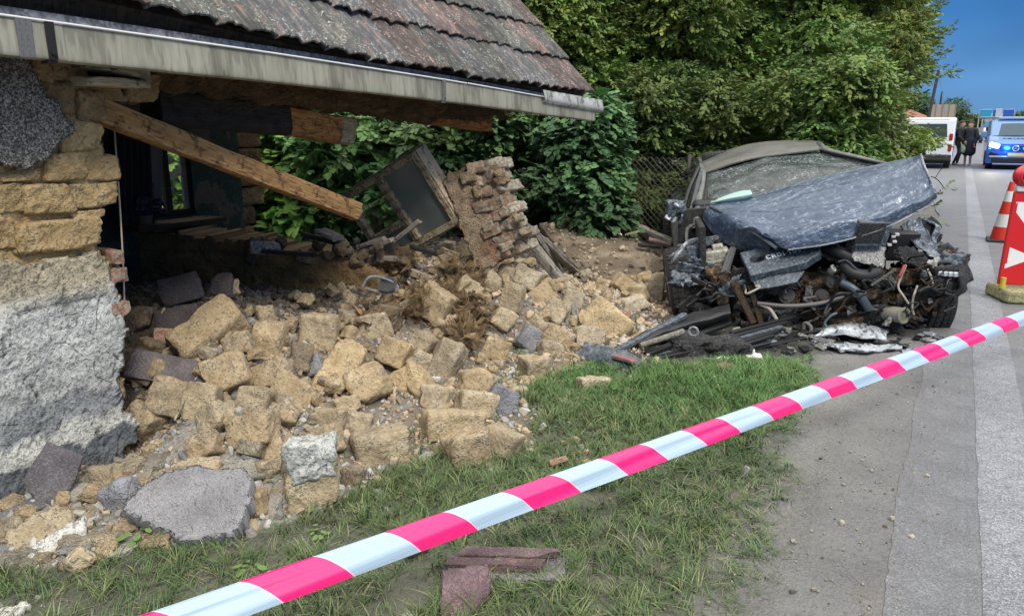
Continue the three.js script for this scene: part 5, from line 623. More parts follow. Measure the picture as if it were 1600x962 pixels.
{ // chunk of brickwork that came down in one piece: a plastered face to the left, broken brick courses to the right
  const c = at(764, 332, 5.45), s = pxSize(c), g = thing('brickwork_chunk', 'leaning chunk of red brickwork with plaster still on one face', 'wall chunk', c); g.quaternion.copy(facing(-0.05, -0.18, 0.36));
  reseed(91); const dep = 60 * s, rows = 8, bh = 19.5 * s;
  part('mortar', rock(78 * s, 150 * s, 46 * s, { seed: 44, rough: 0.10, round: 0.2, chips: 4, seg: 16, tone: [0.80, 0.66, 0.56] }).translate(2 * s, 0, -6 * s), M.dust, g);
  for (let j = 0; j < rows; j++) for (let i = 0; i < 2; i++) { const bw = (i ? 32 : 26) * s * rr(0.85, 1.15), x = (i ? 34 : 6) * s + (j % 2 ? 5 : -5) * s + (j < 2 ? 3 * s : 0), y = (j - 3.5) * bh + rr(-1.5, 1.5) * s, t = rr(0.7, 1.1); part('brick', rock(bw, bh * rr(0.82, 0.98), dep * rr(0.75, 1.05), { seed: 900 + j * 5 + i, rough: 0.16, round: 0.28, chips: 3, seg: 8, tone: i ? [t * 1.1, t * 1.4, t * 1.45] : [t, t * 1.1, t * 1.1] }).rotateZ(rr(-0.14, 0.14)).rotateY(i ? -0.5 : -0.1).translate(x - 4 * s, y, (i ? -12 : -2) * s + rr(0, 8) * s), M.brick, g); }
  for (let k = 0; k < 9; k++) part('mortar_lump', rock(rr(12, 24) * s, rr(10, 18) * s, rr(14, 24) * s, { seed: 960 + k, rough: 0.2, round: 0.4, chips: 3, seg: 7, tone: pick([[0.95, 0.8, 0.66], [0.8, 0.62, 0.5], [1.05, 0.98, 0.9]]) }).translate(rr(-14, 44) * s, rr(-70, 64) * s, rr(20, 30) * s), M.dust, g);
  part('plaster', slab([[-46, -76], [-48, -20], [-46, 40], [-50, 66], [-36, 80], [-22, 66], [-8, 44], [2, 30], [-4, 6], [6, -10], [-8, -26], [4, -52], [-6, -78], [-24, -84]].map(([x, y]) => [x * s, y * s]), 0.011, 0.05, (u, v) => 0.022 * fbm(u * 9, v * 9, 1, 4) - 0.012 * smooth(0.03, 0, Math.abs(noise(u * 8, v * 7, 3))), (u, v) => { const k = (1 + 0.4 * noise(u * 20, v * 20)) * (1 - 0.6 * smooth(0.03, 0, Math.abs(noise(u * 8, v * 7, 3)))), r = smooth(0.1, 0.35, noise(u * 9, v * 6, 8)); return [mix(0.98, 0.82, r) * k, mix(0.84, 0.56, r) * k, mix(0.72, 0.44, r) * k]; }, 0.03).translate(0, 0, dep * 0.46), M.dust, g, 'tan plaster face');
}
let panelGeo;
{ // earthy panel fallen flat toward the car, litter on it
  const q = [at(905, 326, 8.4), at(1056, 392, 7.75), onGround(1030, 446, 0.05), onGround(850, 452, 0.06), at(828, 350, 8.0)];
  const A = at(898, 327, 8.5), B = at(1056, 388, 7.8), C = onGround(1035, 440, 0.04), Dd = at(842, 350, 8.0), E = onGround(915, 442, 0.03); const m01 = (p, r) => p.clone().lerp(r, 0.5);
  solo('fallen_panel', (() => { const g = sheet([[Dd, m01(Dd, A), A], [m01(Dd, E), m01(m01(Dd, E), m01(A, C)), m01(A, B)], [E, m01(E, C), B.clone().lerp(C, 0.6)]], 44, 40, 0.05, (p) => { p.y += 0.02 * fbm(p.x * 5, p.z * 5, 1, 3) + 0.006 * noise(p.x * 17, p.z * 17) + 0.004 * noise(p.x * 41, p.z * 41); }); const P = g.attributes.position, c = []; for (let i = 0; i < P.count; i++) { const k = 0.50 + 0.28 * fbm(P.getX(i) * 6, P.getZ(i) * 6, 3, 4), pale = smooth(0.05, 0.3, noise(P.getX(i) * 3, P.getZ(i) * 3, 6)) * 0.25; c.push(k + pale, k * 0.88 + pale, k * 0.77 + pale); } g.setAttribute('color', new THREE.Float32BufferAttribute(c, 3)); panelGeo = g; return g; })(), M.dust, 'large fallen panel caked with brown earth between the heap and the car', 'panel');
  { const P = panelGeo.attributes.position, L = [], C = []; reseed(66); const base = rock(1, 0.7, 0.85, { seed: 4, rough: 0.14, round: 0.35, chips: 3, seg: 3 }); for (let i = 0; i < 260; i++) { const k = Math.floor(rnd() * 44 * 40 * 6), q = V3(P.getX(k), P.getY(k), P.getZ(k)), sz = rr(0.012, 0.035) * (rnd() < 0.1 ? 1.8 : 1); L.push(TRS(q.add(V3(rr(-0.05, 0.05), sz * 0.2, rr(-0.05, 0.05))), QE(rr(0, 6), rr(0, 6), rr(0, 6)), sz)); const t = rr(0.35, 1.1); C.push(new THREE.Color(t, t * 0.92, t * 0.84)); } tag(copies('rubble', withTone(base), M.crumb, L, null, C), 'earth crumbs and grit lying over the fallen panel', 'rubble', null, 'stuff'); }
  const onP = (px, py, r) => at(px, py, r); const lt = (label, name, cat, p, g, m, q2) => lie(solo(name, g, m, label, cat), p, q2);
  lt('white card strip lying on the earthy panel', 'card', 'card', onP(960, 361, 7.75), rbox(0.17, 0.015, 0.055, 0.004), M.white, facing(0.2, 0.15, -0.42));
  lt('small turquoise plastic lid on the earthy panel', 'lid', 'lid', onP(953, 345, 8.0), cyl(0.05, 0.055, 0.02, 20), plain(0.22, 0.36, 0.34), facing(0, 0.3, -0.1));
  lt('tan wood chip beside the white card strip', 'wood_chip', 'chip', onP(988, 364, 7.7), rbox(0.15, 0.02, 0.03, 0.004), M.woodPale, facing(-0.3, 0, 0.3));
  lt('dark flat tool-like piece near the car side', 'dark_piece', 'fragment', onP(1015, 384, 7.5), rock(0.22, 0.03, 0.07, { seed: 4, seg: 6 }), M.blackDull, facing(0, 0.1, -0.1));
  lt('reddish tile shard under the pole by the car', 'broken_tile', 'tile', onP(1030, 378, 7.6), rock(0.22, 0.03, 0.09, { seed: 6, seg: 6, tone: [1.6, 1.3, 1.2] }), M.plumTile, facing(0, 0.1, -0.3));
}
{ // straw and thatch bunches in the heap
  const st = merge(Array.from({ length: 5 }, (_, i) => tube([V3(0, 0, 0), V3(0.02, 0.05, 0.01 * (i - 2)), V3(0.05 * (i - 2) * 0.3, 0.11, 0.012)], 0.0028, 5, 3))); reseed(71); let k = 0;
  for (const [label, px, py, w, h, n] of [['brown straw bundle draped over the upper heap', 718, 440, 48, 40, 170], ['large spread of brown straw down the middle of the heap', 720, 500, 70, 96, 330], ['straw tuft under the plank on the heap', 650, 480, 60, 50, 150], ['straw tuft on the right end of the stub wall', 620, 415, 60, 40, 140], ['straw clot on the grey-brown lump on the crest', 590, 505, 60, 36, 120]]) {
    const L = [], C = [], c0 = onGround(px, py); for (let i = 0; i < n; i++) { const a = rr(0, 6.28), r = Math.sqrt(rnd()), p = onGround(px + Math.cos(a) * w * 0.5 * r, py + Math.sin(a) * h * 0.5 * r, 0.03); L.push(TRS(p.clone().sub(c0).add(V3(0, rr(-0.02, 0.05), 0)), QE(rr(-1.6, 1.6), rr(0, 6.3), rr(-1.6, 1.6)), rr(0.6, 1.2))); const v = rr(0.4, 2.2); C.push(new THREE.Color(v, v * 0.95, v * 0.9)); }
    const o = copies('straw_bundle', st, M.straw, L, null, C); o.position.copy(c0); tag(o, label, 'straw', 'straw in the heap', 'stuff'); k++;
  }
}
// ------------------------------------------------------------------ the wrecked car
const CA = 20 * Math.PI / 180, car = thing('wrecked_car', 'wrecked dark blue-grey car with torn-off front, raised crumpled bonnet and bare engine', 'car');
{
  const lw = at(1066, 452, 6.1), rgt = V3(Math.cos(CA), 0, -Math.sin(CA)), fwd = V3(Math.sin(CA), 0, Math.cos(CA));
  car.position.copy(lw).addScaledVector(rgt, 0.80).setY(-0.02);
  car.quaternion.setFromRotationMatrix(basis(rgt, V3(0, 1, 0), fwd)).multiply(QE(0, 0, 0.085));
  car.updateMatrixWorld(true); const inv = car.matrixWorld.clone().invert(), e0 = EYEP.clone().applyMatrix4(inv);
  const C = (px, py, z) => { const d = sight(px, py).transformDirection(inv); return e0.clone().addScaledVector(d, (z - e0.z) / d.z); };   // a seen point of the car at its own depth z
  const body = (name, geo, mat, label) => part(name, geo, mat, car, label);
  // lower body behind the bulkhead, roof, pillars, glass
  const sec = [[-0.72, 0.22], [-0.78, 0.42], [-0.79, 0.62], [-0.74, 0.76], [-0.60, 0.86], [0.60, 0.92], [0.82, 0.88], [0.89, 0.70], [0.88, 0.42], [0.80, 0.22]];
  const sh = new THREE.Shape(sec.map(([x, y]) => new THREE.Vector2(x, y)));
  body('body', boxUV(new THREE.ExtrudeGeometry(sh, { depth: 2.95, bevelEnabled: true, bevelSize: 0.02, bevelThickness: 0.03, bevelSegments: 2 }).translate(0, 0, -3.45)), M.bodyPaint);
  const hdL = C(1098, 272, -1.12), hdR = C(1292, 236, -1.12), bsL = C(1090, 338, -0.42), bsR = C(1420, 268, -0.42), rfL = C(1097, 246, -1.5), rfM = C(1190, 226, -1.7), rfR = C(1286, 213, -1.5);
  const mid = (a, b, t = 0.5) => a.clone().lerp(b, t), addv = (p, x, y, z) => p.clone().add(V3(x, y, z));
  const hdM = addv(mid(hdL, hdR), 0, 0.05, 0.06), bsM = addv(mid(bsL, bsR), 0, 0.0, 0.14);
  // roof panel dented and pushed up on one side
  const back = (p, dz, dy) => addv(p, 0, dy, dz);
  body('roof', sheet([[hdL, addv(mid(hdL, hdM), 0, 0.01, 0.01), hdM, addv(mid(hdM, hdR), 0, 0.01, 0.01), hdR], [back(hdL, -0.35, 0.055), back(mid(hdL, hdM), -0.35, 0.08), back(hdM, -0.4, 0.085), back(mid(hdM, hdR), -0.35, 0.08), back(hdR, -0.35, 0.055)], [back(hdL, -0.9, 0.06), back(mid(hdL, hdM), -0.9, 0.09), back(hdM, -0.95, 0.09), back(mid(hdM, hdR), -0.9, 0.09), back(hdR, -0.9, 0.06)], [back(hdL, -1.9, -0.03), back(mid(hdL, hdM), -1.95, 0.01), back(hdM, -2.0, 0.01), back(mid(hdM, hdR), -1.95, 0.01), back(hdR, -1.9, -0.03)]], 36, 36, 0.012, (p, u, v) => { p.y += 0.008 * noise(p.x * 4, p.z * 4, 1); }), M.roofDust, 'dusty roof panel');
  body('windscreen', sheet([[hdL, mid(hdL, hdM), hdM, mid(hdM, hdR), hdR].map((p) => addv(p, 0, -0.006, 0.004)), [mid(hdL, bsL), addv(mid(mid(hdL, hdM), mid(bsL, bsM)), 0, 0.015, 0.01), addv(mid(hdM, bsM), 0, 0.02, 0.02), addv(mid(mid(hdM, hdR), mid(bsM, bsR)), 0, 0.015, 0.01), mid(hdR, bsR)], [bsL, mid(bsL, bsM), bsM, mid(bsM, bsR), bsR]], 40, 30, 0.006, (p, u, v) => { p.addScaledVector(V3(0, 0.5, 0.8), 0.010 * noise(u * 9, v * 7, 3) + 0.006 * noise(u * 25, v * 20, 5)); }), M.crackedGlass, 'shattered windscreen');
  const pil = (pts, r, m, name = 'pillar') => body(name, tube(pts, r, 30, 8), m);
  pil([back(hdL, -1.9, -0.05), back(hdL, -0.9, 0.04), back(hdL, -0.3, 0.04), hdL, mid(hdL, bsL), bsL, addv(bsL, -0.02, -0.1, 0.1)], 0.036, M.bodyPaint);
  pil([back(hdR, -1.9, -0.05), back(hdR, -0.9, 0.04), back(hdR, -0.3, 0.04), hdR, mid(hdR, bsR), bsR], 0.034, M.bodyPaint);
  pil([addv(hdR, -0.05, 0.012, -0.3), addv(hdR, -0.05, 0.012, 0.0), addv(mid(hdR, bsR), -0.05, 0.02, 0.02), addv(bsR, -0.04, 0.03, 0.03)], 0.013, M.black, 'windscreen_seal');
  pil([addv(hdL, 0.05, 0.0, 0.0), addv(mid(hdL, bsL), 0.05, 0.02, 0.02), addv(bsL, 0.05, 0.03, 0.03)], 0.012, M.black, 'windscreen_seal');
  body('windscreen_strip', sheet([[addv(hdL, 0.03, -0.06, 0.05), addv(hdL, 0.075, -0.06, 0.05)], [addv(bsL, 0.02, 0.02, 0.04), addv(bsL, 0.08, 0.02, 0.04)]], 2, 8, 0.004), M.mint, 'pale green strip of laminated glass by the pillar');
  // the side toward the house: door skin, side glass, crushed mirror
  const dz = (p, z, x, y) => addv(p, x, y, z);
  const s0 = C(1094, 258, -1.0), s1 = C(1079, 322, -0.6), s2 = C(1068, 366, -0.45), s3 = C(1052, 430, -0.38);
  body('door', sheet([[s0, s1, s2, s3], [dz(s0, -0.7, 0.02, 0.04), dz(s1, -0.9, 0.04, 0.0), dz(s2, -0.9, 0.04, 0), dz(s3, -0.9, 0.06, 0)], [dz(s0, -2.0, 0.06, -0.02), dz(s1, -2.4, 0.08, 0.0), dz(s2, -2.4, 0.1, 0), dz(s3, -2.4, 0.1, 0)]], 20, 20, 0.03, (p) => { p.x += 0.02 * noise(p.y * 7, p.z * 7, 4); }), M.bodyPaint, 'crumpled door skin on the house side');
  pil([C(1092, 262, -0.95), C(1076, 300, -0.8), C(1066, 345, -0.6), C(1058, 395, -0.5)], 0.02, M.black, 'door_seal');
  body('mirror', rock(0.16, 0.12, 0.1, { seed: 5, rough: 0.25, chips: 4, seg: 8 }).translate(...C(1058, 325, -0.4).toArray()), M.dashGrey, 'smashed wing mirror');
  reseed(17); for (let i = 0; i < 7; i++) { const p = C(rr(1043, 1068), rr(318, 352), -0.35); body('mirror_shard', rock(0.05, 0.02, 0.035, { seed: i, seg: 4, chips: 3 }).rotateX(rr(0, 3)).rotateZ(rr(0, 3)).translate(p.x, p.y, p.z), i % 2 ? M.silver : M.dashGrey); }
  body('side_window', sheet([[addv(hdL, -0.03, -0.03, -0.2), addv(hdL, -0.02, -0.03, -1.8)], [addv(bsL, -0.06, 0.02, -0.4), addv(bsL, -0.06, 0.02, -2.4)]], 4, 4, 0.006), M.tintGlass);
  body('side_window', sheet([[addv(hdR, 0.02, -0.03, -1.8), addv(hdR, 0.03, -0.03, -0.2)], [addv(bsR, -0.1, 0.0, -2.4), addv(bsR, -0.1, 0.02, -0.4)]], 4, 4, 0.006), M.tintGlass);
  body('rear_window', sheet([[addv(hdL, 0, -0.03, -1.95), addv(hdR, 0, -0.03, -1.95)], [V3(-0.72, 0.95, -3.3), V3(0.72, 0.95, -3.3)]], 4, 4, 0.006), M.tintGlass);
  body('dashboard', rbox(1.4, 0.14, 0.5, 0.05).translate(0.05, 0.86, -0.75), M.black);
  for (const x of [-0.36, 0.4]) body('seat', merge([rbox(0.48, 0.6, 0.14, 0.06).rotateX(-0.15).translate(x, 0.85, -1.65), rbox(0.26, 0.17, 0.1, 0.04).translate(x, 1.2, -1.7)]), M.blackDull);
  body('airbag', sheet([[C(1111, 316, -0.30), C(1132, 306, -0.32), C(1158, 298, -0.33), C(1173, 297, -0.33)], [C(1111, 317, -0.22), C(1134, 311, -0.2), C(1160, 306, -0.2), C(1176, 303, -0.24)], [C(1112, 318, -0.26), C(1138, 320, -0.26), C(1160, 316, -0.26), C(1174, 310, -0.28)]], 16, 8, 0.02), M.mint, 'pale mint airbag cloth at the foot of the windscreen');
  // bonnet: torn loose, tipped up to one side and creased
  const hood = [[[1098, 342, -0.26], [1110, 321, -0.22], [1180, 307, -0.26], [1262, 283, -0.3], [1348, 262, -0.3], [1412, 248, -0.22], [1440, 240, -0.1]],
    [[1114, 364, -0.06], [1132, 335, 0.0], [1192, 324, 0.02], [1272, 304, 0.02], [1360, 283, 0.0], [1420, 268, 0.03], [1446, 260, 0.06]],
    [[1134, 380, 0.06], [1150, 346, 0.16], [1206, 347, 0.24], [1284, 332, 0.27], [1374, 310, 0.22], [1430, 292, 0.18], [1456, 282, 0.16]],
    [[1162, 392, 0.16], [1172, 358, 0.28], [1216, 366, 0.40], [1292, 352, 0.42], [1380, 334, 0.36], [1438, 312, 0.3], [1462, 300, 0.26]],
    [[1202, 398, 0.28], [1206, 380, 0.34], [1232, 389, 0.44], [1300, 379, 0.44], [1384, 354, 0.36], [1440, 326, 0.28], [1464, 311, 0.24]]];
  const hm = body('bonnet', sheet(hood.map((r) => r.map(([x, y, z]) => C(x, y, z))), 84, 60, 0.014, (p, u, v) => {
    const crease = (a, b, w, d) => -d * Math.exp(-(((v - a - b * u) / w) ** 2));
    const amp = smooth(0, 0.15, u); p.y += amp * (crease(0.86, -0.35, 0.03, 0.022) + crease(0.62, -0.05, 0.05, 0.016) + crease(0.2, 0.5, 0.05, -0.014) + 0.016 * noise(u * 5, v * 4, 2) + 0.012 * noise(u * 11, v * 13, 5) * (0.4 + v) + 0.005 * noise(u * 26, v * 26, 7) * (0.3 + v)); p.z += 0.02 * noise(u * 9, v * 3, 9) * v;
  }), M.hoodPaint, 'crumpled scratched blue-grey bonnet'); tag(hm, 'crumpled scratched blue-grey bonnet bent up toward the road');
  body('bonnet_edge', tube([C(1110, 322, -0.2), C(1140, 338, 0.05), C(1180, 364, 0.3), C(1214, 388, 0.42)], 0.014, 30, 6), M.dashGrey);
  body('bonnet_edge', tube([C(1232, 390, 0.45), C(1300, 380, 0.45), C(1384, 355, 0.37), C(1440, 327, 0.29), C(1464, 312, 0.25), C(1456, 283, 0.17), C(1446, 261, 0.07), C(1440, 241, -0.09)], 0.007, 60, 6), M.silver, 'thin bright edge of the bonnet');  // pale silvery line along the front and outer edge
  body('wiper_cowl', sheet([[C(1150, 312, -0.38), C(1250, 284, -0.42), C(1350, 260, -0.42)], [C(1152, 318, -0.3), C(1252, 290, -0.34), C(1352, 266, -0.34)]], 20, 3, 0.03), M.dashGrey);
  // bulkhead and the black hollow of the engine bay
  body('bulkhead', rbox(1.62, 0.72, 0.05, 0.01).translate(0.03, 0.52, -0.40), M.blackDull); body('inner_wing', rbox(0.05, 0.5, 0.6, 0.01).translate(-0.62, 0.55, -0.1), M.blackDull); body('inner_wing', rbox(0.05, 0.45, 0.6, 0.01).translate(0.66, 0.5, -0.1), M.blackDull);
  body('subframe', merge([rbox(1.3, 0.09, 0.12, 0.02).translate(0, 0.2, 0.05), rbox(0.09, 0.09, 0.7, 0.02).translate(-0.5, 0.28, 0.1), rbox(0.09, 0.09, 0.7, 0.02).translate(0.52, 0.28, 0.1)]), M.engine);
  // engine: block, cover, fittings
  const bp = C(1255, 470, 0.12); body('engine_block', rock(0.66, 0.42, 0.36, { seed: 23, rough: 0.16, round: 0.2, chips: 3, seg: 18 }).translate(bp.x, bp.y, bp.z), M.engine, 'oily rusty engine block');
  const ec = [C(1160, 404, 0.22), C(1276, 376, 0.20), C(1282, 408, 0.36), C(1258, 424, 0.42), C(1176, 438, 0.45)]; const eo = ec[0], ex = ec[1].clone().sub(eo).normalize(), ez = ec[4].clone().sub(eo); ez.addScaledVector(ex, -ez.dot(ex)).normalize(); const en = ez.clone().cross(ex).normalize(); if (en.y < 0) en.negate();
  const ep = (p) => { const d = p.clone().sub(eo); return new THREE.Vector2(d.dot(ex), d.dot(ez)); }, es = new THREE.Shape(ec.map(ep)), hc = ep(C(1186, 411, 0.32)), hole = new THREE.Path(); hole.absellipse(hc.x, hc.y, 0.055, 0.042, 0, Math.PI * 2, true); es.holes.push(hole);
  const cover = body('engine_cover', boxUV(new THREE.ExtrudeGeometry(es, { depth: 0.05, bevelEnabled: true, bevelSize: 0.01, bevelThickness: 0.01, bevelSegments: 2 })).applyMatrix4(basis(ex, ez, ex.clone().cross(ez), eo.clone().addScaledVector(en, ex.clone().cross(ez).dot(en) > 0 ? 0 : 0.05))), M.dashGrey, 'dark blue-grey engine cover with lettering');
  const front = C(1222, 432, 0.50); body('engine_cover_front', sheet([[C(1176, 438, 0.45), C(1216, 430, 0.46), C(1258, 423, 0.43)], [C(1184, 452, 0.5), C(1214, 447, 0.52), C(1246, 440, 0.50)]], 12, 4, 0.02), M.dashGrey);
  body('filler_ring', new THREE.TorusGeometry(0.05, 0.008, 8, 24).scale(1.1, 0.85, 1).applyMatrix4(basis(ex, ez, ex.clone().cross(ez), eo.clone().addScaledVector(ex, hc.x).addScaledVector(ez, hc.y).addScaledVector(en, 0.055))), M.black); body('filler_hollow', cyl(0.05, 0.05, 0.03, 20).rotateX(Math.PI / 2).applyMatrix4(basis(ex, ez, ex.clone().cross(ez), eo.clone().addScaledVector(ex, hc.x).addScaledVector(ez, hc.y).addScaledVector(en, -0.03))), M.black);
  body('cover_seam', tube([0.1, 0.3, 0.5, 0.7, 0.9].map((t) => mid(C(1168, 420, 0.35), C(1278, 392, 0.29), t).addScaledVector(en, 0.035)), 0.006, 20, 6), M.black);
  const font = await new FontLoader().loadAsync('fonts/droid/droid_sans_bold.typeface.json'); const txt = new TextGeometry('CRDi 16V', { font, size: 0.044, depth: 0.004, curveSegments: 4 }); const tx = ep(C(1199, 417, 0.34));
  const ny = ez.clone().negate(), nz = ex.clone().cross(ny); txt.applyMatrix4(basis(ex, ny, nz, eo.clone().addScaledVector(ex, tx.x).addScaledVector(ez, tx.y).addScaledVector(en, 0.062))); part('lettering', txt, plain(0.75, 0.77, 0.78), cover);
  const put = (name, g, mat, px, py, z, rx = 0, ry = 0, rz = 0, label) => { g.rotateX(rx).rotateY(ry).rotateZ(rz); const p = C(px, py, z); return body(name, g.translate(p.x, p.y, p.z), mat, label); };
  const S = (z) => (e0.z - z) / FOCAL * 1.06; // metres per survey unit there
  const ts = S(0.2);
  put('fluid_reservoir', merge([rbox(38 * ts, 26 * ts, 0.12, 0.02), rbox(16 * ts, 10 * ts, 0.08, 0.01).translate(4 * ts, 14 * ts, 0), rbox(34 * ts, 4 * ts, 0.13, 0.006).translate(0, -4 * ts, 0)]), M.cream, 1119, 402, 0.1, 0.1, 0, 0.1, 'cream plastic fluid tank');
  body('strut_rod', rod(C(1146, 388, 0.2), C(1130, 434, 0.36), 0.024, 0.03, 14), M.steel, 'pale metal strut');
  body('strut_mount', rock(0.16, 0.12, 0.12, { seed: 8, rough: 0.3, chips: 4, seg: 10 }).translate(...C(1124, 434, 0.34).toArray()), M.engine);
  put('panel_fragment', rock(0.16, 0.17, 0.015, { seed: 31, rough: 0.8, chips: 3, seg: 8 }), M.dashGrey, 1086, 402, 0.15, 0, 0.4, -0.4, 'slate-coloured panel shard'); put('panel_fragment', rock(0.3, 0.05, 0.04, { seed: 32, rough: 0.4, chips: 2, seg: 9 }), M.steel, 1104, 376, 0.0, 0, 0.1, 0.12); put('panel_fragment', rock(0.22, 0.12, 0.02, { seed: 33, rough: 0.9, chips: 3, seg: 9 }), M.fenderPaint, 1078, 424, 0.28, 0.4, 0.2, -0.35, 'torn wing remnant over the wheel'); put('panel_fragment', rock(0.14, 0.09, 0.012, { seed: 34, rough: 1.2, chips: 3, seg: 8 }), M.steel, 1062, 398, 0.2, 0.4, 0.4, 0.6); put('panel_fragment', rock(0.3, 0.035, 0.03, { seed: 36, rough: 0.4, chips: 2, seg: 9 }), M.black, 1110, 448, 0.4, 0, 0, -0.5);
  body('brace', tube([C(1042, 420, 0.2), C(1060, 396, 0.22), C(1075, 378, 0.1), C(1100, 372, 0.0)], 0.014, 20, 6), M.silver); body('brace', tube([C(1074, 390, 0.0), C(1076, 355, -0.2), C(1092, 352, -0.25), C(1096, 372, -0.1)], 0.012, 24, 6), M.steel);
  // offside: black box, pale plate, battery, wing, headlight remains
  put('air_box', rbox(48 * ts, 36 * ts, 0.09, 0.012), M.dashGrey, 1361, 363, 0.34, 0.25, 0.35, -0.12, 'square grey box hanging under the bonnet'); put('air_box_lid', rbox(40 * ts, 28 * ts, 0.012, 0.004), M.blackDull, 1361, 364, 0.395, 0.25, 0.35, -0.12);
  put('metal_plate', rock(46 * ts, 34 * ts, 0.02, { seed: 71, rough: 0.6, chips: 3, seg: 10 }), M.palePlate, 1358, 394, 0.30, -0.5, 0.2, -0.35, 'pale perforated metal plate'); put('metal_plate', rock(30 * ts, 26 * ts, 0.015, { seed: 72, rough: 0.6, chips: 3, seg: 8 }), M.steel, 1338, 390, 0.2, -0.4, 0, -0.5);
  put('battery_box', rbox(44 * ts, 40 * ts, 0.16, 0.012), M.black, 1404, 382, 0.1, 0.1, 0.2, -0.1, 'black battery box'); for (const [x, y] of [[1396, 369], [1398, 377], [1390, 382], [1410, 391], [1402, 366]]) put('connector', rbox(0.03, 0.018, 0.03, 0.004), M.white, x, y, 0.20, 0.2, 0, -0.1);
  body('wing', sheet([[C(1408, 352, 0.05), C(1424, 344, 0.0), C(1440, 342, -0.05)], [C(1420, 372, 0.15), C(1436, 366, 0.1), C(1452, 366, -0.02)], [C(1440, 388, 0.28), C(1452, 382, 0.22), C(1468, 384, 0.05)], [C(1466, 404, 0.34), C(1474, 399, 0.3), C(1490, 402, 0.15)]], 24, 30, 0.012, (p, u, v) => { p.y += 0.02 * noise(u * 6, v * 7, 2) + 0.02 * Math.sin(v * 17 + u * 3) * u; }), M.fenderPaint, 'torn blue-grey front wing');
  body('wing_strip', sheet([[C(1436, 342, -0.1), C(1446, 340, -0.1)], [C(1462, 350, -0.05), C(1472, 356, -0.05)], [C(1456, 372, 0.0), C(1464, 378, 0.0)], [C(1464, 392, 0.1), C(1478, 396, 0.1)]], 6, 24, 0.01), M.fenderPaint, 'curled strip torn from the wing'); put('wing_liner', rock(0.13, 0.2, 0.04, { seed: 81, rough: 0.5, chips: 3, seg: 9 }), M.blackDull, 1452, 362, -0.1, 0, 0, 0.2); put('wing_liner', rbox(0.07, 0.07, 0.05, 0.02), M.dashGrey, 1477, 388, 0.05, 0, 0.3, 0.2);
  put('headlight', rock(0.24, 0.2, 0.16, { seed: 91, rough: 0.22, chips: 4, seg: 10 }), M.blackDull, 1474, 436, 0.34, 0, 0.3, 0, 'broken headlight housing hanging off'); for (let i = 0; i < 4; i++) put('headlight_cell', rbox(0.034, 0.035, 0.03, 0.008), M.silver, 1469 + i * 8, 427 + i * 0.6, 0.43, 0, 0.2, 0); put('headlight_frame', new THREE.TorusGeometry(0.065, 0.010, 6, 6).scale(1.1, 0.8, 1), M.black, 1491, 444, 0.42, 0, 0.4, 0.3); put('headlight_bracket', rock(0.16, 0.07, 0.08, { seed: 92, rough: 0.3, chips: 3, seg: 8 }), M.dashGrey, 1486, 404, 0.3, 0, 0.3, -0.2);
  put('wing_liner', rock(0.26, 0.22, 0.2, { seed: 83, rough: 0.35, chips: 4, seg: 10 }), M.blackDull, 1474, 414, 0.1, 0, 0.3, -0.2); put('wing_liner', rock(0.3, 0.26, 0.12, { seed: 84, rough: 0.35, chips: 4, seg: 10 }), M.blackDull, 1100, 452, 0.12, 0, 0, 0.2); put('panel_fragment', rock(0.34, 0.14, 0.04, { seed: 85, rough: 0.6, chips: 4, seg: 10 }), M.blackDull, 1092, 470, 0.32, 0.3, 0.2, 0.5); body('bumper_strut', tube([C(1462, 470, 0.38), C(1480, 468, 0.42), C(1502, 452, 0.44), C(1500, 432, 0.42)], 0.022, 20, 8), M.black); put('crossmember', rbox(58 * ts, 24 * ts, 0.06, 0.012), M.engine, 1422, 432, 0.26, 0.1, 0.2, -0.08, 'brown radiator crossmember'); put('canister', merge([cyl(0.055, 0.055, 0.15, 20).rotateX(Math.PI / 2).rotateY(0.6), new THREE.TorusGeometry(0.05, 0.012, 8, 20).rotateY(0.6).translate(0.05, 0, 0.07)]), M.cream, 1396, 490, 0.42, 0, 0, 0, 'round brassy canister');
  for (const [x, y, z, w, h, sd] of [[1330, 474, 0.18, 0.34, 0.26, 101], [1404, 452, 0.16, 0.36, 0.24, 102], [1154, 476, 0.2, 0.26, 0.3, 103], [1360, 500, 0.3, 0.4, 0.12, 104], [1446, 440, 0.2, 0.24, 0.3, 105], [1120, 500, 0.34, 0.3, 0.14, 106], [1210, 500, 0.34, 0.36, 0.14, 107], [1300, 512, 0.4, 0.36, 0.08, 108]]) put('crushed_panel', rock(w, h, 0.16, { seed: sd, rough: 0.45, round: 0.15, chips: 5, seg: 14 }), sd % 3 ? M.blackDull : M.engine, x, y, z, rr(-0.2, 0.2), rr(-0.3, 0.3), rr(-0.3, 0.3));
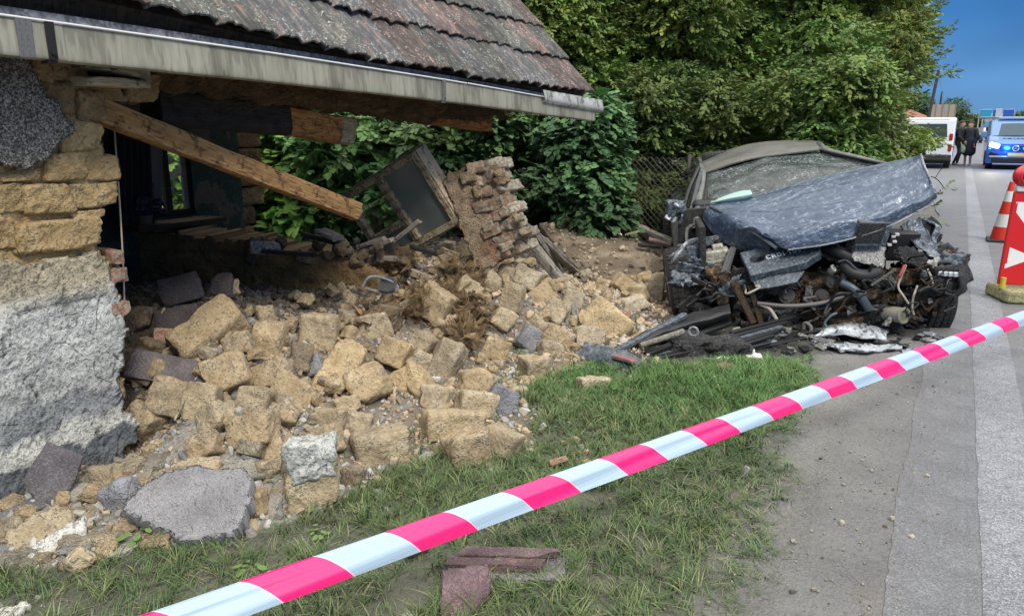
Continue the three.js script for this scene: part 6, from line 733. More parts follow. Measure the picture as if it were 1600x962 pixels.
  for (const [x, y, z, w, h, rz, sd, m] of [[1086, 382, 0.12, 0.26, 0.06, 0.2, 121, M.dashGrey], [1130, 378, 0.02, 0.4, 0.05, 0.1, 122, M.black], [1152, 366, -0.02, 0.3, 0.05, 0.25, 123, M.steel], [1098, 418, 0.26, 0.2, 0.1, -0.5, 124, M.fenderPaint], [1140, 452, 0.4, 0.22, 0.1, 0.6, 125, M.dashGrey], [1158, 432, 0.3, 0.18, 0.12, -0.3, 126, M.blackDull], [1068, 436, 0.32, 0.22, 0.09, -0.2, 127, M.dashGrey], [1340, 372, 0.1, 0.3, 0.08, -0.2, 128, M.blackDull], [1310, 396, 0.2, 0.26, 0.1, -0.3, 129, M.steel], [1430, 404, 0.3, 0.26, 0.1, -0.4, 130, M.blackDull], [1440, 462, 0.34, 0.26, 0.12, 0.3, 131, M.black]]) put('bent_panel', rock(w, h, 0.03, { seed: sd, rough: 0.9, round: 0.2, chips: 4, seg: 12 }), m, x, y, z, rr(-0.5, 0.5), rr(-0.4, 0.4), rz);
  // hoses and cables
  const hose = (name, pts, r, m, label) => body(name, tube(pts.map(([x, y, z]) => C(x, y, z)), r, 36, 9), m, label);
  hose('hose', [[1284, 384, 0.22], [1306, 392, 0.3], [1326, 402, 0.32], [1340, 412, 0.28]], 0.05, M.rubber, 'thick black intake hose'); hose('hose', [[1318, 414, 0.4], [1332, 426, 0.46], [1352, 430, 0.46], [1372, 426, 0.4]], 0.042, M.rubber); hose('hose', [[1318, 414, 0.38], [1320, 430, 0.42], [1316, 446, 0.44]], 0.032, M.rubber);
  hose('hose', [[1316, 442, 0.46], [1332, 450, 0.5], [1346, 464, 0.5], [1358, 482, 0.45]], 0.030, M.hoseBlue, 'blue-grey bent coolant pipe'); hose('hose', [[1184, 474, 0.5], [1230, 478, 0.54], [1280, 474, 0.5], [1320, 464, 0.46]], 0.016, M.wireGrey, 'long grey hose across the engine'); hose('hose', [[1206, 516, 0.62], [1222, 524, 0.64], [1244, 533, 0.62], [1262, 526, 0.6], [1268, 512, 0.58], [1258, 504, 0.56], [1256, 522, 0.56]], 0.014, M.wireGrey, 'looped hose under the engine'); hose('hose', [[1196, 518, 0.66], [1208, 512, 0.66], [1220, 512, 0.62], [1232, 520, 0.6]], 0.013, M.wireGrey); hose('hose', [[1184, 474, 0.5], [1202, 482, 0.52], [1212, 496, 0.54], [1222, 514, 0.56]], 0.014, M.wirePale);
  hose('cable', [[1416, 414, 0.4], [1410, 430, 0.44], [1404, 448, 0.46], [1412, 462, 0.48], [1420, 474, 0.48]], 0.008, M.wirePale, 'pale frayed cable'); hose('cable', [[1414, 414, 0.42], [1410, 424, 0.44], [1406, 432, 0.45]], 0.011, M.wireRed, 'red cable'); hose('cable', [[1434, 446, 0.42], [1428, 464, 0.46], [1426, 480, 0.46], [1430, 498, 0.46]], 0.008, M.wirePale); hose('cable', [[1450, 420, 0.4], [1456, 434, 0.44], [1460, 452, 0.44]], 0.008, M.wirePale); hose('rod', [[1362, 446, 0.5], [1380, 434, 0.48], [1398, 422, 0.42]], 0.010, M.steel);
  body('support_leg', rod(C(1146, 440, 0.45), C(1178, 505, 0.6), 0.028, 0.024, 8), M.engine, 'rusty leg of the front subframe'); body('support_leg', rod(C(1172, 446, 0.4), C(1192, 512, 0.55), 0.02, 0.02, 8), M.engine);
  reseed(99); // tangled wiring and torn brackets that the photograph shows all through the bay
  for (let i = 0; i < 78; i++) { const x = rr(1085, 1480), y = rr(430, 520) - (x - 1280) * 0.10 - (rnd() < 0.3 ? 30 : 0), z = rr(0.28, 0.56), pts = []; let cx = x, cy = y; for (let k = 0; k < 5; k++) { pts.push([cx, cy, z + rr(-0.08, 0.08)]); cx += rr(-22, 22); cy += rr(-14, 18); } hose('cable', pts, rr(0.004, 0.011), pick([M.rubber, M.rubber, M.rubber, M.rubber, M.wireGrey, M.hoseBlue, M.engine, M.engine, rnd() < 0.35 ? M.wirePale : M.rubber])); }
  for (let i = 0; i < 120; i++) { const x = rr(1085, 1478), y = rr(424, 525) - (x - 1280) * 0.10, z = rr(0.02, 0.44), s = rr(0.03, 0.10); put('bracket', rock(s * rr(0.6, 1.6), s * rr(0.4, 1), s * rr(0.3, 0.9), { seed: 1200 + i, rough: 0.35, round: 0.2, chips: 4, seg: 5 }), pick([M.blackDull, M.blackDull, M.engine, M.engine, M.steel, M.palePlate, M.black, M.dashGrey]), x, y, z, rr(0, 3), rr(0, 3), rr(0, 3)); }
  for (const [x, y, r] of [[1230, 462, 0.055], [1284, 462, 0.05], [1300, 440, 0.045], [1262, 486, 0.06], [1210, 452, 0.04]]) put('pulley', merge([cyl(r, r, 0.05, 20), cyl(r * 0.5, r * 0.5, 0.07, 14)]), pick([M.engine, M.steel]), x, y, 0.36, 1.4, rr(-0.3, 0.3), 0);
  // wheels: carcass with tread blocks, rim
  const wheel = (px, py, z, ry, rz, lx) => { const g = new THREE.Group(); g.name = 'wheel'; car.add(g); const p = C(px, py, z); g.position.copy(p); g.quaternion.copy(QE(0, ry, rz)); const R = 0.315, prof = []; for (const [x, r] of [[-0.09, 0.20], [-0.105, 0.25], [-0.10, 0.295], [-0.075, 0.313], [0, R], [0.075, 0.313], [0.10, 0.295], [0.105, 0.25], [0.09, 0.20]]) prof.push(new THREE.Vector2(r, x)); part('tyre', new THREE.LatheGeometry(prof, 48).rotateZ(Math.PI / 2), M.tyre, g); part('rim', merge([cyl(0.2, 0.2, 0.16, 32).rotateZ(Math.PI / 2), ...Array.from({ length: 5 }, (_, k) => rbox(0.02, 0.18, 0.05, 0.008).translate(-0.09, 0.1, 0).rotateX(k * 1.2566))]), M.steel, g);
    const bl = []; for (let k = 0; k < 44; k++) for (const x of [-0.066, -0.026, 0.026, 0.066]) { const b = box(0.032, 0.012, 0.030, x, R + (Math.abs(x) > 0.05 ? -0.001 : 0.003), 0); b.rotateX((k + (x > 0 ? 0.5 : 0)) / 44 * Math.PI * 2); bl.push(b); } part('tread', merge(bl), M.tyre, g); return g; };
  wheel(1064, 448, 0.02, 0.05, 0.1); wheel(1447, 460, -0.1, 0.1, -0.05); wheel(0, 0, 0, 0, 0).position.set(-0.78, 0.31, -2.62); wheel(0, 0, 0, 0, 0).position.set(0.78, 0.31, -2.62);
  tag(car, 'wrecked dark blue-grey car with torn-off front, raised crumpled bonnet and bare engine', 'car');
}
{ // torn-off pieces lying before the car
  const G2 = (px, py, l = 0.03) => { const p = gnd(px, py, l); return p; };
  const bumper = thing('torn_bumper', 'black torn front bumper lying in the grass before the car', 'bumper', G2(1080, 545, 0)); const o = bumper.position, L = (px, py, l) => G2(px, py, l).sub(o);
  part('bumper_skin', sheet([[L(962, 545, 0.05), L(1010, 516, 0.12), L(1075, 492, 0.17), L(1140, 474, 0.22)], [L(966, 552, 0.05), L(1014, 528, 0.12), L(1080, 506, 0.16), L(1142, 490, 0.2)], [L(972, 560, 0.01), L(1016, 544, 0.03), L(1082, 524, 0.05), L(1144, 508, 0.08)]], 48, 14, 0.014, (p) => { p.y += 0.012 * noise(p.x * 9, p.z * 9, 3); }), M.black, bumper);
  part('bumper_bar', bar(L(955, 553, 0.06), L(1070, 492, 0.19), 0.05, 0.03, V3(0, 1, 0), 0.01, 0.006, 2), M.dashGrey, bumper); part('bumper_bar', bar(L(1010, 554, 0.05), L(1140, 505, 0.12), 0.05, 0.03), M.black, bumper); part('bumper_bar', bar(L(1006, 566, 0.02), L(1150, 534, 0.06), 0.06, 0.04), M.black, bumper);
  part('bumper_foam', rock(0.5, 0.12, 0.22, { seed: 77, rough: 0.3, round: 0.3, chips: 3, seg: 14 }).rotateY(0.45).translate(...L(1105, 540, 0.06).toArray()), M.blackDull, bumper, 'dark shredded lining');
  part('tube', rod(L(1000, 540, 0.10), L(1068, 518, 0.16), 0.018, 0.022, 10), M.woodGrey, bumper, 'grey plastic tube'); part('tube_mouth', new THREE.TorusGeometry(0.03, 0.008, 8, 16).translate(...L(1084, 518, 0.16).toArray()), M.silver, bumper);
  reseed(55); for (let i = 0; i < 9; i++) { const x = rr(1000, 1240), y = rr(545, 572) - (x - 1000) * 0.1; solo('plastic_strip', bar(G2(x, y, 0.03), G2(x + rr(50, 120), y - rr(8, 30), 0.06), rr(0.02, 0.05), 0.012), i % 3 ? M.black : M.dashGrey, 'snapped black plastic trim strip lying in front of the wreck', 'trim strip', 'snapped trim strips before the wreck'); }
  const grille = thing('torn_grille', 'broken black lower grille lying in front of the engine', 'grille', G2(1180, 555, 0)); const p2 = grille.position, K = (px, py, l) => G2(px, py, l).sub(p2);
  for (let i = 0; i < 5; i++) part('grille_slat', bar(K(1118 + i * 6, 552 - i * 8, 0.05 + i * 0.012), K(1208 + i * 7, 524 - i * 7, 0.08 + i * 0.012), 0.035, 0.02), i === 2 ? M.dashGrey : M.black, grille); for (let i = 0; i < 4; i++) part('grille_rib', bar(K(1130 + i * 24, 548 - i * 7, 0.05), K(1148 + i * 24, 518 - i * 6, 0.09), 0.02, 0.016), M.black, grille); part('grille_skin', sheet([[K(1120, 560, 0.0), K(1200, 548, 0.0)], [K(1128, 536, 0.04), K(1214, 516, 0.05)]], 12, 6, 0.012, (p) => { p.y += 0.01 * noise(p.x * 11, p.z * 11, 2); }), M.dashGrey, grille);
  solo('grey_panel', sheet([[G2(895, 560, 0.03), G2(940, 572, 0.02), G2(1000, 582, 0.02)], [G2(905, 548, 0.07), G2(950, 556, 0.08), G2(1002, 572, 0.05)], [G2(908, 536, 0.10), G2(960, 546, 0.09), G2(1006, 566, 0.05)]], 30, 16, 0.012, (p) => { p.y += 0.018 * noise(p.x * 9, p.z * 9, 4) + 0.01 * noise(p.x * 22, p.z * 22, 1); }), M.dashGrey, 'scuffed dark grey plastic panel lying at the left end of the torn bumper', 'panel');
  solo('roof_batten', bar(G2(892, 570, 0.015), G2(985, 584, 0.015), 0.03, 0.02), M.woodGrey, 'thin grey batten under the scuffed dark panel', 'batten');
  solo('broken_tile', rock(0.16, 0.02, 0.06, { seed: 3, seg: 7, chips: 3, tone: [1.5, 1.0, 0.95] }).rotateY(-0.3).translate(...G2(976, 560, 0.09).toArray()), M.plumTile, 'reddish tile shard on the scuffed dark panel', 'tile'); solo('broken_tile', rock(0.2, 0.02, 0.08, { seed: 7, seg: 7, chips: 3, tone: [1.1, 0.95, 0.95] }).rotateY(-0.5).rotateZ(-0.15).translate(...G2(922, 545, 0.08).toArray()), M.plumTile, 'plum tile shard against the large adobe block', 'tile');
  solo('silver_panel', sheet([[G2(1272, 526, 0.02), G2(1310, 524, 0.03), G2(1350, 530, 0.04), G2(1388, 532, 0.02)], [G2(1290, 514, 0.06), G2(1320, 510, 0.09), G2(1355, 514, 0.08), G2(1385, 524, 0.05)], [G2(1300, 508, 0.05), G2(1325, 503, 0.06), G2(1360, 508, 0.05), G2(1390, 518, 0.02)]], 30, 16, 0.008, (p) => { p.y += 0.014 * noise(p.x * 10, p.z * 10, 4); }), M.silver, 'upper silvery bent metal sheet lying under the engine', 'metal sheet'); solo('silver_panel', sheet([[G2(1318, 546, 0.01), G2(1360, 550, 0.01), G2(1410, 546, 0.01)], [G2(1320, 536, 0.02), G2(1360, 540, 0.03), G2(1412, 538, 0.02)]], 24, 8, 0.008, (p) => { p.y += 0.008 * noise(p.x * 14, p.z * 14, 2); }), M.silver, 'lower silvery flat sheet on the dirt nearest the tape', 'metal sheet');
  reseed(141); let first; for (let i = 0; i < 70; i++) { const p = G2(rr(1180, 1475), rr(508, 552), 0.0); p.y = 0.015; if (p.x > 0.3) continue; const s = rr(0.03, 0.09); const m = solo('car_fragment', rock(s * rr(0.8, 2), s * 0.25, s, { seed: 1500 + i, rough: 0.3, chips: 4, seg: 4 }), pick([M.black, M.blackDull, M.black, M.steel, M.palePlate, M.silver]), 'small broken plastic or metal scrap strewn on the ground around the engine', 'scrap', 'scraps before the car'); m.position.copy(p); m.rotation.set(rr(-0.3, 0.3), rr(0, 6), rr(-0.3, 0.3)); }
  for (let i = 0; i < 26; i++) { const p = G2(rr(1000, 1200), rr(545, 585), 0.0); p.y = 0.02; const s = rr(0.03, 0.07); const m = solo('car_fragment', rock(s * rr(0.8, 1.6), s * 0.4, s, { seed: 1600 + i, rough: 0.3, chips: 4, seg: 4 }), pick([M.black, M.blackDull, M.white, M.steel]), 'small scrap of plastic lying in the grass edge below the torn bumper', 'scrap', 'scraps below the torn bumper'); m.position.copy(p); m.rotation.set(rr(-0.3, 0.3), rr(0, 6), rr(-0.3, 0.3)); }
}
// ------------------------------------------------------------------ trees, hedge, fence
function spray(n, len, lw, twig) { const pos = [], idx = []; for (let i = 0; i < n; i++) { const t = n === 1 ? 0 : i / (n - 1), side = i % 2 ? 1 : -1, o = V3(twig * (t - 0.3), rr(-0.01, 0.015), rr(-0.02, 0.02)), a = side * rr(0.5, 1.1) * (1 - t * 0.7), L = len * rr(0.7, 1.15), q = QE(rr(-0.5, 0.5), a, rr(-0.7, 0.35)); const P = [[0, 0, 0], [L * 0.42, -0.03 * L, lw / 2], [L * 0.42, -0.03 * L, -lw / 2], [L * 0.45, 0.03 * L, 0], [L, -0.08 * L, 0]].map((p) => V3(...p).applyQuaternion(q).add(o)), b = pos.length / 3; for (const p of P) pos.push(p.x, p.y, p.z); idx.push(b, b + 1, b + 3, b, b + 3, b + 2, b + 3, b + 1, b + 4, b + 2, b + 3, b + 4); } const g = new THREE.BufferGeometry(); g.setAttribute('position', new THREE.Float32BufferAttribute(pos, 3)); g.setIndex(idx); const f = g.toNonIndexed(); f.computeVertexNormals(); return f; }
reseed(303); const leafSmall = [spray(10, 0.075, 0.040, 0.20), spray(9, 0.065, 0.036, 0.17)], leafBig = [spray(7, 0.125, 0.095, 0.20), spray(6, 0.115, 0.085, 0.17)];
function limb(list, a, b, r0, r1, seed) { const m = a.clone().lerp(b, 0.5).add(V3(0.25 * noise(seed, 1), 0.1, 0.25 * noise(seed, 5))), c = new THREE.CatmullRomCurve3([a, m, b]), N = 10, g = new THREE.TubeGeometry(c, N, 1, 7), p = g.attributes.position; for (let i = 0; i <= N; i++) { const k = mix(r0, r1, i / N), q = c.getPointAt(i / N); for (let j = 0; j <= 7; j++) { const v = i * 8 + j; p.setXYZ(v, q.x + (p.getX(v) - q.x) * k, q.y + (p.getY(v) - q.y) * k, q.z + (p.getZ(v) - q.z) * k); } } g.computeVertexNormals(); list.push(g); }
// a tree: trunk, limbs to every clump of the crown, leaf sprays scattered in the clumps
function tree(name, label, group, base, clumps, n, { big = false, mat = M.leaf, hue = [1, 1, 1], trunk = 0.13, fork = 0.35, cat = 'tree', scale = 1 } = {}) {
  const t = thing(name, label, cat, base, group), wood = []; const top = clumps.reduce((s, c) => s.add(c.p), V3(0, 0, 0)).multiplyScalar(1 / clumps.length), F = V3(top.x * 0.5, top.y * fork, top.z * 0.5);
  limb(wood, V3(0, -0.1, 0), F, trunk, trunk * 0.7, base.x); clumps.forEach((c, i) => { if (i % 2 === 0 || clumps.length < 14) limb(wood, F.clone().multiplyScalar(rr(0.7, 1)), c.p.clone().multiplyScalar(0.96), trunk * 0.4, 0.012, i + base.x); });
  part('trunk', merge(wood), M.bark, t); const kinds = big ? leafBig : leafSmall, L = [[], []], C = [[], []], vol = clumps.reduce((s, c) => s + c.r ** 2.2, 0);
  for (const c of clumps) { const m = Math.round(n * c.r ** 2.2 / vol), cv = rr(0.62, 1.35), cy = rr(0.85, 1.12); for (let i = 0; i < m; i++) { const d = V3(rr(-1, 1), rr(-1, 1), rr(-1, 1)); if (d.lengthSq() > 1) { i--; continue; } const R = Math.pow(d.length(), 0.55); d.normalize(); const p = c.p.clone().add(V3(d.x * c.r * R * (c.sx || 1), d.y * c.r * R * (c.sy || 0.8), d.z * c.r * R)); if (p.y + base.y < 0.03) continue; const k = i & 1, az = Math.atan2(d.z, d.x) + rr(-0.9, 0.9); L[k].push(TRS(p, QE(rr(-0.5, 0.5), -az, rr(-0.9, 0.5)), rr(0.75, 1.25) * scale)); const v = cv * rr(0.6, 1.35), y = rr(0.85, 1.15); C[k].push(new THREE.Color(hue[0] * v * y * cy, hue[1] * v, hue[2] * v * rr(0.7, 1.1))); } }
  for (const s of clumps.shoots || []) { const dir = s.b.clone().sub(s.a), N = Math.round(dir.length() / 0.022); for (let i = 0; i < N; i++) { const u = i / N, w = s.w * (1 - u * 0.75); const p = s.a.clone().addScaledVector(dir, u).add(V3(rr(-w, w), rr(-w, w), rr(-w, w))); const q = new THREE.Quaternion().setFromUnitVectors(V3(1, 0, 0), dir.clone().normalize().add(V3(rr(-0.6, 0.6), rr(-0.6, 0.6), rr(-0.6, 0.6))).normalize()); L[i & 1].push(TRS(p, q, rr(0.7, 1.15))); const v = rr(0.8, 1.25); C[i & 1].push(new THREE.Color(hue[0] * v, hue[1] * v, hue[2] * v)); } }
  L.forEach((l, k) => tag(copies('crown', kinds[k], mat, l, t, C[k]), null, null, null, 'stuff')); return t;
}
const clumpsAt = (base, list, r, spread = 0.8) => list.map(([px, py, rad, dr = 0]) => ({ p: at(px, py, r + dr + rr(-spread, spread)).sub(base), r: rad }));
{
  reseed(808);
  const T = (name, label, px, r, list, n, o = {}) => { const d = at(px, 300, r), base = V3(d.x, 0, d.z); const cl = clumpsAt(base, list, r, o.spread); if (o.shoots) cl.shoots = o.shoots.map(([x0, y0, x1, y1, w]) => ({ a: at(x0, y0, r).sub(base), b: at(x1, y1, r).sub(base), w })); return tree(name, label, o.group, base, cl, n, o); };
  const fill = (x0, x1, y0, y1, n, rad) => Array.from({ length: n }, () => [rr(x0, x1), rr(y0, y1), rad * rr(0.75, 1.25)]);
  T('tree', 'leafy tree rising right behind the gable end of the tiled roof', 860, 10.6, fill(770, 965, -160, 190, 24, 0.62), 9000, { hue: [0.95, 1, 0.8] });
  T('tree', 'broad olive-green tree above the earthy panel', 1010, 11.2, fill(930, 1120, -190, 180, 26, 0.66), 9500, { hue: [1.05, 1, 0.8] });
  T('tree', 'tall tree with dark limbs showing behind the wrecked car', 1190, 12.0, [...fill(1100, 1300, -200, 200, 28, 0.66)], 9500, { hue: [0.95, 1, 0.85], trunk: 0.17 });
  T('tree', 'roadside tree with pointed shoots against the blue sky', 1330, 13.4, [...fill(1260, 1385, -120, 130, 18, 0.6), ...fill(1250, 1345, 130, 210, 8, 0.5), [1400, 60, 0.5], [1415, 90, 0.4], [1416, 104, 0.28], [1375, 150, 0.4], [1408, 30, 0.35], [1395, 120, 0.35]], 9500, { hue: [1.1, 1.05, 0.75], shoots: [[1405, 70, 1474, 2, 0.13], [1410, 95, 1484, 44, 0.13], [1420, 118, 1492, 112, 0.12], [1400, 50, 1440, -20, 0.13], [1380, 30, 1400, -30, 0.12], [1360, 20, 1366, -30, 0.12], [1340, 20, 1336, -40, 0.12], [1415, 85, 1480, 80, 0.11]] });
  T('bush', 'pale leafy bush reaching out in front of the white van', 1395, 12.6, [...fill(1310, 1372, 150, 250, 16, 0.36), [1425, 205, 0.13], [1438, 210, 0.14], [1450, 214, 0.14], [1460, 220, 0.10], [1436, 226, 0.13], [1424, 238, 0.14], [1450, 234, 0.09], [1404, 228, 0.2], [1400, 200, 0.15]], 3600, { hue: [1.1, 1.08, 0.95], trunk: 0.07, cat: 'bush', spread: 0.4 });
  T('bush', 'dense shrub directly behind the roof of the wrecked car', 1290, 10.4, fill(1220, 1350, 130, 260, 16, 0.42), 4200, { hue: [0.9, 0.95, 0.85], trunk: 0.07, cat: 'bush', spread: 0.5 });
  T('bush', 'shadowy shrub over the wire fence', 1030, 10.3, fill(940, 1120, 130, 320, 22, 0.38), 4400, { hue: [0.75, 0.75, 0.75], trunk: 0.06, cat: 'bush', spread: 0.5 });
  T('hedge', 'large-leaved dark hedge behind the brickwork chunk', 770, 8.6, fill(690, 940, 180, 345, 34, 0.34), 9000, { big: true, scale: 0.62, mat: M.leafBroad, hue: [0.75, 0.85, 0.85], trunk: 0.05, cat: 'hedge', spread: 0.5 });
  T('hedge', 'large-leaved hedge seen through the gap under the eaves', 560, 9.3, fill(450, 700, 175, 340, 34, 0.38), 6500, { scale: 0.85, big: true, mat: M.leafBroad, hue: [1.15, 1.2, 1.05], trunk: 0.05, cat: 'hedge', spread: 0.5 });
  T('bush', 'bright green bush beyond the broken back wall', 415, 9.4, fill(350, 490, 170, 340, 20, 0.36), 3200, { big: true, scale: 1.2, mat: M.leafBroad, hue: [1.7, 1.6, 0.95], trunk: 0.05, cat: 'bush', spread: 0.3 });
  T('bush', 'bright green bush outside the little window of the dark room', 262, 9.0, fill(190, 330, 190, 350, 14, 0.42), 2400, { big: true, mat: M.leafBroad, hue: [1.8, 1.7, 1.0], trunk: 0.05, cat: 'bush', spread: 0.3 });
  T('tree', 'further tree closing the gap behind the hedge', 640, 13.5, fill(420, 800, 60, 260, 20, 0.8), 5000, { hue: [0.7, 0.8, 0.7] });
  T('tree', 'further dark tree behind the broad olive-green one', 950, 15.5, fill(800, 1120, -150, 240, 28, 1.0), 8000, { hue: [0.6, 0.7, 0.6], scale: 1.3 });
  T('tree', 'further dark tree behind the one with dark limbs', 1220, 16.5, fill(1080, 1350, -120, 240, 28, 1.0), 8000, { hue: [0.6, 0.7, 0.6], scale: 1.3 });
  // low growth under the trees
  T('undergrowth', 'dark weeds and brambles along the foot of the trees', 1000, 10.2, fill(820, 1340, 270, 330, 30, 0.34), 4200, { big: false, hue: [0.6, 0.65, 0.6], trunk: 0.03, cat: 'undergrowth', spread: 0.7 });
  // a bare twig with a few leaves over the shoulder by the van
  const tw = thing('twig', 'thin bent twig with a few leaves hanging over the road shoulder', 'twig', at(1440, 275, 12.4)); const o = tw.position, A = (x, y) => at(x, y, 12.4).sub(o); part('stem', merge([tube([A(1400, 268), A(1440, 274), A(1462, 278), A(1478, 296)], 0.006, 20, 5), tube([A(1462, 278), A(1470, 266), A(1474, 262)], 0.005, 10, 5)]), M.bark, tw); copies('leaves', leafSmall[0], M.leaf, [[1476, 294], [1482, 290], [1470, 300], [1446, 325], [1458, 320], [1438, 318], [1470, 345]].map(([x, y], i) => TRS(A(x, y), QE(i, i * 2, i), 0.9)), tw).userData.kind = 'stuff';
}
{ // wire fence with posts
  const a = at(985, 330, 9.3), b = at(1095, 330, 9.0); a.y = b.y = 0; const L = 2.6, d = b.clone().sub(a).normalize(), f = thing('wire_fence', 'rusty diamond-mesh wire fence in the shade between the hedge and the car', 'fence', a.clone().addScaledVector(d, -0.6)); const H = 1.12, w = [], p0 = 0.075; const seg = (p, q) => w.push(rod(p, q, 0.003, 0.003, 4)); for (let x = -H; x < L; x += p0) { const c = (u, v) => d.clone().multiplyScalar(u).setY(v); const s0 = Math.max(0, x), s1 = Math.min(L, x + H); if (s1 > s0) { seg(c(s0, s0 - x), c(s1, s1 - x)); seg(c(s0, H - (s0 - x)), c(s1, H - (s1 - x))); } }
  part('wire_mesh', merge(w), plain(0.13, 0.115, 0.095, { roughness: 0.6, metalness: 0.2 }), f); for (const u of [0, 1.3, 2.6]) part('post', rod(d.clone().multiplyScalar(u), d.clone().multiplyScalar(u).setY(1.16), 0.022, 0.022, 8), plain(0.12, 0.11, 0.10), f);
}
{ // weeds with broad leaves in the near grass
  const leaf = (() => { const g = new THREE.CircleGeometry(0.02, 9, 0, 6.283); g.scale(1.25, 0.85, 1); g.rotateX(-Math.PI / 2); g.translate(0.026, 0, 0); return g; })(); let i = 0; const wm = leafM(0.17, 0.28, 0.08, 0.2);
  for (const [px, py, s, label] of [[228, 850, 1.3, 'small bright green weed sprouting at the foot of the grey slab'], [388, 898, 0.9, 'low green weed just above the striped tape'], [495, 842, 0.8, 'green weed in the grass between the tape and the rendered chunk']]) { const t = thing('weed', label, 'weed', onGround(px, py)); for (let k = 0; k < 9; k++) { const a = k * 2.4 + i * 1.7 + 0.5 * Math.sin(k * 5 + i), r = 0.006 + 0.004 * ((k * 7 + i * 3) % 9); const m = part('leaf', leaf, wm, t); m.position.set(Math.cos(a) * r * s, (0.05 - 0.003 * k) * s, Math.sin(a) * r * s); m.quaternion.copy(QE(0, -a, -0.25)); m.scale.setScalar(s * (0.45 + 0.5 * ((k * 5 + i * 2) % 7) / 7)); } i++; }
}
// ------------------------------------------------------------------ the barrier tape
{
  const fw = (px, py, depth) => { const d = sight(px, py); return along(d, depth / d.dot(FW)); }, D = (n) => 1.78 * (1 + 0.0579 * n);
  const T0 = fw(375, 911, D(0)), T1 = fw(1556, 503, D(20)), B0 = fw(441, 941, D(0.39)), B1 = fw(1570, 520, D(20.39)); const t = T1.clone().sub(T0).multiplyScalar(1 / 20), b = B1.clone().sub(B0).multiplyScalar(1 / 20);
  const pos = [], uv = [], idx = [], NS = 16, n0 = -5, n1 = 27, NC = (n1 - n0) * 4; const dirT = t.clone().normalize();
  for (const side of [0, 1]) for (let i = 0; i <= NC; i++) { const n = mix(n0, n1, i / NC), T = T0.clone().addScaledVector(t, n), B = B0.clone().addScaledVector(b, n), w = B.clone().sub(T), al = w.dot(dirT), pe = w.clone().addScaledVector(dirT, -al), nr = dirT.clone().cross(pe).normalize(), away = nr.dot(FW) > 0 ? 1 : -1; const sag = -0.006 * (1 - ((n - 10) / 12) ** 2);
    for (let s = 0; s <= NS; s++) { const k = s / NS, h = Math.pow(k, 1.55), back = 0.034 * (1 - k) ** 2 - 0.004 * Math.sin(k * 9 + n * 0.7) * (k > 0.5 ? 1 : 0.3), p = T.clone().addScaledVector(dirT, al * k).addScaledVector(pe, h).addScaledVector(nr, away * (back + side * 0.0006)); p.y += sag; pos.push(p.x, p.y, p.z); uv.push(n / 2, k); } }
  const off = (NC + 1) * (NS + 1), id = (i, s) => i * (NS + 1) + s; for (let i = 0; i < NC; i++) for (let s = 0; s < NS; s++) { idx.push(id(i, s), id(i, s + 1), id(i + 1, s + 1), id(i, s), id(i + 1, s + 1), id(i + 1, s)); idx.push(off + id(i, s), off + id(i + 1, s + 1), off + id(i, s + 1), off + id(i, s), off + id(i + 1, s), off + id(i + 1, s + 1)); }
  const g = new THREE.BufferGeometry(); g.setAttribute('position', new THREE.Float32BufferAttribute(pos, 3)); g.setAttribute('uv', new THREE.Float32BufferAttribute(uv, 2)); g.setIndex(idx); g.computeVertexNormals();
  const tex = texture(512, 64, (x, y) => { const u = (x + 0.5) / 512, d = Math.min(u, Math.abs(u - 0.5), 1 - u), e = smooth(0.006, 0.010, d), w = 0.02 * Math.sin(y * 0.9 + x * 0.02); return u < 0.5 ? lin(mix(0.92, 0.86, e), mix(0.62, 0.012, e), mix(0.72, 0.17, e)) : lin(0.38 + w, 0.50 + w, 0.60 + w); }, true);  // white stripes carry a blue sky reflection in their colour
  solo('barrier_tape', g, new THREE.MeshPhysicalMaterial({ map: tex, bumpMap: texture(256, 64, (x, y) => { const h = n1[(y * 6 % 512) * 512 + (x * 2)] * 0.7 + n5[(y * 3) * 512 + x * 2] * 0.3; return [h, h, h]; }, false), bumpScale: 0.006, roughness: 0.32, clearcoat: 0.3, clearcoatRoughness: 0.2, side: THREE.DoubleSide }), 'pink-red and white striped plastic barrier tape stretched across the scene', 'barrier tape');
}
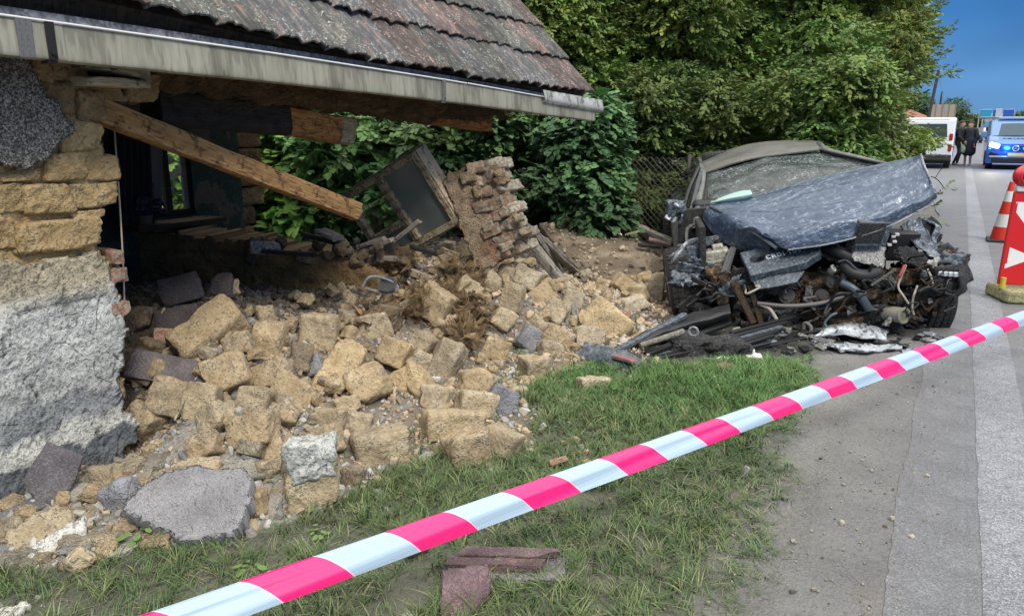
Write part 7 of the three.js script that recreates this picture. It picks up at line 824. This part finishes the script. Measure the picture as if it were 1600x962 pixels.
// ------------------------------------------------------------------ cone and barrier at the road side
{
  const c = gnd(1569, 377), k = thing('traffic_cone', 'red and white banded traffic cone behind the striped warning board', 'traffic cone', c); const H = 0.74, R0 = 0.165, R1 = 0.028, bands = [[0, 0.22, 0], [0.22, 0.44, 1], [0.44, 0.66, 0], [0.66, 0.84, 1], [0.84, 1, 0]];
  part('base', rbox(0.40, 0.035, 0.40, 0.012).translate(0, 0.018, 0), M.rubber, k); bands.forEach(([a, b, w]) => part('band', cyl(mix(R0, R1, b), mix(R0, R1, a), (b - a) * H, 32).translate(0, 0.035 + (a + b) / 2 * H, 0), w ? plain(0.66, 0.66, 0.64, { roughness: 0.45 }) : plain(0.62, 0.035, 0.02, { roughness: 0.45 }), k));
  const p = gnd(1583, 468), w = thing('warning_board', 'red and white striped warning board with a red lamp on a yellowish foot', 'warning board', p); const s = pxSize(p), h = 0.80, wd = 0.30; w.quaternion.copy(facing(-0.15, 0, -0.03));
  const cv = document.createElement('canvas'); cv.width = 256; cv.height = 900; const g = cv.getContext('2d'); g.fillStyle = '#e9e9e4'; g.fillRect(0, 0, 256, 900); g.fillRect(0, 0, 256, 900); g.fillStyle = '#cf1d20'; g.fillRect(0, 0, 256, 90); for (const P of [[[0, 150], [256, 520], [256, 640], [0, 520]], [[0, 760], [256, 610], [256, 900], [0, 900]], [[0, 150], [30, 90], [30, 700], [0, 700]]]) { g.beginPath(); P.forEach(([x, y]) => g.lineTo(x, y)); g.fill(); } g.lineWidth = 36; g.strokeStyle = '#cf1d20'; g.strokeRect(0, 0, 256, 900); g.fillStyle = 'rgba(60,60,60,0.35)'; reseed(3); for (let i = 0; i < 160; i++) g.fillRect(rr(0, 256), rr(0, 900), rr(1, 4), rr(1, 4));
  const tx = new THREE.CanvasTexture(cv); tx.colorSpace = THREE.SRGBColorSpace; const pm = stdm({ map: tx, roughness: 0.4 });
  const face = new THREE.PlaneGeometry(wd - 0.02, h - 0.02); part('striped_face', face.translate(0, 0.13 + h / 2, 0.0165), pm, w); part('board', rbox(wd, h, 0.03, 0.014, 3).translate(0, 0.13 + h / 2, 0), plain(0.55, 0.03, 0.025, { roughness: 0.4 }), w);
  part('foot', rbox(0.42, 0.11, 0.42, 0.03, 3).translate(0.06, 0.055, 0), surf(0.3, (i) => grad([[0, [0.20, 0.18, 0.09]], [0.5, [0.36, 0.33, 0.17]], [1, [0.5, 0.47, 0.3]]], N5(i) * 0.5 + N3(i) * 0.5), (i) => N3(i), 0.004), w); part('foot_peg', merge([cyl(0.022, 0.022, 0.10, 14).translate(-0.13, 0.15, 0.06), cyl(0.03, 0.03, 0.03, 14).translate(-0.13, 0.12, 0.06)]), plain(0.55, 0.42, 0.06), w); part('lamp_bracket', rbox(0.16, 0.05, 0.06, 0.012).translate(-0.06, 0.13 + h + 0.02, 0), plain(0.6, 0.6, 0.58), w);
  const red = new THREE.MeshPhysicalMaterial({ color: new THREE.Color(0.62, 0.02, 0.03), roughness: 0.25, clearcoat: 0.6 }); part('lamp', new THREE.LatheGeometry([[0, -0.085], [0.06, -0.075], [0.088, -0.03], [0.092, 0.0], [0.088, 0.03], [0.06, 0.075], [0, 0.085]].map(([r, y]) => new THREE.Vector2(r, y)), 28).rotateX(Math.PI / 2).scale(1, 1, 0.7).translate(-0.085, 0.13 + h + 0.125, 0), red, w); part('lamp_ring', new THREE.TorusGeometry(0.052, 0.008, 8, 24).translate(-0.085, 0.13 + h + 0.125, 0.055), red, w); part('lamp_lens', cyl(0.035, 0.04, 0.03, 20).rotateX(Math.PI / 2).translate(-0.085, 0.13 + h + 0.125, 0.055), plain(0.35, 0.01, 0.02, { roughness: 0.2 }), w);
}
// ------------------------------------------------------------------ vehicles down the road
const wheelAt = (parent, x, z, R = 0.33) => { const g = new THREE.Group(); g.name = 'wheel'; g.position.set(x, R, z); parent.add(g); part('tyre', cyl(R, R, 0.22, 28).rotateZ(Math.PI / 2), M.tyre, g); part('rim', cyl(R * 0.65, R * 0.65, 0.23, 20).rotateZ(Math.PI / 2), M.steel, g); };
const profile = (pts, width, bev = 0.06) => { const s = new THREE.Shape(pts.map(([z, y]) => new THREE.Vector2(z, y))); return new THREE.ExtrudeGeometry(s, { depth: width - 2 * bev, bevelEnabled: true, bevelSize: bev, bevelThickness: bev, bevelSegments: 4, curveSegments: 4 }).translate(0, 0, -(width - 2 * bev) / 2).rotateY(-Math.PI / 2); };   // z of the profile points forward
{
  const p = gnd(1584, 265.5), v = thing('police_van', 'blue and silver police van with lit headlamps facing the camera on the road', 'police van', p);
  const blue = paint(0.012, 0.06, 0.30), silver = paint(0.10, 0.22, 0.42), W2 = 1.92; v.scale.setScalar(0.94);
  part('body', profile([[0.0, 0.3], [0.02, 0.62], [-0.04, 0.92], [-0.1, 0.98], [-5.0, 0.98], [-5.05, 0.3]], W2), blue, v, 'blue lower body');
  part('bonnet', profile([[-0.06, 0.985], [-0.16, 1.06], [-0.85, 1.20], [-0.95, 0.985]], W2 - 0.06, 0.05), silver, v, 'pale blue-silver bonnet'); part('cabin', profile([[-0.88, 1.0], [-0.86, 1.17], [-1.62, 1.72], [-2.0, 1.80], [-4.8, 1.80], [-5.0, 1.0]], W2 - 0.16, 0.07), silver, v, 'pale blue-silver upper body');
  const ws = (x, y, z) => V3(x, y, z); part('windscreen', sheet([[ws(-0.72, 1.70, -1.50), ws(0, 1.73, -1.46), ws(0.72, 1.70, -1.50)], [ws(-0.80, 1.24, -0.86), ws(0, 1.25, -0.80), ws(0.80, 1.24, -0.86)]], 12, 6, 0.01), new THREE.MeshPhysicalMaterial({ color: new THREE.Color(0.05, 0.085, 0.11), roughness: 0.35, specularIntensity: 0.5 }), v); part('windscreen_frame', tube([ws(-0.80, 1.24, -0.85), ws(0, 1.25, -0.78), ws(0.80, 1.24, -0.85)], 0.025, 20, 6), M.black, v);
  part('light_bar', rbox(1.3, 0.10, 0.24, 0.04).translate(0, 1.93, -1.95), plain(0.30, 0.42, 0.58, { roughness: 0.2 }), v); part('roof_rail', merge([rod(V3(-0.78, 1.90, -1.9), V3(-0.78, 1.90, -4.6), 0.02), rod(V3(0.78, 1.90, -1.9), V3(0.78, 1.90, -4.6), 0.02)]), M.steel, v);
  part('grille', rbox(1.0, 0.22, 0.05, 0.03).translate(0, 0.80, 0.06), plain(0.01, 0.05, 0.25, { roughness: 0.3 }), v); part('air_intake', rbox(1.5, 0.16, 0.05, 0.03).translate(0, 0.36, 0.08), M.black, v); part('bumper_trim', rbox(1.7, 0.05, 0.06, 0.02).translate(0, 0.49, 0.08), plain(0.5, 0.58, 0.66, { roughness: 0.25, metalness: 0.5 }), v); part('bumper_vent', rbox(0.32, 0.16, 0.05, 0.04).rotateZ(-0.3).translate(-0.70, 0.56, 0.07), M.black, v); part('bumper_vent', rbox(0.32, 0.16, 0.05, 0.04).rotateZ(0.3).translate(0.70, 0.56, 0.07), M.black, v);
  part('badge', merge([new THREE.TorusGeometry(0.10, 0.014, 8, 28), ...[0, 1, 2].map((k) => box(0.02, 0.10, 0.02, 0, 0.05, 0).rotateZ(k * 2.0944))]).translate(-0.02, 0.80, 0.10), plain(0.62, 0.66, 0.7, { roughness: 0.2, metalness: 0.7 }), v); part('number_plate', rbox(0.52, 0.11, 0.02, 0.005).translate(0, 0.575, 0.12), plain(0.62, 0.50, 0.16), v);
  for (const x of [-1, 1]) { const m = part('mirror', rbox(0.2, 0.26, 0.12, 0.05).translate(x * 1.08, 1.30, -1.0), silver, v); wheelAt(v, x * 0.80, -0.85, 0.34); wheelAt(v, x * 0.80, -4.1, 0.34); }
  part('wheel_arch', rbox(0.06, 0.5, 0.9, 0.05).translate(-0.96, 0.45, -0.85), M.black, v);
  const hl = plain(0.9, 0.9, 0.85, { emissive: new THREE.Color(1, 0.93, 0.75), emissiveIntensity: 1.1 }), bl = plain(0.05, 0.4, 0.9, { emissive: new THREE.Color(0.03, 0.42, 1), emissiveIntensity: 1.1 });
  for (const x of [-0.72, 0.72]) { part('headlamp', rock(0.36, 0.20, 0.12, { seed: 4, rough: 0.02, round: 0.9, chips: 0, seg: 6 }).rotateZ(x > 0 ? 0.25 : -0.25).translate(x, 0.90, 0.02), hl, v); const L = new THREE.SpotLight(new THREE.Color(1, 0.9, 0.68), 9, 60, 0.5, 0.7, 2); L.position.set(p.x + x, 0.9, p.z + 0.14); L.target.position.set(p.x + x * 0.8, 0, p.z + 16); L.castShadow = true; L.shadow.radius = 6; scene.add(L, L.target); }
  for (const [x, y, r] of [[-0.30, 0.80, 0.075], [0.30, 0.80, 0.075], [-0.86, 0.78, 0.035]]) { part('blue_flasher', new THREE.SphereGeometry(r, 16, 10).scale(1.4, 0.9, 0.5).translate(x, y, 0.09), bl, v); }
  { const L = new THREE.PointLight(new THREE.Color(0.05, 0.3, 1), 1.6, 40, 2); L.position.set(p.x - 0.3, 0.80, p.z + 0.26); L.shadow.radius = 4; L.castShadow = true; scene.add(L); }
  const t = new TextGeometry('POLÍCIA', { font: await new FontLoader().loadAsync('fonts/droid/droid_sans_bold.typeface.json'), size: 0.13, depth: 0.01, curveSegments: 3 }); t.computeBoundingBox(); t.translate(-t.boundingBox.max.x / 2, 0, 0).scale(1.35, 1, 1).rotateX(-1.36).translate(0, 1.135, -0.28); part('lettering', t, plain(0.02, 0.03, 0.06), v);
}
{
  const p = gnd(1443, 263), v = thing('white_van', 'white van parked at the roadside with its rear to the camera, partly behind leaves', 'van', p), wh = paint(0.72, 0.74, 0.74), w = 1.95; v.scale.setScalar(0.9);
  part('body', profile([[0, 0.42], [0.02, 1.0], [-0.16, 1.86], [-0.3, 1.96], [-3.4, 1.96], [-4.0, 1.25], [-4.9, 1.05], [-5.0, 0.42]], w, 0.07), wh, v); part('rear_window', sheet([[V3(-0.66, 1.78, -0.07), V3(0.66, 1.78, -0.07)], [V3(-0.72, 1.26, 0.055), V3(0.72, 1.26, 0.055)]], 4, 4, 0.02), new THREE.MeshPhysicalMaterial({ color: new THREE.Color(0.03, 0.05, 0.05), roughness: 0.3, specularIntensity: 0.6 }), v);
  part('rear_bumper', rbox(1.9, 0.26, 0.22, 0.06).translate(0, 0.44, 0.02), M.blackDull, v); part('tailgate_line', rbox(1.66, 0.02, 0.03, 0.006).translate(0, 0.98, 0.085), M.black, v); part('number_plate', rbox(0.5, 0.11, 0.02, 0.006).translate(0, 0.84, 0.09), plain(0.75, 0.72, 0.55), v); const tl = plain(0.36, 0.02, 0.015, { roughness: 0.2 });
  for (const x of [-1, 1]) { part('tail_light', rbox(0.13, 0.28, 0.1, 0.03).translate(x * 0.86, 1.26, 0.04), tl, v); part('tail_light', rbox(0.13, 0.28, 0.1, 0.03).translate(x * 0.86, 0.84, 0.06), tl, v); wheelAt(v, x * 0.80, -0.9); wheelAt(v, x * 0.80, -4.0); } part('stripe', box(0.012, 0.5, 1.6, 0.98, 0.72, -0.95), plain(0.02, 0.08, 0.42), v, 'blue stripe along the side'); part('roof_edge', rbox(1.5, 0.06, 0.2, 0.02).translate(0, 1.95, -0.22), wh, v); part('exhaust_shield', rbox(1.4, 0.16, 0.5, 0.03).translate(0, 0.28, -0.35), M.black, v);
}
// ------------------------------------------------------------------ people on the road
function figure(bones, colors, res, size, cy, k = 0.035) {   // one smooth skin over tapered limbs: [a, b, ra, rb, colour index]
  const mc = new MarchingCubes(res, new THREE.MeshStandardMaterial(), false, false, 120000); const F = mc.field, h = res / 2; mc.isolation = 0;
  const dist = (x, y, z, b) => { const [a, c, ra, rb] = b, dx = c.x - a.x, dy = c.y - a.y, dz = c.z - a.z, L = dx * dx + dy * dy + dz * dz || 1e-9, t = clamp(((x - a.x) * dx + (y - a.y) * dy + (z - a.z) * dz) / L); return Math.hypot(x - a.x - dx * t, y - a.y - dy * t, z - a.z - dz * t) - mix(ra, rb, t); };
  for (let z = 0; z < res; z++) for (let y = 0; y < res; y++) for (let x = 0; x < res; x++) { const X = (x - h) / h * size, Y2 = (y - h) / h * size + cy, Z = (z - h) / h * size; let d = 9; for (const b of bones) { const e = dist(X, Y2, Z, b), m = Math.max(k - Math.abs(d - e), 0) / k; d = Math.min(d, e) - m * m * k * 0.25; } F[x + y * res + z * res * res] = -d; }
  mc.update(); const n = mc.count, P = new Float32Array(n * 3), Nn = new Float32Array(n * 3), Cc = new Float32Array(n * 3); for (let i = 0; i < n; i++) { const x = mc.positionArray[3 * i] * size, y = mc.positionArray[3 * i + 1] * size + cy, z = mc.positionArray[3 * i + 2] * size; P.set([x, y, z], 3 * i); Nn.set([mc.normalArray[3 * i], mc.normalArray[3 * i + 1], mc.normalArray[3 * i + 2]], 3 * i); let bd = 9, bc = 0; for (const b of bones) { const e = dist(x, y, z, b); if (e < bd) { bd = e; bc = b[4]; } } Cc.set(colors[bc], 3 * i); }
  const g = new THREE.BufferGeometry(); g.setAttribute('position', new THREE.BufferAttribute(P, 3)); g.setAttribute('normal', new THREE.BufferAttribute(Nn, 3)); g.setAttribute('color', new THREE.BufferAttribute(Cc, 3)); return g;
}
const handGeo = (p, dir, up) => { const q = new THREE.Quaternion().setFromUnitVectors(V3(0, -1, 0), dir), cap = (a, b, r) => { const d = b.clone().sub(a), g = new THREE.CapsuleGeometry(r, d.length(), 3, 8); g.applyQuaternion(new THREE.Quaternion().setFromUnitVectors(V3(0, 1, 0), d.normalize())); const c = a.clone().add(b).multiplyScalar(0.5); return g.translate(c.x, c.y, c.z); }; const L = [rock(0.032, 0.09, 0.08, { seed: 2, rough: 0.03, round: 0.9, chips: 0, seg: 5 }).translate(0, -0.045, 0)]; [[-0.030, 0.055], [-0.010, 0.068], [0.010, 0.072], [0.030, 0.062]].forEach(([z, l]) => { const a = V3(0, -0.085, z), b = V3(0.010, -0.085 - l * 0.55, z), c = V3(0.028, -0.085 - l, z); L.push(cap(a, b, 0.009), cap(b, c, 0.008)); }); L.push(cap(V3(0, -0.02, 0.035), V3(0.014, -0.055, 0.062), 0.011)); return merge(L).applyQuaternion(q).translate(p.x, p.y, p.z); };
{
  const skin = [0.42, 0.26, 0.19], dark = [0.018, 0.018, 0.022], navy = [0.015, 0.018, 0.03], shoe = [0.55, 0.53, 0.5], hair = [0.012, 0.010, 0.009], pm = stdm({ vertexColors: true, roughness: 0.85 }), hm = plain(0.012, 0.010, 0.009), sm = plain(...skin);
  const v = V3, fig = (name, label, at0, turn, bones, colors, hairGeo, hands) => { const o = thing(name, label, 'person', at0); o.rotation.y = turn; part('body', figure(bones, colors, 104, 0.98, 0.88), pm, o); part('hair', hairGeo, hm, o); for (const [p, d] of hands) part('hand', handGeo(p, d), sm, o); return o; };
  const head = (x, y, z, c) => [[v(x, y - 0.17, z - 0.02), v(x, y - 0.08, z), 0.052, 0.055, c], [v(x, y - 0.06, z + 0.02), v(x, y + 0.02, z), 0.075, 0.095, c], [v(x, y - 0.015, z + 0.095), v(x, y - 0.04, z + 0.105), 0.012, 0.017, c], [v(x - 0.09, y - 0.01, z), v(x - 0.095, y - 0.03, z), 0.018, 0.014, c], [v(x + 0.09, y - 0.01, z), v(x + 0.095, y - 0.03, z), 0.018, 0.014, c]];
  const cap = (x, y, z, long) => merge([new THREE.SphereGeometry(0.112, 18, 12, 0, 6.3, 0, 1.75).rotateX(-0.45).translate(x, y + 0.02, z - 0.012), ...(long ? [new THREE.CapsuleGeometry(0.085, 0.24, 4, 12).scale(1.1, 1, 0.6).translate(x, y - 0.13, z - 0.07)] : [])]);
  // first walker: dark jacket and trousers, striding toward the other, arm forward on a bag
  fig('person', 'person in dark jacket and trousers beside the white van, with a pale green bag', gnd(1495, 258), 1.25, [...head(0.0, 1.62, 0.03, 0), [v(-0.17, 1.40, 0), v(0.17, 1.40, 0), 0.07, 0.07, 1], [v(0, 1.34, 0), v(0, 1.02, 0), 0.165, 0.15, 1], [v(0, 1.0, 0), v(0, 0.88, 0), 0.155, 0.16, 1], [v(-0.19, 1.39, 0), v(-0.23, 1.12, 0.05), 0.06, 0.052, 1], [v(-0.23, 1.12, 0.05), v(-0.18, 0.95, 0.24), 0.05, 0.036, 1], [v(0.19, 1.39, 0), v(0.24, 1.12, 0.04), 0.06, 0.052, 1], [v(0.24, 1.12, 0.04), v(0.18, 0.92, 0.22), 0.05, 0.036, 1], [v(-0.09, 0.86, 0), v(-0.10, 0.48, 0.10), 0.095, 0.065, 2], [v(-0.10, 0.48, 0.10), v(-0.11, 0.10, 0.04), 0.062, 0.045, 2], [v(0.09, 0.86, 0), v(0.10, 0.48, 0.0), 0.095, 0.065, 2], [v(0.10, 0.48, 0.0), v(0.11, 0.10, -0.16), 0.062, 0.045, 2], [v(-0.11, 0.05, 0.01), v(-0.12, 0.035, 0.18), 0.045, 0.035, 3], [v(0.11, 0.05, -0.17), v(0.12, 0.035, -0.01), 0.045, 0.035, 3]], [skin, dark, navy, shoe], cap(0, 1.63, 0.03, false), [[v(-0.18, 0.95, 0.25), v(0, -0.9, 0.4).normalize()], [v(0.18, 0.92, 0.23), v(0, -0.9, 0.4).normalize()]]);
  const b = gnd(1495, 258), bag = thing('bag', 'pale green shopping bag held by the person in dark trousers', 'bag', V3(b.x + 0.27, 0.52, b.z + 0.12)); part('sack', rock(0.38, 0.34, 0.2, { seed: 6, rough: 0.08, round: 0.5, chips: 0, seg: 8 }).translate(0, 0.14, 0), plain(0.34, 0.42, 0.28, { roughness: 0.7 }), bag); part('handle', tube([V3(-0.1, 0.28, 0), V3(-0.05, 0.40, 0), V3(0.05, 0.40, 0), V3(0.1, 0.28, 0)], 0.01, 16, 6), plain(0.4, 0.46, 0.34), bag);
  // second: long loose dark top down to the knees, bare lower legs, head bent
  fig('person', 'person in a long dark coat with bare legs, right of the bag carrier', gnd(1511, 258.5), -0.5, [...head(0, 1.58, 0.05, 0), [v(-0.17, 1.38, 0), v(0.17, 1.38, 0), 0.075, 0.075, 1], [v(0, 1.32, 0), v(0, 0.98, 0), 0.175, 0.18, 1], [v(-0.05, 0.98, 0), v(-0.09, 0.55, 0), 0.18, 0.17, 1], [v(0.05, 0.98, 0), v(0.09, 0.55, 0), 0.18, 0.17, 1], [v(-0.20, 1.37, 0), v(-0.30, 1.10, 0.02), 0.068, 0.06, 1], [v(-0.30, 1.10, 0.02), v(-0.20, 0.92, 0.2), 0.058, 0.05, 1], [v(0.20, 1.37, 0), v(0.30, 1.10, 0.02), 0.068, 0.06, 1], [v(0.30, 1.10, 0.02), v(0.26, 0.86, 0.1), 0.058, 0.05, 1], [v(-0.10, 0.6, 0), v(-0.10, 0.44, 0.01), 0.07, 0.058, 0], [v(-0.10, 0.44, 0.01), v(-0.10, 0.10, -0.02), 0.056, 0.04, 0], [v(0.10, 0.6, 0), v(0.10, 0.44, 0.01), 0.07, 0.058, 0], [v(0.10, 0.44, 0.01), v(0.10, 0.10, -0.02), 0.056, 0.04, 0], [v(-0.10, 0.05, -0.03), v(-0.12, 0.035, 0.14), 0.042, 0.034, 2], [v(0.10, 0.05, -0.03), v(0.12, 0.035, 0.14), 0.042, 0.034, 2]], [skin, navy, shoe], cap(0, 1.60, 0.045, true), [[v(-0.20, 0.92, 0.21), v(0.2, -0.9, 0.3).normalize()], [v(0.26, 0.86, 0.11), v(0, -1, 0.1).normalize()]]);
  // third: dark figure by the van's flank, one arm raised to the head
  fig('person', 'person in black standing beside the police van with one arm raised', gnd(1543, 252), 0.7, [...head(0, 1.66, 0.02, 0), [v(-0.18, 1.44, 0), v(0.18, 1.44, 0), 0.07, 0.07, 1], [v(0, 1.38, 0), v(0, 0.95, 0), 0.17, 0.16, 1], [v(0.20, 1.44, 0), v(0.40, 1.34, 0.1), 0.06, 0.05, 1], [v(0.40, 1.34, 0.1), v(0.28, 1.58, 0.16), 0.048, 0.036, 0], [v(-0.20, 1.43, 0), v(-0.26, 1.14, 0.02), 0.06, 0.052, 1], [v(-0.26, 1.14, 0.02), v(-0.26, 0.90, 0.1), 0.05, 0.036, 1], [v(-0.10, 0.88, 0), v(-0.11, 0.48, 0.03), 0.10, 0.07, 1], [v(-0.11, 0.48, 0.03), v(-0.11, 0.10, 0), 0.066, 0.05, 1], [v(0.10, 0.88, 0), v(0.11, 0.48, 0.03), 0.10, 0.07, 1], [v(0.11, 0.48, 0.03), v(0.11, 0.10, 0), 0.066, 0.05, 1], [v(-0.11, 0.05, -0.02), v(-0.12, 0.035, 0.15), 0.046, 0.036, 1], [v(0.11, 0.05, -0.02), v(0.12, 0.035, 0.15), 0.046, 0.036, 1]], [skin, dark], cap(0, 1.67, 0.02, false), [[v(0.28, 1.58, 0.16), v(-0.4, 0.8, 0).normalize()], [v(-0.26, 0.90, 0.1), v(0, -1, 0.1).normalize()]]);
}
// ------------------------------------------------------------------ far down the road
{
  const P0 = (px, r) => { const d = at(px, 200, r); return V3(d.x, 0, d.z); }, hgt = (py, r) => EYE + (200 - py) / 1218 * r * 1.03;
  const pole = (label, px, pt, r, lean, rad) => { const b = P0(px, r), o = thing('utility_pole', label, 'utility pole', b), h = hgt(pt, r); part('shaft', rod(V3(0, 0, 0), V3(lean, h, 0), rad, rad * 0.75, 10), plain(0.05, 0.045, 0.045), o); return [o, h]; };
  const [o1, h1] = pole('tall dark leaning utility pole rising behind the white van', 1445, 126, 62, 0.45, 0.13); part('stay_wire', rod(V3(0.45, h1, 0), V3(1.5, 1.0, 0.5), 0.018, 0.018, 5), plain(0.16, 0.2, 0.25), o1); pole('shorter dark utility pole further off behind the beige hoarding', 1464, 153, 95, 0.1, 0.13);
  const r = 78, a = P0(1449, r), b = P0(1490, r), L = a.distanceTo(b), top = hgt(170, r), d = b.clone().sub(a).normalize(), hb = thing('hoarding', 'beige panelled hoarding behind the white van and the people', 'hoarding', a); hb.rotation.y = -Math.atan2(d.z, d.x); for (let i = 0; i < 4; i++) part('panel', rbox(L / 4 - 0.05, top, 0.12, 0.02).translate((i + 0.5) * L / 4, top / 2, 0), plain(0.36 + 0.02 * (i % 2), 0.31, 0.24), hb); for (let i = 0; i <= 4; i++) part('post', box(0.10, top + 0.05, 0.16, i * L / 4, top / 2, 0), plain(0.22, 0.19, 0.15), hb);
  const hr = P0(1419, 85), hs = thing('red_house', 'small house with reddish front and roof glimpsed left of the leaning pole', 'house', hr); hs.scale.setScalar(0.95); part('wall', box(4, 2.5, 4, 0, 1.25, -2), plain(0.36, 0.14, 0.09), hs); part('roof', new THREE.CylinderGeometry(0.02, 2.95, 0.9, 4, 1).rotateY(Math.PI / 4).translate(0, 2.95, -2), plain(0.30, 0.10, 0.07), hs); part('window', box(0.9, 0.9, 0.06, 0.6, 1.5, 0.02), plain(0.6, 0.6, 0.58), hs); part('window', box(0.9, 0.9, 0.06, -0.9, 1.5, 0.02), plain(0.6, 0.6, 0.58), hs);
  const rb = 210, A = P0(1486, rb), B = P0(1700, rb), o = thing('road_bridge', 'pale concrete bridge crossing the road in the distance', 'bridge', A), bl = A.distanceTo(B), bd = B.clone().sub(A).normalize(); o.rotation.y = -Math.atan2(bd.z, bd.x); part('deck', box(bl, 1.1, 8, bl / 2, 3.3, 0), plain(0.40, 0.40, 0.41), o); part('parapet', box(bl, 0.8, 0.3, bl / 2, 4.25, 4.1), plain(0.5, 0.51, 0.53), o); for (const x of [0.6, 14, 30]) part('pier', box(1.2, 2.8, 6, x, 1.4, 0), plain(0.3, 0.3, 0.3), o);
  const wood = (name, label, px0, px1, pt, r2, n, s) => { const b0 = P0((px0 + px1) / 2, r2), cl = []; reseed(px0); for (let i = 0; i < 9; i++) { const px = rr(px0, px1), q = P0(px, r2).sub(b0), hh = hgt(pt, r2); cl.push({ p: V3(q.x, hh * rr(0.35, 0.85), q.z + rr(-1.5, 1.5)), r: hh * 0.33, sy: 0.9 }); } tree(name, label, null, b0, cl, n, { hue: [0.5, 0.62, 0.62], scale: s, trunk: 0.2, cat: 'trees' }); };
  wood('far_trees', 'dark clump of far trees behind the walking people', 1488, 1545, 186, 150, 2600, 4.5); wood('far_trees', 'far green trees over the roof of the police van', 1578, 1640, 174, 150, 2600, 4.5); wood('far_trees', 'dark treetop rising behind the beige hoarding', 1470, 1494, 167, 110, 1500, 3.5); wood('far_trees', 'distant trees along the far right side of the road', 1640, 1900, 150, 120, 4000, 4.5); wood('far_trees', 'distant trees further back on the left of the road', 1400, 1470, 160, 130, 3000, 4.5);
  const rs = 115, gs = thing('road_sign_gantry', 'blue motorway direction signs on posts over the far road', 'road signs', P0(1530, rs)), q = (px) => P0(px, rs).sub(gs.position).x; const yT = hgt(176, rs), yB = hgt(187, rs); for (const [x0, x1, c, nm] of [[1530, 1547, [0.02, 0.30, 0.50], 'teal-blue panel'], [1549, 1553, [0.02, 0.10, 0.36], null], [1553, 1563, [0.45, 0.52, 0.55], 'pale panel'], [1565, 1582, [0.02, 0.10, 0.42], 'dark blue panel']]) { const f = part('panel', rbox(q(x1) - q(x0), yT - yB, 0.12, 0.04).translate((q(x0) + q(x1)) / 2, (yT + yB) / 2, 0), plain(...c), gs, nm); part('border', merge([box(q(x1) - q(x0), 0.06, 0.03, (q(x0) + q(x1)) / 2, yT - 0.08, 0.075), box(q(x1) - q(x0), 0.06, 0.03, (q(x0) + q(x1)) / 2, yB + 0.08, 0.075)]), plain(0.6, 0.65, 0.68), gs); } for (const x of [1528, 1534, 1546, 1582]) part('post', rod(V3(q(x), 0, -0.1), V3(q(x), yT, -0.1), 0.07, 0.07, 8), plain(0.4, 0.4, 0.4), gs);
  const carM = [paint(0.5, 0.03, 0.02), paint(0.7, 0.7, 0.7), paint(0.45, 0.06, 0.04), paint(0.6, 0.6, 0.62), paint(0.04, 0.04, 0.05)]; [[1519, 118, 0, 'red far car in the queue, leftmost'], [1526, 104, 1, 'white far car in the queue next to the leftmost red one'], [1531, 125, 2, 'dull red far car in the middle of the queue'], [1538, 108, 3, 'silver far car in the queue beside the police van'], [1523, 90, 4, 'black far car in the queue just right of the people']].forEach(([px, r3, m, label]) => { const c = thing('far_car', label, 'car', P0(px, r3)); part('body', profile([[0, 0.3], [0.02, 0.75], [-0.9, 0.92], [-1.5, 1.42], [-3.2, 1.42], [-3.9, 0.95], [-4.1, 0.3]], 1.7, 0.06), carM[m], c); part('windscreen', sheet([[V3(-0.6, 1.36, -1.42), V3(0.6, 1.36, -1.42)], [V3(-0.7, 0.95, -0.86), V3(0.7, 0.95, -0.86)]], 2, 2, 0.02), M.tintGlass, c); for (const x of [-0.6, 0.6]) part('headlamp', rbox(0.3, 0.12, 0.06, 0.02).translate(x, 0.68, 0.04), M.white, c); for (const x of [-0.72, 0.72]) { wheelAt(c, x, -0.8, 0.3); wheelAt(c, x, -3.3, 0.3); } });
}
renderer.render(scene, camera);
